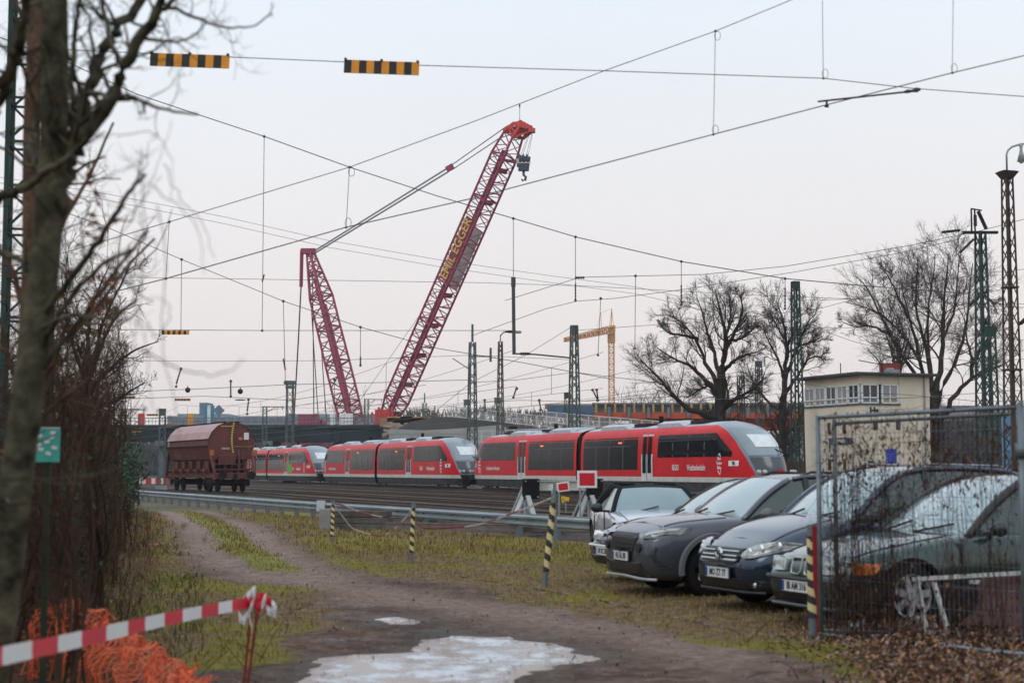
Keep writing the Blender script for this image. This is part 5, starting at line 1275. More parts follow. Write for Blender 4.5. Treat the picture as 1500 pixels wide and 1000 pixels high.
def mass(name, pxs, tops, Y, dep, m_, lb, cat, seed, nn=9000, sz=.5):
    r = np.random.default_rng(seed); px = r.uniform(pxs[0], pxs[-1], nn); tp = np.interp(px, pxs, tops) + (fbm(px * .09, px * 0, seed) - .5) * 9
    yy = r.uniform(0, dep, nn); u = r.uniform(0, 1, nn) ** .8; X = (px - 750) / FPX * (Y + yy); zt_ = CAMH + (689 - tp) / FPX * (Y + yy); Z = u * zt_
    s = r.uniform(.3, 1, nn) * sz; a = r.uniform(0, 6.28, nn); c = np.stack([X, Y + yy, Z], 1)
    d1 = np.stack([np.cos(a) * .4, np.sin(a) * .4, np.ones(nn)], 1) * s[:, None] * 1.8; d2 = np.stack([np.ones(nn) * .3, np.sin(a) * .3, np.cos(a) * .3], 1) * s[:, None]
    v = np.stack([c - d1 * .3 - d2, c - d1 * .3 + d2, c + d1], 1).reshape(-1, 3); f = np.arange(nn * 3).reshape(-1, 3)
    return tag(npmesh(name, v, f, m_), lb, cat, kind='stuff')
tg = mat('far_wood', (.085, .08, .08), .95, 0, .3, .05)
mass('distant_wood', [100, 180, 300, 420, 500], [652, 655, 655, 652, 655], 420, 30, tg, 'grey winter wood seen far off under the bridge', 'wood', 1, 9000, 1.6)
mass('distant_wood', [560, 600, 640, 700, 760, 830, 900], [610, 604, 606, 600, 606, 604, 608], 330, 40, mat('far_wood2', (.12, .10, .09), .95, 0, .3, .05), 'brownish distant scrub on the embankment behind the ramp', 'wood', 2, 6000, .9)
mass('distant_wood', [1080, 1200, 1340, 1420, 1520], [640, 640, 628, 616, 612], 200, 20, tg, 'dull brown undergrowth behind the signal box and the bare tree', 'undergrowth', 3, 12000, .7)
m = MB(); p = at(1440, 630, 260); m.box((p.x, p.y, 4), (34, 12, 9)); m.prism([(p.y - 7, 8.5), (p.y + 7, 8.5), (p.y, 12)], 0, p.x - 17.5, p.x + 17.5); tag(m.build('far_house', mat('house_grey', (.18, .15, .17), .9, 0, .2, .3)), 'long grey roofed house behind the rightmost bare tree', 'house')
for k, (px, w_) in enumerate(((190, 14), (225, 26))):
    p = at(px, 700, 150); m = MB(); m.box((p.x, p.y, .55), (w_ / FPX * 150 * 1.6, .12, .5)); 
    for s in (-1, 0, 1): m.k = 1; m.box((p.x + s * .9, p.y - .02, .55), (.35, .12, .52))
    tag(m.build('barrier_board', [M_['craneo'], M_['white']]), ['short red and white barrier board under the bridge, left one', 'longer red and white barrier board under the bridge beside the wagon'][k], 'barrier board')

# ------------------------------------------------------------------ signal box
SBc = V((20.65, 95, 0)); sa = math.atan2(.354, .935)  # local x along the right face, y along the left face (away)
sb = thing('signal_box', 'cream rendered signal box with white corner window band and letters Hs', 'signal box', SBc, R(20.75))
cream = mat('cream_render', (.68, .61, .49), .85, 0, .08, .5, bump=.1); sbz = lambda py: at(1262, py, 95).z
Lx, Ly = 4.9, 6.3; zr = sbz(549); zw0, zw1 = sbz(591), sbz(562)
m = MB(); m.span((0, 0, 0), (Lx, Ly, zw0)); m.span((2.75, 0, zw0), (Lx, Ly, zr)); m.span((0.05, .05, zw1), (2.75, Ly, zr)); m.span((.4, .4, zw0), (2.75, Ly - .3, zw0 + .25)); m.build('wall', cream, sb)
m = MB(); m.span((-.5, -.45, zr), (Lx + .3, Ly + .5, zr + .12)); m.span((-.56, -.51, zr + .07), (Lx + .36, Ly + .56, zr + .16)); m.build('roof', mat('sb_roof', (.10, .12, .12), .8, 0, .2, .6), sb)
m = MB(); m.span((-.08, -.08, zw0 - .06), (2.8, Ly + .05, zw0 + .03)); m.build('sill', M_['greygreen'], sb)
def sbwin(face, a, b_, dark):
    def bx3(lo, hi, out0, out1, z0, z1, mm):
        if face == 'L': mm.span((out0, lo, z0), (out1, hi, z1))
        else: mm.span((lo, out0, z0), (hi, out1, z1))
    m = MB(); zt_, zb_, zm = zw1, zw0 + .03, zw0 + .38; t_ = .07; mid = (a + b_) / 2
    for lo, hi, z0, z1 in ((a, a + t_ * 1.6, zb_, zt_), (b_ - t_ * 1.6, b_, zb_, zt_), (a, b_, zt_ - t_, zt_), (a, b_, zb_, zb_ + t_), (a, b_, zm - t_ / 2, zm + t_ / 2), (mid - t_ / 2, mid + t_ / 2, zb_, zt_)): bx3(lo, hi, -.03, .08, z0, z1, m)
    w_ = m.build('window', M_['white'], sb)
    m = MB(); bx3(a, b_, .03, .05, zm, zt_, m); m.build('pane', mat('sb_glass_dark', (.03, .04, .045), .1, 0, .3, 1) if dark else mat('sb_glass_pale', (.28, .29, .28), .15, 0, .2, 1), w_)
    m = MB(); bx3(a, b_, .035, .055, zb_, zm, m); m.build('lower_pane', mat('sb_lower', (.34, .28, .20), .5) if not dark else mat('sb_lower_dark', (.12, .16, .19), .3), w_)
for k in range(5): sbwin('L', .08 + k * 1.24, .08 + k * 1.24 + 1.2, k in (0, 2))
sbwin('F', .1, 1.3, True); sbwin('F', 1.5, 2.7, False)
for px, z, w_, h_ in ((1282, sbz(622), .3, .55), (1318, sbz(622), .3, .55), (1250, sbz(680), .4, .4)):
    lx = (px - 1262) / FPX * 95 / .935 * 1.02
    m = MB(); m.span((lx, -.03, z - h_ / 2), (lx + w_, .02, z + h_ / 2)) if lx > 0 else m.span((.5, -.03, z - h_ / 2), (.5 + w_, .02, z + h_ / 2)); m.build('small_window', mat('small_window', (.05, .035, .03), .4), sb)
for k in range(2):
    for j in range(2): m = MB(); m.span((-.03, 1.6 + k * 1.7, sbz(625 + j * 55) - .35), (.02, 1.9 + k * 1.7, sbz(625 + j * 55) + .35)); m.build('small_window', mat('small_window'), sb)
blk = mat('sign_black', (.02, .02, .025), .6)
text_mesh('lettering', 'Hs', .55, blk, face_matrix((.95, -.03, sbz(601)), (0, -1, 0)), sb, extrude=.01, bold=.02)
m = MB(); m.span((-.06, .9, sbz(650)), (-.02, 3.4, sbz(640))); sg = m.build('name_board', mat('board_frame', (.06, .07, .10), .5), sb)
text_mesh('name', 'HANAU', .30, M_['white'], face_matrix((-.07, 2.15, sbz(645)), (-1, 0, 0)), sg, extrude=.005, bold=.005)
m = MB(); m.tube([(2.9, 2, zr), (2.9, 2, zr + .9)], .05, 6); m.tube([(.6, 3, zr), (.6, 3, zr + .9)], .03, 6); m.tube([(2.9, 2, zr + .8), (1.0, 1.6, zr + 1.0)], .03, 5); m.build('roof_aerial', M_['dark'], sb)
m = MB(); m.span((3.2, 1.6, zr + .2), (3.9, 2.2, zr + .5)); m.tube([(3.4, 1.9, zr + .1), (3.4, 1.9, zr + .6)], .25, 10); m.build('roof_vent', M_['grey'], sb)
m = MB(); m.span((3.9, 3.0, zr + .2), (4.9, 3.8, zr + 1.0)); ch = m.build('chimney', mat('brick_red', (.22, .05, .04), .85, 0, .2, 3), sb)
m = MB(); m.span((3.9, .9, 0), (4.0, 1.0, zr)); m.tube([(4.5, -.06, 0), (4.5, -.06, zr)], .05, 6); m.build('downpipe', M_['grey'], sb)
p = at(1306, 668, 60); m = MB(); m.box((p.x, p.y, p.z), (.32, .32, .55)); m.tube([(p.x, p.y, 0), (p.x, p.y, p.z)], .04, 6); tag(m.build('blue_signal', mat('sig_blue', (.01, .05, .45), .5), bevel=.02), 'small bright blue box on a post in front of the signal box', 'signal')
p = at(1478, 650, 60); m = MB(); m.box((p.x, p.y, p.z), (.5, .1, 2.2)); tag(m.build('blue_sign', mat('sign_pale_blue', (.10, .28, .42), .5)), 'pale blue upright sign at the right edge behind the fence', 'sign')
m = MB(); 
for k in range(9): p = at(1148 + k * 4, 665, 130); m.span((p.x, 130, 0), (p.x + .15, 130.2, 2.2))
p = at(1140, 660, 130); m.span((p.x, 130.25, 0), (p.x + 8, 130.5, 2.3)); tag(m.build('brick_wall', mat('brick_dark', (.14, .06, .045), .9, 0, .3, 1)), 'low dark red brick wall left of the signal box', 'wall')

dk = mat('wood_dark', (.045, .04, .033), .95, 0, .3, .05)
mass('added_wood', [-1500, -900, -400, -70], [440, 430, 450, 470], 118, 35, dk, 'added out-of-view wood on the left that darkens reflections in the trains', 'wood', 7, 16000, 1.1)  # out-of-view tree mass added so train windows and paint reflect something dark
r9_ = np.random.default_rng(3); nn_ = 15000; c = np.stack([r9_.uniform(-60, 60, nn_), r9_.uniform(-40, -26, nn_), r9_.uniform(0, 1, nn_) ** .8 * 10], 1); s_ = r9_.uniform(.4, 1.2, nn_)
q1 = nrm_ = r9_.normal(size=(nn_, 3)) * s_[:, None]; q2 = r9_.normal(size=(nn_, 3)) * s_[:, None]
tag(npmesh('added_wood', np.stack([c, c + q1, c + q2], 1).reshape(-1, 3), np.arange(nn_ * 3).reshape(-1, 3), dk), 'added unseen wood behind the viewpoint that darkens reflections and blocks light', 'wood', kind='stuff')  # unseen tree mass added to darken car reflections and cut light from behind
# ------------------------------------------------------------------ lattice masts
def mast(px, ytop, Y, w0, w1, m_, label, kind='', px_b=None, base=0.0, n=None, rot=.35):
    top = at(px, ytop, Y); H = top.z; xb = top.x if px_b is None else (px_b - 750) / FPX * Y
    t = thing('lattice_mast', label, 'mast', (xb, Y, 0), rot, 'lattice masts of the rail yard')
    tp = Matrix.Rotation(-rot, 3, 'Z') @ V((top.x - xb, 0, H))
    A = [V((x * w0 / 2, y * w0 / 2, base)) for x, y in ((-1, -1), (1, -1), (1, 1), (-1, 1))]; B = [V((tp.x + x * w1 / 2, tp.y + y * w1 / 2, H)) for x, y in ((-1, -1), (1, -1), (1, 1), (-1, 1))]
    n = n or max(8, int(H / (w0 * .95)))
    m = MB(); lattice(m, A, B, 0, 0, n, w0 * .062, w0 * .034)
    m.build('frame', m_, t)
    m = MB(); m.box((0, 0, .2), (w0 * 1.7, w0 * 1.7, .5)); m.build('footing', M_['concrete'], t)
    u = w0
    if 'cap' in kind: m = MB(); m.box(tp + V((0, 0, .02)), (w1 * 1.25, w1 * 1.25, .12)); m.box(tp - V((0, 0, w1 * .6)), (w1 * 1.1, w1 * 1.1, w1)); m.build('cap', m_, t)
    if 'flare' in kind: m = MB(); m.box(tp, (w1 * 1.9, w1 * 1.6, .35)); m.box(tp - V((0, 0, .5)), (w1 * 1.4, w1 * 1.2, .3)); m.build('head', m_, t)
    if 'arm' in kind:
        m = MB(); m.bar(tp + V((-.1, 0, -1.1)), tp + V((1.6, 0, -1.1)), .08); m.tube([tp + V((1.5, 0, -1.5)), tp + V((1.5, 0, -.4))], .09, 6); m.bar(tp, tp + V((0, 0, 1.4)), .14); m.bar(tp + V((-1.6, 0, .5 - 1.8)), tp + V((-.1, 0, -2.2)), .06); m.build('cross_arm', m_, t)
    if 'T' in kind:
        m = MB(); m.bar(tp + V((-.4, 0, .05)), tp + V((2.6, 0, .05)), .12); m.bar(tp + V((2.4, 0, .05)), tp + V((2.4, 0, -.4)), .08); m.bar(tp + V((1.5, 0, .05)), tp + V((0, 0, -.8)), .07); m.build('cross_arm', m_, t)
    if 'lamp' in kind:
        m = MB(); m.tube([tp, tp + V((0, 0, .5)), tp + V((.3, 0, .8)), tp + V((1.0, 0, .85))], .06, 6); ar = m.build('lamp_arm', m_, t)
        m = MB(); m.box(tp + V((1.3, 0, .85)), (1.1, .4, .22)); m.build('lamp_head', M_['grey'], ar, bevel=.05)
    if 'top' in kind:
        m = MB(); m.box(tp + V((0, 0, .05)), (1.7, .25, .12), rz=-rot); m.bar(tp + V((-.5, 0, 0)), tp + V((-.5, 0, 1.2)), .06); m.bar(tp + V((-.3, 0, 0)), tp + V((-.3, 0, 1.2)), .06); m.bar(tp + V((-.5, 0, 1.2)), tp + V((.1, 0, 1.15)), .06); m.tube([tp + V((-.1, 0, 1.1)), tp + V((.35, 0, .25))], .09, 6); m.tube([tp + V((-.28, 0, .9)), tp + V((-.28, 0, .35))], .08, 6)
        m.tube([tp + V((-1.2, 0, .1)), tp + V((-2.2, 0, -.05))], .07, 6); m.tube([tp + V((-.4, 0, -.3)), tp + V((-1.2, 0, -1.0))], .06, 6)
        m.build('insulator_head', M_['dark'], t)
    return t
gg, gn = M_['greygreen'], M_['green']
mast(425, 560, 172, .80, .62, gg, 'pale green lattice mast with a flared head right of the hopper wagon', 'flare')
mast(238, 600, 118, .46, .40, gg, 'green lattice mast left of the hopper wagon, dark open head', 'cap')
mast(163, 577, 175, .8, .6, gg, 'lattice mast with a horizontal arm at the edge of the brush', 'T')
mast(182, 600, 200, .6, .5, gg, 'thin lattice mast under the short arm beside the edge of the brush', 'T')
mast(692, 501, 124, .72, .38, gg, 'lattice mast with a stub arm and insulator above the middle train', 'arm')
mast(733, 500, 136, .62, .26, mat('mast_brown', (.10, .10, .085), .8, .1, .3, 1.5), 'slender lattice lamp mast above the middle of the trains', 'lamp')
mast(841, 478, 112, .78, .36, gg, 'lattice mast anchoring the hanging rod, right of the lamp mast', 'cap')
mast(1165, 414, 98, .66, .34, gn, 'tall green lattice mast standing against the second bare tree', 'cap')
mast(1436, 342, 78, .66, .34, gn, 'tallest green lattice mast with a crosshead, in front of the right bare tree', 'top')
mast(1449, 480, 92, .7, .45, gn, 'shorter dark green lattice mast just right of the crosshead mast', 'cap')
mast(1111, 530, 125, .5, .35, gg, 'faint lattice mast between the two bare trees', 'cap')
mast(1085, 552, 135, .6, .4, M_['rustgrey'], 'thin brown lattice mast behind the big bare tree', '')
mast(537, 585, 250, .6, .55, gg, 'distant green mast standing between the crane mast and boom', 'T')
mast(622, 590, 225, .6, .5, gg, 'distant green mast with arms just right of the crane foot', 'arm')
mast(729, 583, 205, .6, .6, gg, 'short distant mast seen behind the slender lamp mast', 'cap')
mast(684, 586, 190, .55, .55, gg, 'short distant mast seen behind the stub arm mast', 'cap')
mast(831, 576, 175, .5, .5, M_['rustgrey'], 'short dark mast standing behind the rod anchoring mast', 'cap')
mast(388, 596, 215, .6, .5, gg, 'distant mast with a toothed arm left of the flared mast', 'T')
# tall rusty lamp mast at the right edge
Y = 56; T_ = at(1475, 252, Y); bxx = (1484 - 750) / FPX * Y
t = thing('lamp_mast', 'tall rusty lattice lamp mast with a curved arm at the right edge', 'lamp post', (bxx, Y, 0), .3, )
tp = Matrix.Rotation(-.3, 3, 'Z') @ V((T_.x - bxx, 0, T_.z)); m = MB(); rg = mat('lamp_mast_rust', (.085, .062, .05), .85, .1, .45, 1.2)
A = [V((x * .25, y * .25, 0)) for x, y in ((-1, -1), (1, -1), (1, 1), (-1, 1))]; B = [V((tp.x + x * .13, tp.y + y * .13, tp.z)) for x, y in ((-1, -1), (1, -1), (1, 1), (-1, 1))]
lattice(m, A, B, 0, 0, 22, .026, .014); m.tube([(0, 0, 0), tp], .035, 6); m.build('frame', rg, t)
m = MB(); m.box(tp, (.5, .4, .06)); m.loft([[tp + V((a * s, b_ * s, -z)) for a, b_ in ((-1, -1), (1, -1), (1, 1), (-1, 1))] for s, z in ((.3, .0), (.15, .25))]); m.build('collar', rg, t)
for fq, wq in ((.66, .45), (.42, .52)): m = MB(); m.box(V((0, 0, 0)).lerp(tp, fq), (wq, wq, .06)); m.build('collar', rg, t)
m = MB(); rx = V((math.cos(.3), -math.sin(.3), 0)); pts = [tp, tp + V((0, 0, .62)), tp + rx * .06 + V((0, 0, .78)), tp + rx * .2 + V((0, 0, .9)), tp + rx * .52 + V((0, 0, 1.0)), tp + rx * .62 + V((0, 0, 1.0))]; m.tube(pts, .035, 8); ar = m.build('lamp_arm', M_['grey'], t, smooth=True)
lp = pts[4]; m = MB(); m.tube([lp, lp - V((0, 0, .08)), lp - V((0, 0, .16)), lp - V((0, 0, .28)), lp - V((0, 0, .62))], [.05, .07, .045, .06, .15], 14); lh = m.build('lamp_shade', mat('lamp_enamel', (.32, .33, .32), .5, 0, .3, 6), ar, smooth=True)
m = MB(); m.sphere(lp - V((0, 0, .6)), .1, 10); m.build('lamp_globe', M_['lamp'], lh, smooth=True)
m = MB(); m.tube([V((.3, 0, tp.z * .55)), V((.65, 0, tp.z * .57)), V((.85, 0, tp.z * .60)), V((.8, 0, tp.z * .625))], .04, 5); m.tube([V((.4, 0, tp.z * .556)), V((.7, 0, tp.z * .577))], .07, 6); m.build('insulator_arm', M_['dark'], t)
# dark mast seen through the tree at the very left
Y = 22; t = thing('lattice_mast', 'dark green lattice mast seen through the branches at the left edge', 'mast', ((38 - 750) / FPX * Y, Y, 0), .2, 'lattice masts of the rail yard')
m = MB(); A = [V((x * .3, y * .3, 0)) for x, y in ((-1, -1), (1, -1), (1, 1), (-1, 1))]; B = [p + V((0, 0, 8.5)) for p in A]; lattice(m, A, B, 0, 0, 14, .03, .016, zig=False); m.build('frame', gn, t)

# ------------------------------------------------------------------ overhead wires
def wire(pts, wpx, label, drops=(), name='overhead_wire', extra=None):
    pts = list(pts)
    if -50 < pts[0][0] < 200: a_, b_ = pts[0], pts[1]; f_ = (pts[0][0] + 60) / max(1, (b_[0] - a_[0])); pts.insert(0, (-60, a_[1] - (b_[1] - a_[1]) * f_ * .8, a_[2]))
    wpx *= .8
    P = [at(*p) for p in pts]; t = thing(name, label, 'overhead wire', P[0], 0, 'overhead wires of the yard'); o = -P[0]
    Ym = sum(p[2] for p in pts) / len(pts); m = MB(); Q = []
    for a, b_ in zip(P, P[1:]):
        for k in range(6): Q.append(a.lerp(b_, k / 6))
    Q.append(P[-1]); rr = [wpx * q.y / FPX / 2 for q in Q]
    m.tube([q + o for q in Q], rr, 5); m.build('wire', M_['wire'], t)
    for d in drops:
        (x0, y0), (x1, y1), Yd = d[:3]; ins = d[3] if len(d) > 3 else None
        a, b_ = at(x0, y0, Yd) + o, at(x1, y1, Yd) + o; px = Yd / FPX
        m = MB(); m.tube([a, b_], .45 * px, 4); m.sphere(a, 2.2 * px, 6); m.sphere(b_, 2 * px, 6)
        if ins == 'loop':
            for e, s in ((a, -1), (b_, 1)):
                m.tube([e + V((3 * px + 4.5 * px * math.cos(q), 0, s * (7 * px + 7 * px * math.sin(q)))) for q in [2 * math.pi * k / 12 for k in range(13)]], .4 * px, 4)
        dr = m.build('dropper', M_['wire'], t)
        if ins and ins != 'loop':
            y0i, y1i = ins; a = at(x0, y0i, Yd) + o; b_ = at(x1, y1i, Yd) + o; m = MB(); n = 6
            m.tube([a.lerp(b_, k / (2 * n)) for k in range(2 * n + 1)], [(.7 + .8 * (k % 2)) * px for k in range(2 * n + 1)], 8); m.build('insulator', M_['insul'], dr, smooth=True)
    return t
wire([(-60, 66, 20), (338, 84, 20), (505, 91, 20), (614, 96, 20), (885, 104, 20), (1206, 115, 20), (1340, 130, 20), (1560, 146, 20)], 1.7, 'long cross wire at the top carrying the two big striped boards', [((1204, -60), (1206, 115), 20, 'loop')])
wire([(60, 380, 44), (248, 325, 34), (512, 245, 27), (700, 176, 24), (885, 104, 21), (1048, 46, 19), (1155, 2, 18), (1300, -60, 17)], 1.6, 'upper suspension wire rising steeply to the top edge right of the centre', [((248, 325), (243, 408), 34), ((512, 245), (507, 333), 27, 'loop'), ((1048, 46), (1045, 197), 19, 'loop')])
wire([(60, 455, 44), (243, 408, 34), (507, 333, 27), (690, 291, 24), (1045, 197, 19), (1210, 154, 18), (1395, 107, 17), (1600, 58, 16)], 2.2, 'contact wire rising under the suspension wire to the right edge', [((1397, -60), (1395, 107), 17, 'loop')])
wire([(100, 92, 40), (200, 138, 40), (290, 168, 41), (387, 200, 42), (512, 245, 44), (640, 287, 46), (752, 320, 48), (843, 347, 50), (998, 383, 53), (1150, 408, 56), (1260, 418, 58), (1420, 430, 62)], 1.8, 'thick span wire descending from upper left to the right tree, hung with insulators',
     [((387, 200), (384, 484), 42, (402, 413)), ((752, 320), (752, 411), 48), ((843, 347), (843, 440), 50, (415, 440)), ((998, 383), (998, 446), 53, (417, 444)), ((1150, 408), (1150, 452), 56, (421, 450))])
wire([(150, 330, 60), (266, 380, 62), (415, 441, 66), (528, 479, 70), (640, 510, 74), (760, 530, 80), (900, 556, 90)], 1.3, 'second span wire descending behind the crane mast', [((415, 441), (418, 560), 66, (525, 542)), ((528, 479), (528, 535), 70, (522, 536)), ((266, 380), (265, 485), 62)])
wire([(100, 405, 50), (384, 409, 50), (700, 414, 52), (860, 419, 54), (1100, 432, 58), (1300, 440, 60), (1600, 448, 62)], .9, 'thin level wire crossing the picture at the crane mast head')
wire([(100, 482, 45), (240, 483, 45), (384, 484, 45), (620, 484, 46), (735, 484, 48), (752, 484, 48)], 1.1, 'thin level wire carrying the middle sized striped board')
wire([(1580, 300, 60), (1436, 338, 78), (1330, 360, 88), (1150, 390, 100), (1030, 402, 108), (850, 406, 118), (740, 440, 125)], 1.2, 'line wire sagging left from the crosshead mast', [((931, 404), (930, 510), 112)])
wire([(1420, 347, 78), (1310, 372, 84), (1160, 399, 90), (1000, 424, 96), (900, 437, 100), (845, 441, 101), (800, 452, 104), (690, 492, 115)], 1.1, 'lower line wire from the crosshead mast down to the stub arm mast', [((880, 437), (876, 520), 100)])
wire([(1600, 385, 70), (1440, 400, 76), (1300, 425, 84), (1200, 452, 90), (1040, 470, 98), (840, 484, 96)], .9, 'faint wire running from the right edge to the rod anchoring mast')
wire([(835, 480, 96), (770, 520, 105), (690, 560, 118), (640, 600, 130)], .9, 'short slanting wire left of the rod anchoring mast')
wire([(150, 283, 60), (330, 318, 64), (480, 352, 70), (640, 380, 80), (800, 403, 95), (930, 420, 110), (1160, 470, 135)], .8, 'faint upper power line behind the crane, higher one')
wire([(150, 292, 60), (330, 328, 64), (480, 362, 70), (640, 390, 80), (800, 413, 95), (930, 430, 110), (1160, 485, 135)], .8, 'faint upper power line behind the crane, lower one')
wire([(150, 575, 150), (300, 569, 150), (425, 563, 150), (560, 560, 150), (692, 556, 150)], 1.1, 'level cross wire between the flared mast and the stub arm mast', [((265, 540), (258, 566), 148, (540, 562)), ((338, 558), (338, 580), 148, (560, 578)), ((490, 556), (490, 590), 148)])
wire([(150, 585, 148), (300, 580, 148), (425, 586, 150), (500, 575, 150)], 1.0, 'low cross wire left of the flared mast', [((364, 585), (362, 606), 148, (588, 602))])
wire([(100, 527, 80), (300, 529, 82), (480, 528, 84), (692, 520, 90), (841, 527, 96)], .8, 'faint level wire at half height of the crane mast')
wire([(692, 560, 115), (760, 556, 112), (841, 545, 96), (960, 560, 100), (1165, 545, 98)], 1.0, 'cross wire between the rod anchoring mast and the tall green mast', [((757, 569), (752, 582), 112, (566, 582)), ((868, 571), (875, 586), 100, (571, 584)), ((874, 571), (876, 586), 100, (571, 584))])
wire([(692, 590, 130), (760, 586, 130), (841, 588, 120), (1000, 580, 120), (1165, 592, 110)], .9, 'lowest cross wire above the ramp barriers', [((790, 586), (792, 600), 125, (588, 598)), ((710, 586), (711, 600), 128, (588, 598))])
wire([(1165, 470, 98), (1250, 500, 95), (1330, 520, 92), (1436, 530, 80), (1580, 520, 70)], .9, 'wire between the tall green mast and the right edge above the signal box')
wire([(1165, 560, 98), (1260, 575, 60), (1330, 578, 58), (1436, 588, 55), (1580, 585, 50)], 1.0, 'low wire crossing in front of the signal box windows')
wire([(1165, 590, 98), (1260, 584, 60), (1345, 582, 58), (1480, 572, 50), (1580, 570, 48)], 1.0, 'second low wire crossing the signal box wall')
wire([(1165, 440, 98), (1340, 436, 80), (1420, 448, 78), (1500, 450, 72), (1600, 452, 70)], .8, 'short wire right of the crosshead mast, upper one')
wire([(1165, 480, 98), (1340, 480, 80), (1420, 492, 78), (1500, 498, 72), (1600, 505, 70)], .8, 'short wire right of the crosshead mast, lower one')
# catenary along the tracks far back
k = 0
for p_, lb in ((23.9, 'over the track behind the buffer stop'), (28.6, 'over the middle empty track'), (33.4, 'over the track before the red trains'), (38.5, 'over the red trains'), (45, 'behind the red trains')):
    for top, lb2 in ((0, 'contact wire'), (1, 'sagging carrier wire')):
        t = thing('overhead_wire', 'thin ' + lb2 + ' running away ' + lb, 'overhead wire', TR(p_, 75, 6), 0, 'overhead wires of the yard')
        m = MB(); Q = []
        for i in range(60):
            s = 75 + i * 5; ph = ((s - 75) % 75) / 75; z = 5.75 if not top else 6.5 + 1.1 * (2 * ph - 1) ** 2
            Q.append(TR(p_, s, z) - t.location)
        m.tube(Q, [.011 + .00010 * i for i in range(60)], 4); m.build('wire', M_['wire'], t)
        if top:
            for i in range(0, 18, 2):
                s = 82 + i * 8; ph = ((s - 75) % 75) / 75; m = MB(); m.tube([TR(p_, s, 5.75) - t.location, TR(p_, s, 6.5 + 1.1 * (2 * ph - 1) ** 2) - t.location], .012, 4); m.build('dropper', M_['wire'], t)
# hanging rod with arm
P = at(752, 412, 48); t = thing('tension_rod', 'dark vertical rod hanging in mid air below the span wire, with a side arm', 'hanging rod', P); px = 48 / FPX
m = MB(); m.tube([(0, 0, 0), at(752, 420, 48) - P, at(753, 519, 48) - P], [2.2 * px, 2.6 * px, 2.6 * px], 8); m.tube([(0, 0, 6 * px), (0, 0, -8 * px)], 3.4 * px, 8); m.build('rod', mat('rod_grey', (.07, .07, .07), .6, .3), t)
m = MB(); a = at(753, 518, 48) - P; c = at(775, 518.5, 48) - P; m.tube([a, at(762, 518, 48) - P], 1.2 * px, 6); m.tube([(at(762 + 1.6 * k, 518, 48) - P) for k in range(10)], [(1.4 + 1.2 * (k % 2)) * px for k in range(10)], 8); m.tube([c, at(785, 519, 48) - P, at(836, 524, 48.3) - P], 1.2 * px, 6); m.tube([at(740, 486, 48) - P, at(752, 485, 48) - P], 1.3 * px, 6); m.build('side_arm', M_['dark'], t)
# insulated bar on the contact wire
P = at(1198, 149, 18); t = thing('section_insulator', 'dark slanted bar clamped to the rising contact wire at the upper right', 'insulator bar', P); px = 18 / FPX
m = MB(); m.tube([(0, 0, 0), at(1330, 134.5, 18) - P], 1.5 * px, 6); m.tube([at(1325, 135, 18) - P, at(1330, 134, 18) - P, at(1336, 133.5, 18) - P, at(1342, 132, 18) - P, at(1348, 131, 18) - P], [2 * px, 3 * px, 2 * px, 4 * px, 2 * px], 8); m.build('bar', M_['rustgrey'], t)
m = MB(); m.tube([at(1211, 147, 18) - P, at(1211, 155, 18) - P], 1.6 * px, 6); m.box(at(1211, 156, 18) - P, (6 * px, 3 * px, 3 * px)); m.build('clamp', M_['dark'], t)
P = at(846, 406.5, 50); px = 50 / FPX; m = MB(); m.tube([at(842 + 1.8 * k, 406.5, 50) for k in range(9)], [(.8 + 1.6 * (k % 2)) * px for k in range(9)], 8); tag(m.build('insulator', M_['insul'], smooth=True), 'small level insulator on the thin wire above the rod anchoring mast', 'insulator')
for x, y, lb in ((275, 571, 'dark ball lamp hanging on the low wire, left one'), (352, 573, 'dark ball lamp hanging on the low wire, right one')):
    P = at(x, y, 140); m = MB(); m.sphere(P, .24, 10); m.tube([P, P + V((0, 0, .4))], .03, 4); tag(m.build('ball_lamp', M_['dark'], smooth=True), lb, 'lamp')
P = at(352, 585.5, 140); m = MB(); m.sphere(P, .5, 10, (1.0, .4, .12)); tag(m.build('disc_lamp', M_['dark'], smooth=True), 'flat dark disc lamp hanging below the right ball lamp', 'lamp')
# striped boards
bk_ = mat('board_black', (.015, .015, .016), .6)
def board(x0, x1, y0, y1, Y, n, label, tilt=0.0, dull=False):
    a = at(x0, (y0 + y1) / 2 - tilt / 2, Y); b_ = at(x1, (y0 + y1) / 2 + tilt / 2, Y); t = thing('striped_board', label, 'warning board', a, 0, 'striped warning boards hung on the wires')
    h = (y1 - y0) / FPX * Y; d = b_ - a; m = MB(); w_ = d.length / n; ang = -math.atan2(d.z, d.x)
    for k in range(n):
        m.k = k % 2; c = d * ((k + .5) / n); m.box(c, (w_ * 1.001 if False else w_, .02, h), ry=ang)
    m.build('board', [bk_, M_['orange'] if not dull else mat('board_dull', (.42, .22, .05), .7)], t)
    m = MB(); u = V((0, 0, h / 2))
    for f in (.02, .5, .98): m.box(d * f + u + V((0, 0, .008)), (h * .18, .05, h * .16))
    m.build('clip', M_['dark'], t); return t
board(220, 336, 79.5, 99, 20, 10, 'larger left black and orange striped board at the top of the picture', 4)
board(504, 614, 89.5, 109, 20, 10, 'right black and orange striped board at the top, near the picture centre', 4)
board(237, 277, 484, 490, 45, 10, 'middle sized striped board hanging alone left of the crane mast', 0)
board(175, 198, 580, 584, 148, 10, 'tiny striped board by the arm of the mast near the brush, upper', 0, True)
board(256, 279, 583.5, 587, 148, 10, 'tiny striped board above the hall left of the ball lamps', 0, True)
board(172, 189, 607, 610, 190, 8, 'tiny striped board by the thin mast near the brush, lower', 0, True)
board(215, 232, 606, 609, 190, 8, 'tiny striped board just left of the green mast head', 0, True)
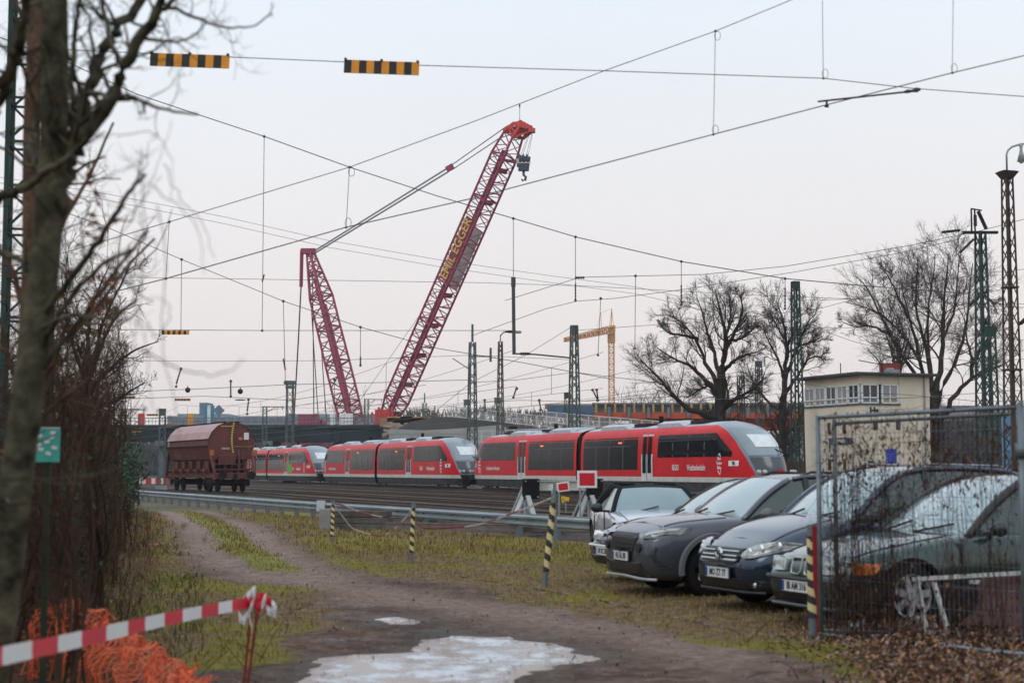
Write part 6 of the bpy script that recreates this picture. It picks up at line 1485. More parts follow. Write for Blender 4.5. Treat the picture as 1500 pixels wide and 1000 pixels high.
for x, y, lb in ((172, 632.5, 'faint amber stripe board on the bridge girder, left one'), (199, 632, 'faint amber stripe board on the bridge girder, middle one'), (249, 622, 'faint amber stripe board on the bridge edge, right one')):
    board(x - 7, x + 7, y - 1.3, y + 1.3, 232, 8, lb, 0, True)
board(118, 160, 484, 490, 44, 10, 'striped board half hidden in the branches at the left', 0, True)

# ------------------------------------------------------------------ striped poles, barrier tape
sy_ = mat('pole_cream', (.62, .50, .24), .6, 0, .12, 4); sb_ = mat('pole_black', (.02, .02, .02), .6)
def pole(xt, yt, xb, yb, label, w=.075, y_str=.78):
    b_ = G(xb, yb); Y = b_.y; T = at(xt, yt, Y + .05); t = thing('striped_pole', label, 'bollard', b_, 0, 'yellow and black striped poles'); d = T - b_; d = V(d)
    m = MB(); n = 72; rows = []; k_ = 12
    for i in range(n + 1):
        c = d * (.18 + .72 * i / n) ; rows.append([c + V((math.cos(a) * w / 2, math.sin(a) * w / 2, 0)) for a in [2 * math.pi * j / k_ for j in range(k_)]])
    m.grid(rows, True); mi = []
    for i in range(n):
        for j in range(k_): mi.append(int((i / n * 5.2 + j / k_ * 1.0) * 2 % 2))
    m.mi = mi; m.build('striped_sleeve', [sy_, sb_], t)
    m = MB(); m.tube([V((0, 0, -.02)), d * .19], w * .42, 10); m.build('pipe_foot', M_['galv'], t)
    m = MB(); m.tube([d * .89, d], w * .46, 10); m.build('pipe_head', M_['galv'], t)
    return t
pole(488, 733, 486, 797, 'leftmost striped pole standing before the sleeper stack')
pole(606, 734, 602, 826, 'middle striped pole with red and white tape tied to its top')
pole(812, 722, 797, 862, 'leaning striped pole nearest the parked cars', w=.085)
pole(1189, 768, 1191, 934, 'thick striped pole right beside the mesh fence post', w=.10)
m = MB(); a = G(815, 806); a.z = 0; m.tube([a, at(812, 708, a.y)], .028, 8); tag(m.build('thin_post', M_['galv']), 'thin grey steel post behind the leaning striped pole', 'post')
m = MB(); a = G(1196, 936) + V((.02, .12, 0)); m.bar(a, a + V((0, 0, 1.05)), .05, .05); tag(m.build('red_stake', mat('stake_red', (.28, .01, .015), .6)), 'dark red stake between striped pole and fence post', 'stake')
tr, tw_ = mat('tape_red', (.62, .02, .04), .4, 0, .1, 3), mat('tape_white', (.74, .74, .74), .4, 0, .06, 3)
def tape(pts, w, label, n_str, sub=14, twist=0.0, cols=None, seed=0, wob=0.0):
    P = [V(p) for p in pts]; Q = []
    for i in range(len(P) - 1):
        p0, p1, p2, p3 = P[max(i - 1, 0)], P[i], P[i + 1], P[min(i + 2, len(P) - 1)]
        for k in range(sub):
            t = k / sub; Q.append(.5 * ((2 * p1) + (p2 - p0) * t + (2 * p0 - 5 * p1 + 4 * p2 - p3) * t * t + (3 * p1 - p0 - 3 * p2 + p3) * t ** 3))
    Q.append(P[-1]); m = MB(); rows = []; rr = random.Random(seed); acc = 0; L_ = [0]
    for a, b_ in zip(Q, Q[1:]): L_.append(L_[-1] + (b_ - a).length)
    for i, q in enumerate(Q):
        an = twist * L_[i] + wob * math.sin(i * 1.3); u = V((0, math.sin(an) * .7 + .0, math.cos(an))); 
        if abs(u.z) < .2: u.z = .2
        rows.append([q - u * w / 2 + V((0, .004, 0)), q + V((0, -.006, 0)), q + u * w / 2])
    m.grid(rows); mi = []
    for i in range(len(Q) - 1): s = int(L_[i] / L_[-1] * n_str) % 2; mi += [s, s]
    m.mi = mi; return tag(m.build('barrier_tape', cols or [tr, tw_]), label, 'barrier tape', 'red and white barrier tape')
d1, d2 = mat('tape_dull_red', (.22, .05, .045), .6, 0, .35, 9), mat('tape_dull_white', (.36, .33, .29), .6, 0, .3, 9)
t1 = at(488, 737, 26 + 8); Yp1, Yp2, Yp3 = G(486, 797).y, G(602, 826).y, G(797, 862).y
tape([at(489, 738, Yp1), at(500, 739, Yp1 + .2), at(530, 750, Yp1 + .3), at(560, 757, Yp1)], .032, 'loose tape end trailing right from the leftmost pole', 4, cols=[d1, d2], seed=1)
tape([at(489, 738, Yp1), at(505, 760, Yp1), at(520, 775, Yp1 - .3), at(560, 784, Yp1 - 1), at(590, 762, Yp2 + .6), at(606, 740, Yp2)], .032, 'sagging tape between the leftmost and the middle pole', 7, cols=[d2, d1], seed=2)
tape([at(607, 740, Yp2), at(615, 770, Yp2), at(660, 772, Yp2 + .4), at(700, 768, Yp2), at(760, 748, Yp3 + 1), at(811, 728, Yp3)], .032, 'taut tape from the middle pole up to the leaning pole', 6, cols=[d1, d2], seed=3)
def gl(px, py, dz=.02):
    p = G(px, py); p.z = gz(p.x, p.y) + dz; return p
tape([at(609, 740, Yp2), at(616, 775, Yp2 - .1), gl(630, 812, .06), gl(650, 838, .01), gl(700, 851, .012), gl(760, 858, .0), gl(792, 866, .012), gl(850, 871, .0), gl(900, 886, .012), gl(960, 897, -.01), gl(1030, 914, .01), gl(1100, 926, .0), gl(1180, 938, .01)], .022, 'old tape falling from the middle pole and lying along the ground', 44, cols=[mat('tape_mud_pale', (.25, .22, .19), .8, 0, .3, 9), mat('tape_mud', (.12, .07, .055), .8, 0, .3, 9)], seed=4, wob=.9)

# foreground tape, rods and orange net
tape([at(-60, 975, 6.5), at(0, 961, 6.9), at(120, 935, 8.2), at(250, 905, 10.0), at(350, 885, 11.7), at(368, 884, 11.9)], .082, 'bright red and white tape stretched across the lower left foreground', 13, sub=26, seed=5)
P = at(370, 884, 11.9); r_ = random.Random(9)
for k, pts in enumerate(([(0, 0, 0), (.06, .02, .05), (.16, 0, -.02), (.17, .02, -.07), (.10, .02, -.04)], [(0, 0, 0), (-.05, 0, .03), (-.11, .02, -.05), (-.07, 0, -.12), (-.02, 0, -.05)], [(0, 0, 0), (.02, 0, .10), (-.03, 0, .06), (-.07, 0, .02)], [(0, 0, 0), (-.02, -.02, -.06), (0, -.02, -.18)], [(.02, 0, 0), (.05, -.01, -.03), (.10, -.02, .05)])):
    tape([P + V(p) for p in pts], .075, ['knotted red tape end sticking out right of the rusty rods', 'knotted red tape loop on the left of the rusty rods', 'white tape tip standing up on the rusty rods', 'white tape tail hanging down the rusty rods', 'small red tape bow behind the rod tops'][k], 2 if k not in (2, 3) else 1, sub=8, wob=.5, cols=[tr, tw_] if k not in (2, 3) else [tw_, tw_])
ru = mat('rod_red', (.22, .04, .03), .7, .2, .3, 8)
for x0, x1, lb in ((377, 362, 'thin rusty red rod holding the tape knot, right one'), (368, 356, 'thin rusty rod holding the tape knot, left one')):
    T = at(x0, 896, 11.9); m = MB(); b_ = at(x1, 1010, 11.9); m.tube([T, b_], .011, 6); tag(m.build('rod', ru), lb, 'rod', 'rusty rods under the tape knot')
# crumpled orange safety net
def net():
    r = np.random.default_rng(4); verts = []; faces = []
    nu, nv = 74, 27
    C = [G(40, 975), G(110, 985), G(190, 990), G(250, 1000), G(300, 1015)]
    U = np.linspace(0, 1, nu); Vv = np.linspace(0, 1, nv)
    cx = np.interp(U, [0, .25, .5, .75, 1], [(x - 750) / FPX * y for x, y in ((78, 12.6), (125, 12.4), (185, 12.1), (235, 11.8), (290, 11.4))]); cy = np.interp(U, [0, .25, .5, .75, 1], [12.4, 12.3, 12.1, 11.8, 11.4])
    hh = np.interp(U, [0, .12, .35, .55, .8, 1], [.36, .50, .42, .28, .15, .04]); X = np.zeros((nu, nv)); Y = X.copy(); Z = X.copy()
    for j, v in enumerate(Vv):
        fold = np.sin(U * 34 + v * 5) * .06 + np.sin(U * 71 + v * 9) * .03; a = v * math.pi
        X[:, j] = cx + fold * .8 + np.sin(v * 23 + U * 40) * .03; Y[:, j] = cy - .55 * np.cos(a) * .9 + fold; Z[:, j] = .02 + hh * np.sin(a) ** .7 * (1 + .15 * np.sin(U * 50)) + np.sin(U * 90 + v * 30) * .025 + r.normal(0, .006, nu)
    m = MB(); P = lambda i, j: V((X[i, j], Y[i, j], Z[i, j] + gz(float(X[i, j]), float(Y[i, j]))))
    G_ = [[P(i, j) for j in range(nv)] for i in range(nu)]
    for i in range(nu): m.tube([G_[i][j] + V((r.normal(0, .004), 0, 0)) for j in range(nv)], .0034, 3, cap=False)
    for j in range(0, nv): m.tube([G_[i][j] for i in range(nu)], .0034, 3, cap=False)
    for k in range(300):
        i, j = r.integers(0, nu), r.integers(6, nv - 6); d = V((r.normal(0, .045), -abs(r.normal(0, .05)), r.normal(0, .04))); m.tube([G_[i][j], G_[i][j] + d], .0035, 3, cap=False)
    return m.build('safety_net', mat('net_orange', (.72, .12, .03), .55, 0, .25, 5))
tag(net(), 'crumpled orange plastic safety net heaped at the foot of the left tree', 'safety net')
p = gl(228, 801); m = MB()
for k in range(12): m.box(p + V((r_.uniform(-.25, .25), r_.uniform(-.1, .1), .03)), (.16, .08, .01), rz=r_.uniform(0, 3), rx=.4)
tag(m.build('tape_scrap', d1), 'small red tape scrap lying on the verge left of the ruts', 'litter')
# green notice at the tree
P = at(69, 651, 10.9); t = thing('notice_sign', 'small turquoise green notice with white marks hung among the branches', 'sign', P, .1); m = MB(); m.box((0, 0, 0), (.17, .01, .235)); m.build('panel', mat('sign_turq', (.06, .42, .34), .5, 0, .1, 5), t)
m = MB(); r_ = random.Random(3)
for x, z in ((-.05, .06), (.04, .08), (0, .02), (-.04, -.03), (.05, -.02), (.03, .05), (-.055, .0), (.01, -.06)): m.box((x, -.008, z), (.036, .004, .022), ry=r_.uniform(-.5, .5))
m.box((0, -.008, .113), (.165, .004, .006)); m.build('pictogram', M_['white'], t)
m = MB(); m.bar((0, .03, .1), (0, .03, -P.z + .1), .04); m.build('post', mat('post_moss', (.035, .045, .03), .9, 0, .3, 3), t)
# ------------------------------------------------------------------ bare trees and brush
def nrm(a): return a / np.maximum(1e-9, np.linalg.norm(a, axis=-1, keepdims=True))
def tubes_np(P, Rd, n=3):
    """P (N,K,3), Rd (N,K) -> verts, quads"""
    N, K, _ = P.shape; T = np.empty_like(P); T[:, 1:-1] = P[:, 2:] - P[:, :-2]; T[:, 0] = P[:, 1] - P[:, 0]; T[:, -1] = P[:, -1] - P[:, -2]; T = nrm(T)
    ref = np.where(np.abs(T[..., 2:3]) < .9, np.array([0, 0, 1.]), np.array([1., 0, 0])); A = nrm(np.cross(T, ref)); B = np.cross(A, T)
    an = 2 * np.pi * np.arange(n) / n
    v = P[:, :, None] + (A[:, :, None] * np.cos(an)[None, None, :, None] + B[:, :, None] * np.sin(an)[None, None, :, None]) * Rd[:, :, None, None]
    idx = np.arange(N * K * n).reshape(N, K, n); a = idx[:, :-1, :]; b = np.roll(a, -1, 2); c = np.roll(idx[:, 1:, :], -1, 2); d = idx[:, 1:, :]
    return v.reshape(-1, 3), np.stack([a, b, c, d], -1).reshape(-1, 4)
def resample(pts, K):
    p = np.array(pts, float); s = np.r_[0, np.cumsum(np.linalg.norm(np.diff(p[:, :3], axis=0), axis=1))]; t = np.linspace(0, s[-1], K)
    # catmull-ish smoothing by dense linear then gaussian
    q = np.stack([np.interp(t, s, p[:, i]) for i in range(p.shape[1])], 1)
    for _ in range(2): q[1:-1] = q[1:-1] * .5 + (q[:-2] + q[2:]) * .25
    return q
def spawn(P, Rd, m, t0, t1, ang, lf, bias, wig, rf, K, r, seglen=None, rmin=0):
    N, KP, _ = P.shape; idx = np.repeat(np.arange(N), m); t = r.uniform(t0, t1, N * m) * (KP - 1); i0 = np.minimum(t.astype(int), KP - 2); f = (t - i0)[:, None]
    o = P[idx, i0] * (1 - f) + P[idx, i0 + 1] * f; tan = nrm(P[idx, i0 + 1] - P[idx, i0]); rad = Rd[idx, i0] * (1 - f[:, 0]) + Rd[idx, i0 + 1] * f[:, 0]
    plen = np.linalg.norm(np.diff(P, axis=1), axis=2).sum(1)[idx]; ln = plen * r.uniform(lf[0], lf[1], N * m) * (1.15 - .6 * t / (KP - 1))
    rv = nrm(r.normal(size=(N * m, 3))); side = nrm(np.cross(tan, rv)); a = np.radians(r.uniform(ang[0], ang[1], N * m))[:, None]
    d = nrm(tan * np.cos(a) + side * np.sin(a)); st = ln / (K - 1); Q = np.empty((N * m, K, 3)); Q[:, 0] = o
    for k in range(1, K):
        d = nrm(d + r.normal(size=(N * m, 3)) * wig + np.array(bias)); Q[:, k] = Q[:, k - 1] + d * st[:, None]
    r0 = np.maximum(rmin, rad * rf); Rq = r0[:, None] * np.linspace(1, .35, K)[None]
    return Q, Rq
def tree(name, label, limbs, m_, seed, levels, group=None, cat='tree', trunk_sides=8, base=None, K0=14, leaves_=None):
    """limbs: list of (points world, r0, r1)"""
    r = np.random.default_rng(seed)
    b_ = base or limbs[0][0][0]; t = thing(name, label, cat, b_, 0, group); o = np.array([b_[0], b_[1], b_[2]])
    P = np.stack([resample([tuple(p) for p in pts], K0) for pts, r0, r1 in limbs]) - o; Rd = np.stack([r0 + (r1 - r0) * np.linspace(0, 1, K0) ** .8 for pts, r0, r1 in limbs])
    P[1:, 1:] += r.normal(size=P[1:, 1:].shape) * Rd[1:, 1:, None] * .35
    v, f = tubes_np(P[:1], Rd[:1], trunk_sides); npmesh('trunk', v, f, m_, t, smooth=True)
    vs, fs, n0 = [], [], 0
    if len(limbs) > 1: v, f = tubes_np(P[1:], Rd[1:], 6); vs.append(v); fs.append(f); n0 += len(v)
    A = (P, Rd); allP = [A]; tips = []
    for lv in levels:
        src = allP[-1] if not lv.get('all') else (np.concatenate([x[0] for x in allP if x[0].shape[1] == allP[-1][0].shape[1]]), np.concatenate([x[1] for x in allP if x[0].shape[1] == allP[-1][0].shape[1]]))
        Q, Rq = spawn(src[0], src[1], lv['m'], lv.get('t0', .2), lv.get('t1', 1), lv.get('ang', (25, 60)), lv.get('lf', (.3, .6)), lv.get('bias', (0, 0, .05)), lv.get('wig', .15), lv.get('rf', .6), lv.get('K', 6), r, rmin=lv.get('rmin', 0))
        if 'keep' in lv: k = lv['keep'](Q + o); Q, Rq = Q[k], Rq[k]
        v, f = tubes_np(Q, Rq, lv.get('n', 3)); vs.append(v); fs.append(f + n0); n0 += len(v); allP.append((Q, Rq))
    npmesh('crown', np.concatenate(vs), np.concatenate(fs), m_, t, smooth=True)
    return t, allP, o
bark = mat('bark_far', (.045, .038, .034), .95, 0, .35, 2); barkb = mat('bark_brown', (.07, .045, .035), .95, 0, .4, 3)
def pxl(lst, Y, ox=0, oy=0, s=1.0, r=None, dep=3.0):
    dj = 0; out_ = []
    tgt = (r.uniform(-1, 1) * dep) if r is not None else 0
    for i, (x, y) in enumerate(lst): out_.append(at(ox + x / s, oy + y / s, Y + tgt * i / (len(lst) - 1)))
    return out_
def fartree(label, trunk, limbs, Y, ox, oy, s, rt, seed, levels, dep=4):
    r = np.random.default_rng(seed); pt = [at(ox + x / s, oy + y / s, Y) for x, y in trunk]; pt.insert(0, V((pt[0].x, Y, 0)))
    L_ = [(pt, rt, rt * .75)] + [(pxl(l, Y, ox, oy, s, r, dep), rt * f, rt * .07) for f, l in limbs]
    return tree('bare_tree', label, L_, bark, seed, levels, 'bare trees beyond the trains')
lv = [dict(m=14, t0=.28, ang=(20, 60), lf=(.26, .5), bias=(0, 0, .06), wig=.16, rf=.38, K=8, n=4), dict(m=9, t0=.15, ang=(18, 52), lf=(.4, .7), bias=(0, 0, .04), wig=.17, rf=.5, K=7, rmin=.014), dict(m=7, t0=.2, ang=(15, 52), lf=(.5, .9), bias=(0, 0, .01), wig=.18, rf=.5, K=5, rmin=.008)]
fartree('big spreading bare tree standing behind the nearest red train', [(485, 860), (483, 790), (482, 715)], [
 (.62, [(478, 865), (455, 850), (400, 830), (330, 810), (270, 750), (230, 680), (170, 640), (115, 575)]), (.5, [(480, 735), (430, 690), (370, 640), (340, 600), (290, 590), (240, 560), (195, 530)]),
 (.45, [(480, 715), (440, 640), (420, 620), (400, 560), (380, 490), (340, 450), (300, 400), (250, 380)]), (.7, [(483, 735), (490, 640), (505, 560), (510, 470), (490, 380), (470, 300), (460, 265)]),
 (.4, [(500, 560), (540, 480), (570, 420), (590, 350), (575, 290)]), (.45, [(485, 680), (470, 590), (440, 500), (410, 420), (400, 340), (375, 300)]), (.38, [(495, 640), (540, 590), (600, 560), (655, 545)]),
 (.45, [(488, 830), (540, 765), (600, 740), (660, 700), (690, 640)]), (.25, [(475, 700), (420, 700), (370, 735), (330, 760)]), (.35, [(510, 500), (580, 490), (630, 450), (650, 400)]), (.3, [(380, 490), (320, 470), (260, 470), (210, 430)]), (.3, [(505, 520), (530, 400), (530, 320), (520, 270)])],
 120, 900, 340, 3.125, .50, 11, lv)
fartree('narrower bare tree between the big tree and the signal box', [(770, 960), (768, 860), (772, 780)], [
 (.8, [(772, 800), (782, 660), (790, 560), (785, 450), (768, 380), (740, 310)]), (.4, [(772, 830), (720, 790), (670, 740), (630, 680), (605, 600)]), (.4, [(780, 680), (745, 570), (705, 500), (680, 440)]),
 (.5, [(788, 640), (830, 540), (860, 470), (890, 400), (925, 370)]), (.45, [(780, 740), (850, 640), (895, 570), (940, 560), (965, 600)]), (.4, [(787, 570), (805, 480), (840, 400), (850, 320)]), (.3, [(787, 500), (745, 430), (700, 350)]), (.3, [(790, 560), (850, 520), (910, 500), (950, 480)])],
 112, 900, 340, 3.125, .34, 12, lv)
fartree('largest bare tree rising behind and right of the signal box', [(280, 980), (285, 900), (288, 820)], [
 (.55, [(278, 880), (240, 740), (200, 540), (170, 400), (130, 270), (105, 170), (80, 40)]), (.55, [(285, 840), (262, 620), (240, 460), (190, 330), (170, 180), (175, 40), (185, -90)]), (.7, [(292, 820), (320, 600), (335, 400), (345, 230), (350, 100), (370, -20), (370, -120)]),
 (.5, [(300, 800), (380, 620), (440, 480), (480, 350), (490, 200), (505, 50), (520, -60)]), (.6, [(300, 900), (400, 760), (470, 680), (520, 630), (600, 600), (700, 570), (790, 500)]), (.4, [(515, 640), (520, 520), (495, 440), (480, 400), (470, 260)]),
 (.4, [(270, 700), (250, 420), (240, 250), (265, 120), (285, -30), (290, -120)]), (.45, [(262, 800), (180, 620), (80, 500), (20, 380), (-60, 220), (-130, 60), (-190, 20)]), (.3, [(335, 400), (400, 280), (420, 130), (430, 0), (440, -110)]), (.3, [(200, 540), (100, 380), (-20, 260), (-150, 200), (-250, 180)]),
 (.3, [(500, 200), (570, 130), (620, 150), (670, 230)]), (.35, [(515, 560), (600, 420), (660, 330), (690, 380)]), (.3, [(130, 270), (60, 130), (10, 30), (-30, -40)]), (.3, [(20, 380), (-90, 320), (-200, 330), (-270, 300)])],
 118, 1300, 400, 4.165, .42, 13, lv, dep=5)
fartree('small bushy bare tree right behind the signal box roof', [(80, 900), (75, 700), (60, 560)], [(.6, [(60, 580), (30, 480), (0, 400), (-20, 340)]), (.5, [(62, 560), (90, 470), (110, 400)]), (.5, [(60, 600), (120, 520), (150, 440)]), (.4, [(62, 560), (60, 460), (50, 370)])], 108, 1300, 400, 4.165, .28, 14, [dict(lv[0], m=8, lf=(.4, .7)), dict(lv[1], m=7), dict(lv[2], m=6)])
for i, (px, yt, Y, lb) in enumerate(((940, 568, 200, 'faint distant bare tree left of the big tree'), (975, 560, 210, 'faint distant bare tree under the big tree, its left side'), (1010, 572, 205, 'faint distant bare tree just left of the big trunk'), (612, 596, 300, 'tiny far bare tree right of the crane foot'), (533, 576, 320, 'round far bare tree between crane mast and boom'), (430, 612, 300, 'tiny far bare tree left of the crane ropes'))):
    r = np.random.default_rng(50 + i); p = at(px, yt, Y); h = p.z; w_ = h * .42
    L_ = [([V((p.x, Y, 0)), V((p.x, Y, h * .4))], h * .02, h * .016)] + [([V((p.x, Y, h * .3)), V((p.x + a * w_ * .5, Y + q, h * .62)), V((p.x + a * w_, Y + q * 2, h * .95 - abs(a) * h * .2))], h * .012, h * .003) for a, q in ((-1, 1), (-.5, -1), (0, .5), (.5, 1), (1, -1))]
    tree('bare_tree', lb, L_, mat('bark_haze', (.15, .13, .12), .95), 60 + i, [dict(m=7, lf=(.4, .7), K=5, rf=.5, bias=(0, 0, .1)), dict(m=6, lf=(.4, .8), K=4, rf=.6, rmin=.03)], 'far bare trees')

# foreground tree, left
bk1 = mat('bark_near', (.12, .11, .07), .95, 0, .3, 9, bump=1.0, bscale=24, col2=(.02, .017, .013), detail=12)
bkd = mat('twig_dark', (.020, .014, .011), .9, 0, .3, 6); bkr = mat('twig_red', (.055, .032, .021), .9, 0, .5, 1.5)
def P7(l, Y, dep=0): return [at(x, y, Y + dep * i / max(1, len(l) - 1)) for i, (x, y) in enumerate(l)]
Yt = 7.6; q = Yt / FPX
lim = [(P7([(-30, 1100), (-8, 960), (8, 850), (24, 700), (42, 560), (64, 410), (75, 290), (81, 170), (80, 0), (76, -120)], Yt), 27 * q, 19 * q)]
for l, r0, r1, dp in (([(73, 330), (100, 240), (118, 205), (152, 158), (185, 95), (212, 42), (246, -20)], 17, 7, -.3), ([(100, 240), (122, 160), (136, 110), (165, 50), (205, 8), (230, -30)], 13, 7, .4), ([(112, 205), (104, 130), (108, 60), (120, -20)], 7, 3, .5),
 ([(140, 165), (175, 143), (205, 146), (240, 162), (290, 168)], 4.5, 1.8, -.5), ([(-20, 298), (40, 272), (90, 240), (130, 200)], 8, 4, -.4), ([(56, 470), (110, 400), (150, 345), (185, 285), (212, 256)], 7, 2.5, -.8), ([(50, 520), (100, 440), (150, 385), (200, 362)], 6, 2, -.6),
 ([(42, 560), (110, 480), (160, 410), (205, 350), (217, 338)], 5, 2, -.3), ([(-20, 170), (10, 120), (30, 50), (45, -20)], 11, 7, -.6), ([(215, 40), (260, -5), (300, -40)], 5, 3, 0), ([(232, 2), (275, 22), (330, 42), (372, 40), (398, 20)], 3.2, 1.0, .6), ([(180, 100), (160, 60), (150, 10), (155, -30)], 4, 3, .3),
 ([(62, 420), (30, 380), (-20, 365)], 6, 4, .5), ([(56, 480), (110, 460), (160, 470), (200, 440)], 4, 1.5, -1), ([(150, 158), (120, 120), (60, 100), (20, 60)], 4, 2, .6)):
    lim.append((P7(l, Yt, dp), r0 * q, r1 * q))
keepL = lambda Q: (750 + Q[:, -1, 0] / Q[:, -1, 1] * FPX < 330 + 90 * (Q[:, -1, 2] > 3.4)) & (750 + Q[:, -1, 0] / Q[:, -1, 1] * FPX > -200)
keepT = lambda Q: keepL(Q) & ((750 + Q[:, -1, 0] / Q[:, -1, 1] * FPX < 235) | (Q[:, -1, 2] > 3.3))
tree('near_tree', 'mossy grey trunk in the left foreground with forked dark branches', lim, bk1, 21, [dict(m=7, t0=.2, ang=(25, 70), lf=(.2, .45), bias=(0, 0, .02), wig=.22, rf=.4, K=7, rmin=.0025, keep=keepT), dict(m=4, ang=(25, 70), lf=(.4, .8), bias=(0, 0, -.02), wig=.28, rf=.6, K=6, rmin=.0016, keep=keepT), dict(m=2, ang=(25, 70), lf=(.4, .8), wig=.3, rf=.7, K=5, rmin=.0013, keep=keepT)], trunk_sides=18, K0=22)
Yt = 10.5; q = Yt / FPX
tree('near_tree', 'second slimmer brown trunk just behind the mossy foreground trunk', [(P7([(-5, 1000), (18, 760), (32, 600), (46, 400), (44, 200), (54, 0), (60, -100)], Yt), 15 * q, 11 * q), (P7([(46, 320), (70, 220), (60, 120), (90, 20)], Yt), 6 * q, 3 * q), (P7([(48, 500), (20, 400), (-20, 330)], Yt), 6 * q, 3 * q), (P7([(48, 420), (90, 330), (130, 260), (165, 180)], Yt, 1), 5 * q, 2 * q)], mat('bark_second', (.12, .075, .05), .95, 0, .4, 8, bump=.8), 22,
     [dict(m=9, ang=(30, 75), lf=(.15, .35), wig=.25, rf=.4, K=6, rmin=.003, keep=keepT), dict(m=5, ang=(25, 70), lf=(.4, .8), wig=.3, rf=.6, K=5, rmin=.002, keep=keepT)], trunk_sides=12, K0=20)
# brush on the bank
def shrub(label, px, Y, ytop, n, spread, seed, m_, lean=0.0, lev=None, pxmax=200, name='bare_shrub'):
    r = np.random.default_rng(seed); X = (px - 750) / FPX * Y; h = at(px, ytop, Y).z; L_ = []
    for k in range(n):
        a = r.normal(0, 1); x0 = X + r.normal(0, spread * .35); y0 = Y + r.uniform(-.8, .8); hh = h * r.uniform(.55, 1.05); dx = a * spread * .5 + lean; g = gz(x0, y0)
        lim_ = (pxmax - 12 - 750) / FPX * y0
        x0 = min(x0, lim_ - abs(r.normal(0, .15)))
        if x0 + dx > lim_: dx = lim_ - x0 - abs(r.normal(0, .1))
        L_.append(([V((x0, y0, g - .05)), V((min(lim_, x0 + dx * .25 + r.normal(0, .14) * spread), y0 + r.normal(0, .2), g + hh * .35)), V((min(lim_, x0 + dx * .6 + r.normal(0, .2) * spread), y0 + r.normal(0, .3), g + hh * .72)), V((x0 + dx, y0 + r.normal(0, .4), g + hh * r.uniform(.8, 1)))], r.uniform(.007, .02) * (1 + Y / 60), .003))
    kp = lambda Q: (750 + Q[:, -1, 0] / Q[:, -1, 1] * FPX < pxmax + 12 * r.normal(size=len(Q))) & (Q[:, -1, 2] > 0.02)
    lev = lev or [dict(m=12, t0=.06, ang=(20, 75), lf=(.15, .42), bias=(0, 0, .02), wig=.25, rf=.5, K=6, rmin=.003 * (Y / 12), keep=kp), dict(m=8, t0=.1, ang=(20, 80), lf=(.35, .8), bias=(0, 0, -.04), wig=.33, rf=.6, K=5, rmin=.0018 * (Y / 12), keep=kp)]
    return tree(name, label, L_, m_, seed, lev, 'bare shrubs of the left thicket', 'shrub', 5)
mbr = mat('twig_brown', (.085, .054, .035), .92, 0, .5, 1.5)
for i, (px, Y, yt, n, sp_, m_, lean, pm_, lb) in enumerate((
 (20, 11.5, 330, 16, 1.1, bkr, .1, 150, 'dark reddish thicket directly behind the foreground trunk'), (75, 12.5, 520, 16, .8, mbr, .1, 150, 'brown thicket above the orange net'), (90, 15, 400, 16, 1.0, bkr, .15, 175, 'reddish shrub behind the turquoise notice'),
 (115, 18, 470, 18, 1.2, mbr, .1, 185, 'brown shrub just right of the turquoise notice'), (60, 17, 300, 14, 1.4, bkd, 0, 170, 'tall dark shrub reaching high behind the two trunks'), (120, 23, 430, 18, 1.6, bkr, .2, 192, 'reddish brown shrub at the right face of the thicket'),
 (140, 29, 480, 18, 1.8, mbr, .1, 198, 'shrub of fine brown twigs toward the end of the thicket'), (150, 37, 520, 18, 2.0, mbr, .2, 205, 'last brown shrub where the thicket meets the bridge'), (60, 32, 350, 16, 2.5, bkd, 0, 180, 'dense dark shrub filling the gap deep in the thicket'), (20, 24, 420, 16, 2.2, bkr, 0, 160, 'deep reddish shrub at the left edge behind the trunks'), (100, 46, 540, 18, 3.0, mbr, 0, 200, 'farthest low brown shrub of the thicket'), (10, 15, 560, 16, 1.2, bkd, 0, 120, 'low dark shrub at the foot of the left edge'), (150, 21, 640, 14, .8, mbr, .1, 195, 'low brown shrub beside the dry weeds'), (165, 30, 650, 14, 1.0, bkr, .1, 215, 'low reddish shrub at the corner above the verge'))):
    shrub(lb, px, Y, yt, n, sp_, 100 + i, m_, lean, None, pm_)
# mid distance fine tree above the thicket
Yt = 40; r9 = np.random.default_rng(5)
L_ = [([at(120, 720, Yt), at(125, 600, Yt), at(128, 520, Yt)], .14, .09)] + [(P7(l, Yt, dp), .07, .012) for l, dp in (([(128, 560), (150, 500), (170, 460), (200, 440)], 1), ([(128, 540), (130, 470), (145, 420), (160, 390)], -1), ([(127, 580), (160, 540), (200, 510), (232, 500)], 0), ([(126, 560), (100, 480), (90, 400)], 1), ([(127, 600), (165, 590), (195, 570), (212, 560)], 1), ([(127, 560), (150, 470), (185, 400), (195, 380)], 0))]
kp2 = lambda Q: (750 + Q[:, -1, 0] / Q[:, -1, 1] * FPX < 245)
tree('bare_tree', 'finely twigged bare tree at the right flank of the thicket, against the sky', L_, bkd, 33, [dict(m=10, ang=(25, 65), lf=(.25, .5), wig=.22, rf=.5, K=6, rmin=.008, keep=kp2), dict(m=7, ang=(25, 65), lf=(.35, .7), wig=.25, rf=.6, K=5, rmin=.006, keep=kp2), dict(m=4, ang=(25, 65), lf=(.4, .8), wig=.25, rf=.7, K=4, rmin=.005, keep=kp2)])
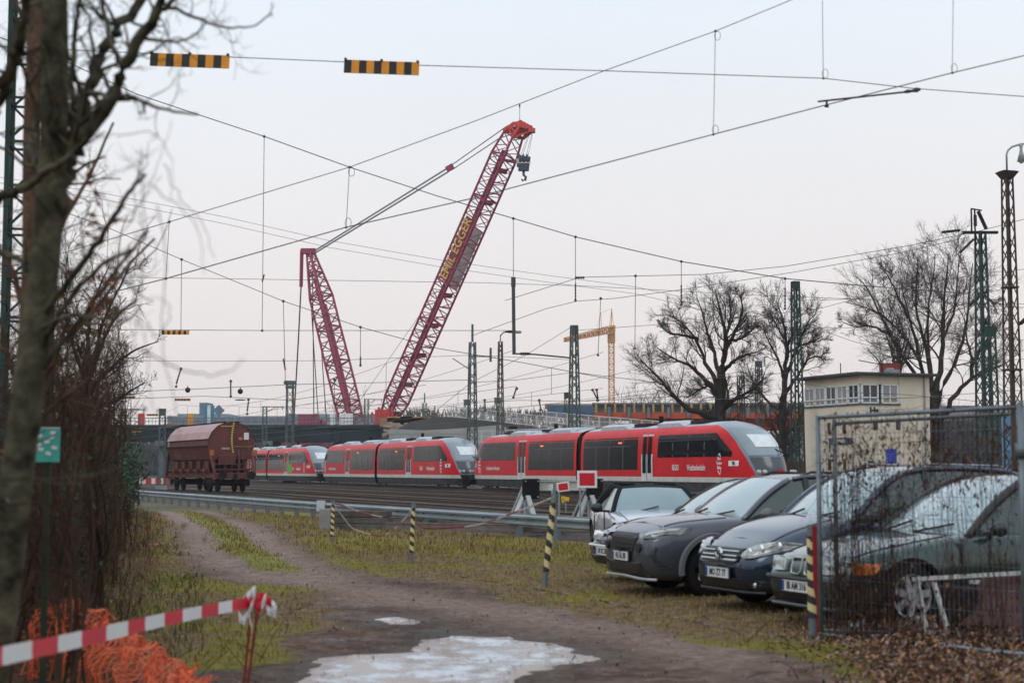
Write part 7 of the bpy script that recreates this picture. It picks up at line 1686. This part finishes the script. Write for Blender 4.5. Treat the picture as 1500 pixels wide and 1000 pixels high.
# hanging tendrils near the camera
def strands(name, lines, Y, rpx, m_, label, cat, seed, extra=0, group=None):
    m = MB(); r = np.random.default_rng(seed)
    for l in lines:
        pts = resample([tuple(at(x, y, Y)) for x, y in l], 16); pts[1:] += r.normal(0, .004, pts[1:].shape); m.tube([V(p) for p in pts], [rpx * Y / FPX * (1 - .5 * i / 15) for i in range(16)], 4)
    o = m.build(name, m_); return tag(o, label, cat, group)
tm = mat('tendril', (.11, .07, .06), .9)
strands('vine_tendrils', [[(205, 250), (215, 330), (205, 420), (212, 520), (225, 600)], [(230, 300), (245, 370), (240, 430), (235, 520), (260, 590), (262, 650)], [(220, 270), (260, 300), (290, 330), (300, 400)], [(190, 380), (200, 470), (195, 560), (205, 620)], [(215, 470), (225, 500), (245, 480), (250, 450), (235, 430), (215, 440)]], 5.5, .9, tm, 'thin blurred tendrils hanging down beside the thicket', 'vine', 1)
strands('vine_tendril', [[(205, 510), (240, 530), (280, 548), (320, 550), (345, 540), (360, 525)]], 5.0, 1.3, tm, 'single blurred tendril curving out over the hopper wagon', 'vine', 2)
strands('vine_tendrils', [[(240, 240), (262, 290), (300, 330), (316, 380)], [(170, 200), (230, 190), (255, 240), (250, 290)], [(150, 260), (200, 240), (235, 215)], [(160, 330), (210, 300), (235, 230), (250, 180)]], 6.0, .8, tm, 'wispy tendrils against the sky below the left striped board', 'vine', 3)
def leafset(name, pts, Y, s, m_, label, cat, seed):
    r = random.Random(seed); m = MB()
    for x, y in pts:
        c = at(x, y, Y + r.uniform(-.3, .3)); a = V((r.uniform(-1, 1), r.uniform(-.3, .3), r.uniform(-1, 1))).normalized(); b_ = a.cross(V((0, 1, 0))).normalized(); n_ = V((0, -s * .2, 0)); s2 = s * r.uniform(.7, 1.3)
        m.add([c - a * s2, c + b_ * s2 * .5 + n_, c + a * s2, c - b_ * s2 * .5 + n_, c], [(0, 4, 1), (1, 4, 2), (2, 4, 3), (3, 4, 0)])
    return tag(m.build(name, m_), label, cat, kind='stuff')
ivy = mat('ivy_green', (.035, .075, .045), .45, 0, .4, 5, spec=.5); lbr = mat('hang_leaf', (.12, .05, .03), .8, 0, .3, 5)
r = random.Random(8)
leafset('brown_leaves', [(165 + r.gauss(0, 5), 408 + r.gauss(0, 5)) for _ in range(14)] + [(150 + r.gauss(0, 10), 445 + r.gauss(0, 8)) for _ in range(20)] + [(133, 270), (155, 315), (172, 460)] + [(130 + r.gauss(0, 30), 330 + r.gauss(0, 80)) for _ in range(25)], 7, .02, lbr, 'brown withered leaves still hanging in the foreground branches', 'leaves', 1)
leafset('ivy_leaves', [(212, 598), (232, 602), (248, 612), (262, 668), (258, 680), (210, 605), (300, 790), (270, 770)], 6, .013, mat('ivy_near', (.06, .10, .055), .6), 'a few blurred green leaves on the near tendrils', 'leaves', 2)
leafset('ivy', [(105 + r.gauss(0, 12), 740 + r.gauss(0, 38)) for _ in range(420)] + [(90 + r.gauss(0, 22), 825 + r.gauss(0, 16)) for _ in range(220)], 15, .032, ivy, 'dark green ivy clump between the thicket and the orange net', 'ivy', 3)
leafset('ivy', [(150 + r.gauss(0, 18), 700 + r.gauss(0, 30)) for _ in range(500)] + [(190 + r.gauss(0, 9), 690 + r.gauss(0, 24)) for _ in range(260)], 26, .05, ivy, 'dark green evergreen clump at the right foot of the thicket', 'ivy', 4)
leafset('ivy', [(60 + r.gauss(0, 30), 640 + r.gauss(0, 110)) for _ in range(260)], 13, .022, mat('ivy_dull', (.05, .06, .03), .7, 0, .4, 5), 'thin olive ivy leaves scattered up through the thicket', 'ivy', 5)

# ------------------------------------------------------------------ overgrown mesh fence
F0 = G(1203, 936); F1 = at(1497, 700, 13.3); F1.z = 0
t = thing('mesh_fence', 'grey steel mesh fence panel overgrown with dead brown vines at the right', 'fence', F0); FD = (F1 - F0); FDn = FD.normalized()
H0, H1 = at(1203, 608.5, F0.y).z, at(1497, 592, F1.y).z
def fpt(u, z): return FD * u + V((0, 0, z))
m = MB(); m.tube([fpt(0, -.05), fpt(0, H0)], .024, 10); m.build('post', M_['galv'], t, smooth=True)
m = MB(); m.tube([fpt(1, -.05), fpt(1, H1 + .02)], .030, 10); m.box(fpt(1, H1 - .38), (.09, .09, .12)); m.build('post', M_['galv'], t, smooth=True)
m = MB(); b2 = at(1222, 607, F0.y + .5); b2.z = 0; b2 -= F0; m.tube([b2, b2 + V((0, 0, H0 - .02))], .022, 10); m.build('post', mat('galv_dark', (.09, .10, .10), .6, .3, .2, 3), t, smooth=True)
m = MB(); m.tube([fpt(0, H0 - .02), fpt(1, H1 - .02)], .019, 8); m.build('rail', M_['galv'], t, smooth=True)
m = MB(); m.tube([fpt(0, .05), fpt(1, .03)], .015, 8); m.build('rail', M_['galv'], t, smooth=True)
m = MB(); m.tube([b2 + V((0, 0, H0 - .06)), fpt(1, H1 - .07) + V((0, .3, 0))], .017, 8); m.build('rail', mat('galv_dark'), t, smooth=True)
m = MB()
for k in range(1, 44): u = k / 44; m.tube([fpt(u, .05), fpt(u, H0 + (H1 - H0) * u - .03)], .0018, 4, cap=False)
for k in range(1, 11): m.tube([fpt(0, H0 * k / 11), fpt(1, H1 * k / 11)], .0022, 4, cap=False)
m.build('wire_mesh', M_['galv'], t)
rr = np.random.default_rng(77); PS = []
for k in range(110):
    u = rr.uniform(.03, .99) if rr.random() > .25 else rr.uniform(.05, .45); top_ = H0 * rr.uniform(.45, 1.02); K = 16; zz = np.linspace(0, top_, K); wx = np.cumsum(rr.normal(rr.normal(0, .006), .017, K)); wy = np.cumsum(rr.normal(0, .006, K)); uu = u + wx / FD.length
    PS.append(np.stack([F0.x + FD.x * uu, F0.y + FD.y * uu + wy - .01, zz], 1))
for k in range(80):
    u = rr.uniform(.03, .97); z0 = rr.uniform(.9, 2.0); K = 16; dz_ = rr.normal(0, .035); wx = np.cumsum(rr.normal(rr.choice([-1, 1]) * .035, .02, K)); zz = np.clip(z0 + np.cumsum(rr.normal(dz_, .025, K)), .02, 2.12); uu = np.clip(u + wx / FD.length, 0, 1)
    PS.append(np.stack([F0.x + FD.x * uu, F0.y + FD.y * uu + np.cumsum(rr.normal(0, .004, K)), zz], 1))
PS = np.stack(PS); RS = (rr.uniform(.0018, .0055, len(PS)))[:, None] * np.linspace(1, .5, 16)[None]
Q1, R1 = spawn(PS, RS, 5, .1, 1, (15, 60), (.12, .35), (0, 0, .04), .3, .6, 7, rr, rmin=.0014); Q2, R2 = spawn(Q1, R1, 2, .1, 1, (20, 70), (.3, .7), (0, 0, -.03), .35, .7, 5, rr, rmin=.001)
def flat(Q): Q[..., 1] = np.clip(Q[..., 1], F1.y - .3, F0.y + .35); return Q
vs, fs, n0 = [], [], 0
for Q, Rq in ((PS, RS), (flat(Q1), R1), (flat(Q2), R2)):
    ok = (Q[..., 2].max(1) < 2.25); Q, Rq = Q[ok], Rq[ok]; v, f = tubes_np(Q, Rq, 3); vs.append(v); fs.append(f + n0); n0 += len(v)
vn = npmesh('dead_vines', np.concatenate(vs), np.concatenate(fs), mat('vine_brown', (.055, .033, .026), .95, 0, .4, 6)); tag(vn, 'leafless brown climbing stems covering the mesh fence', 'dead vines', kind='stuff')
m = MB(); r = random.Random(21); ms = [mat('vine_leaf_red', (.12, .042, .022), .8, 0, .4, 8), mat('vine_leaf_brown', (.075, .04, .028), .85, 0, .4, 8), mat('vine_leaf_tan', (.22, .12, .07), .8, 0, .3, 8)]
for k in range(1500):
    u = r.uniform(.02, .98); z = r.choice((r.gauss(1.7, .22), r.gauss(1.7, .2), r.uniform(.1, 1.9), r.gauss(.35, .2))); z = min(2.1, max(.05, z)); c = F0 + fpt(u, z) + V((0, r.uniform(-.06, .04), 0)); s_ = r.uniform(.010, .03)
    a = V((r.uniform(-.5, .5), r.uniform(-.4, .4), -1)).normalized(); b_ = V((r.uniform(-1, 1), r.uniform(-1, 1), 0)).normalized(); m.k = r.choice((0, 1, 1, 1, 2) if z < 1.3 else (0, 0, 1, 1)); m.add([c - a * s_, c + b_ * s_ * .5, c + a * s_ * 1.2, c - b_ * s_ * .4], [(0, 1, 2), (0, 2, 3)])
tag(m.build('vine_leaves', ms), 'shrivelled reddish brown leaves clinging to the vines on the fence', 'dead leaves', kind='stuff')
# tangled low stems at the foot of the fence
L_ = []
# pale bindweed/plastic scraps, boards and frames behind the fence
Yb = 14.75; t = thing('leaning_board', 'dull maroon board with a white top rail leaning behind the fence', 'board', at(1420, 900, Yb)); o = -at(1420, 900, Yb)
mr_ = mat('board_maroon', (.10, .055, .055), .75, 0, .3, 3, bump=.1)
a, b_, c, d = at(1438, 915, Yb - .1), at(1540, 915, Yb - .4), at(1540, 836, Yb - .3), at(1345, 850, Yb + .1)
m = MB(); q = [at(1400, 915, Yb), at(1560, 915, Yb - .4), at(1560, 838, Yb - .3), at(1440, 845, Yb + .1)]; m.loft([[p + o for p in q], [p + o + V((0, .03, 0)) for p in q]]); m.build('panel', mr_, t)
m = MB(); m.bar(at(1336, 848, Yb + .15) + o, at(1560, 835, Yb - .3) + o, .03, .035); m.build('top_rail', M_['white'], t)
for x0, y0, x1, y1, lb in ((1344, 852, 1358, 926, 'left pale slanted slat under the white rail'), (1368, 852, 1388, 922, 'right pale slanted slat under the white rail')):
    m = MB(); m.bar(at(x0, y0, Yb - .05), at(x1, y1, Yb - .25), .035, .03); tag(m.build('slat', mat('slat_pale', (.42, .42, .41), .6, 0, .35, 12)), lb, 'slat')
m = MB(); m.box(at(1402, 889, Yb + .05), (.36, .12, .40), ry=.1); tag(m.build('dark_bag', mat('bag_dark', (.02, .016, .018), .7, 0, .3, 4), bevel=.05), 'dark sagging bag behind the slats next to the maroon board', 'bag')
m = MB(); m.box(at(1428, 852, Yb - .1), (.09, .03, .035)); tag(m.build('white_tag', M_['white'], bevel=.005), 'small white tag under the top rail of the maroon board', 'tag')
m = MB(); m.tube([gl(1205, 928, .04), gl(1300, 945, .06), gl(1330, 950, .03)], .014, 6); tag(m.build('thin_bar', M_['galv']), 'thin grey bar lying at the fence foot in the leaves', 'bar')
m = MB(); m.tube([gl(1385, 972, .06), gl(1450, 983, .06), gl(1520, 990, .06)], .018, 6); tag(m.build('pipe', M_['galv']), 'grey pipe lying in the leaves at the lower right corner', 'pipe')
pl = mat('plastic_scrap', (.50, .54, .54), .4, 0, .2, 9)
for x, y, lb in ((1268, 925, 'crumpled pale plastic scrap standing at the fence foot'), (1250, 935, 'smaller pale plastic scrap in the leaves left of the crumpled one'), (1420, 935, 'pale plastic scrap in the leaves below the maroon board')):
    c = gl(x, y, .06); m = MB(); r = random.Random(x); pts = [c + V((r.uniform(-.07, .07), r.uniform(-.04, .04), r.uniform(-.05, .12))) for _ in range(9)]; m.add(pts, [(0, 1, 2), (2, 3, 4), (4, 5, 6), (6, 7, 8), (1, 3, 5), (0, 4, 8)]); tag(m.build('plastic_scrap', pl), lb, 'litter')
m = MB(); r = random.Random(4); X_ = []
for k in range(46):
    c = gl(r.uniform(1060, 1500), r.uniform(930, 1000), .02); d = V((r.uniform(-1, 1), r.uniform(-1, 1), r.uniform(.05, .9))).normalized() * r.uniform(.1, .35); m.tube([c, c + d * .5 + V((r.uniform(-.03, .03), 0, .02)), c + d], [.004, .003, .0015], 4)
tag(m.build('fallen_twigs', bkd), 'loose dead twigs poking out of the leaf drift', 'twigs', kind='stuff')
m = MB()
for k in range(60):
    c = gl(r.uniform(0, 430), r.uniform(900, 1010), .02); d = V((r.uniform(-1, 1), r.uniform(-1, 1), r.uniform(.05, 1.2))).normalized() * r.uniform(.1, .5); m.tube([c, c + d * .5 + V((r.uniform(-.03, .03), 0, .02)), c + d], [.004, .003, .0015], 4)
tag(m.build('fallen_twigs', bkr), 'dead twigs around the orange net', 'twigs', kind='stuff')

# ------------------------------------------------------------------ haze
hm = bpy.data.materials.new('haze'); hm.use_nodes = True; nn = hm.node_tree.nodes; nn.clear()
o_ = nn.new('ShaderNodeOutputMaterial'); pv = nn.new('ShaderNodeVolumePrincipled'); pv.inputs['Density'].default_value = .0002; pv.inputs['Color'].default_value = (.93, .95, 1, 1); pv.inputs['Anisotropy'].default_value = .1
hm.node_tree.links.new(pv.outputs[0], o_.inputs['Volume'])
m = MB(); m.span((-1020, -80, -1.2), (1020, 1230, 75)); tag(m.build('haze', hm), kind='stuff')
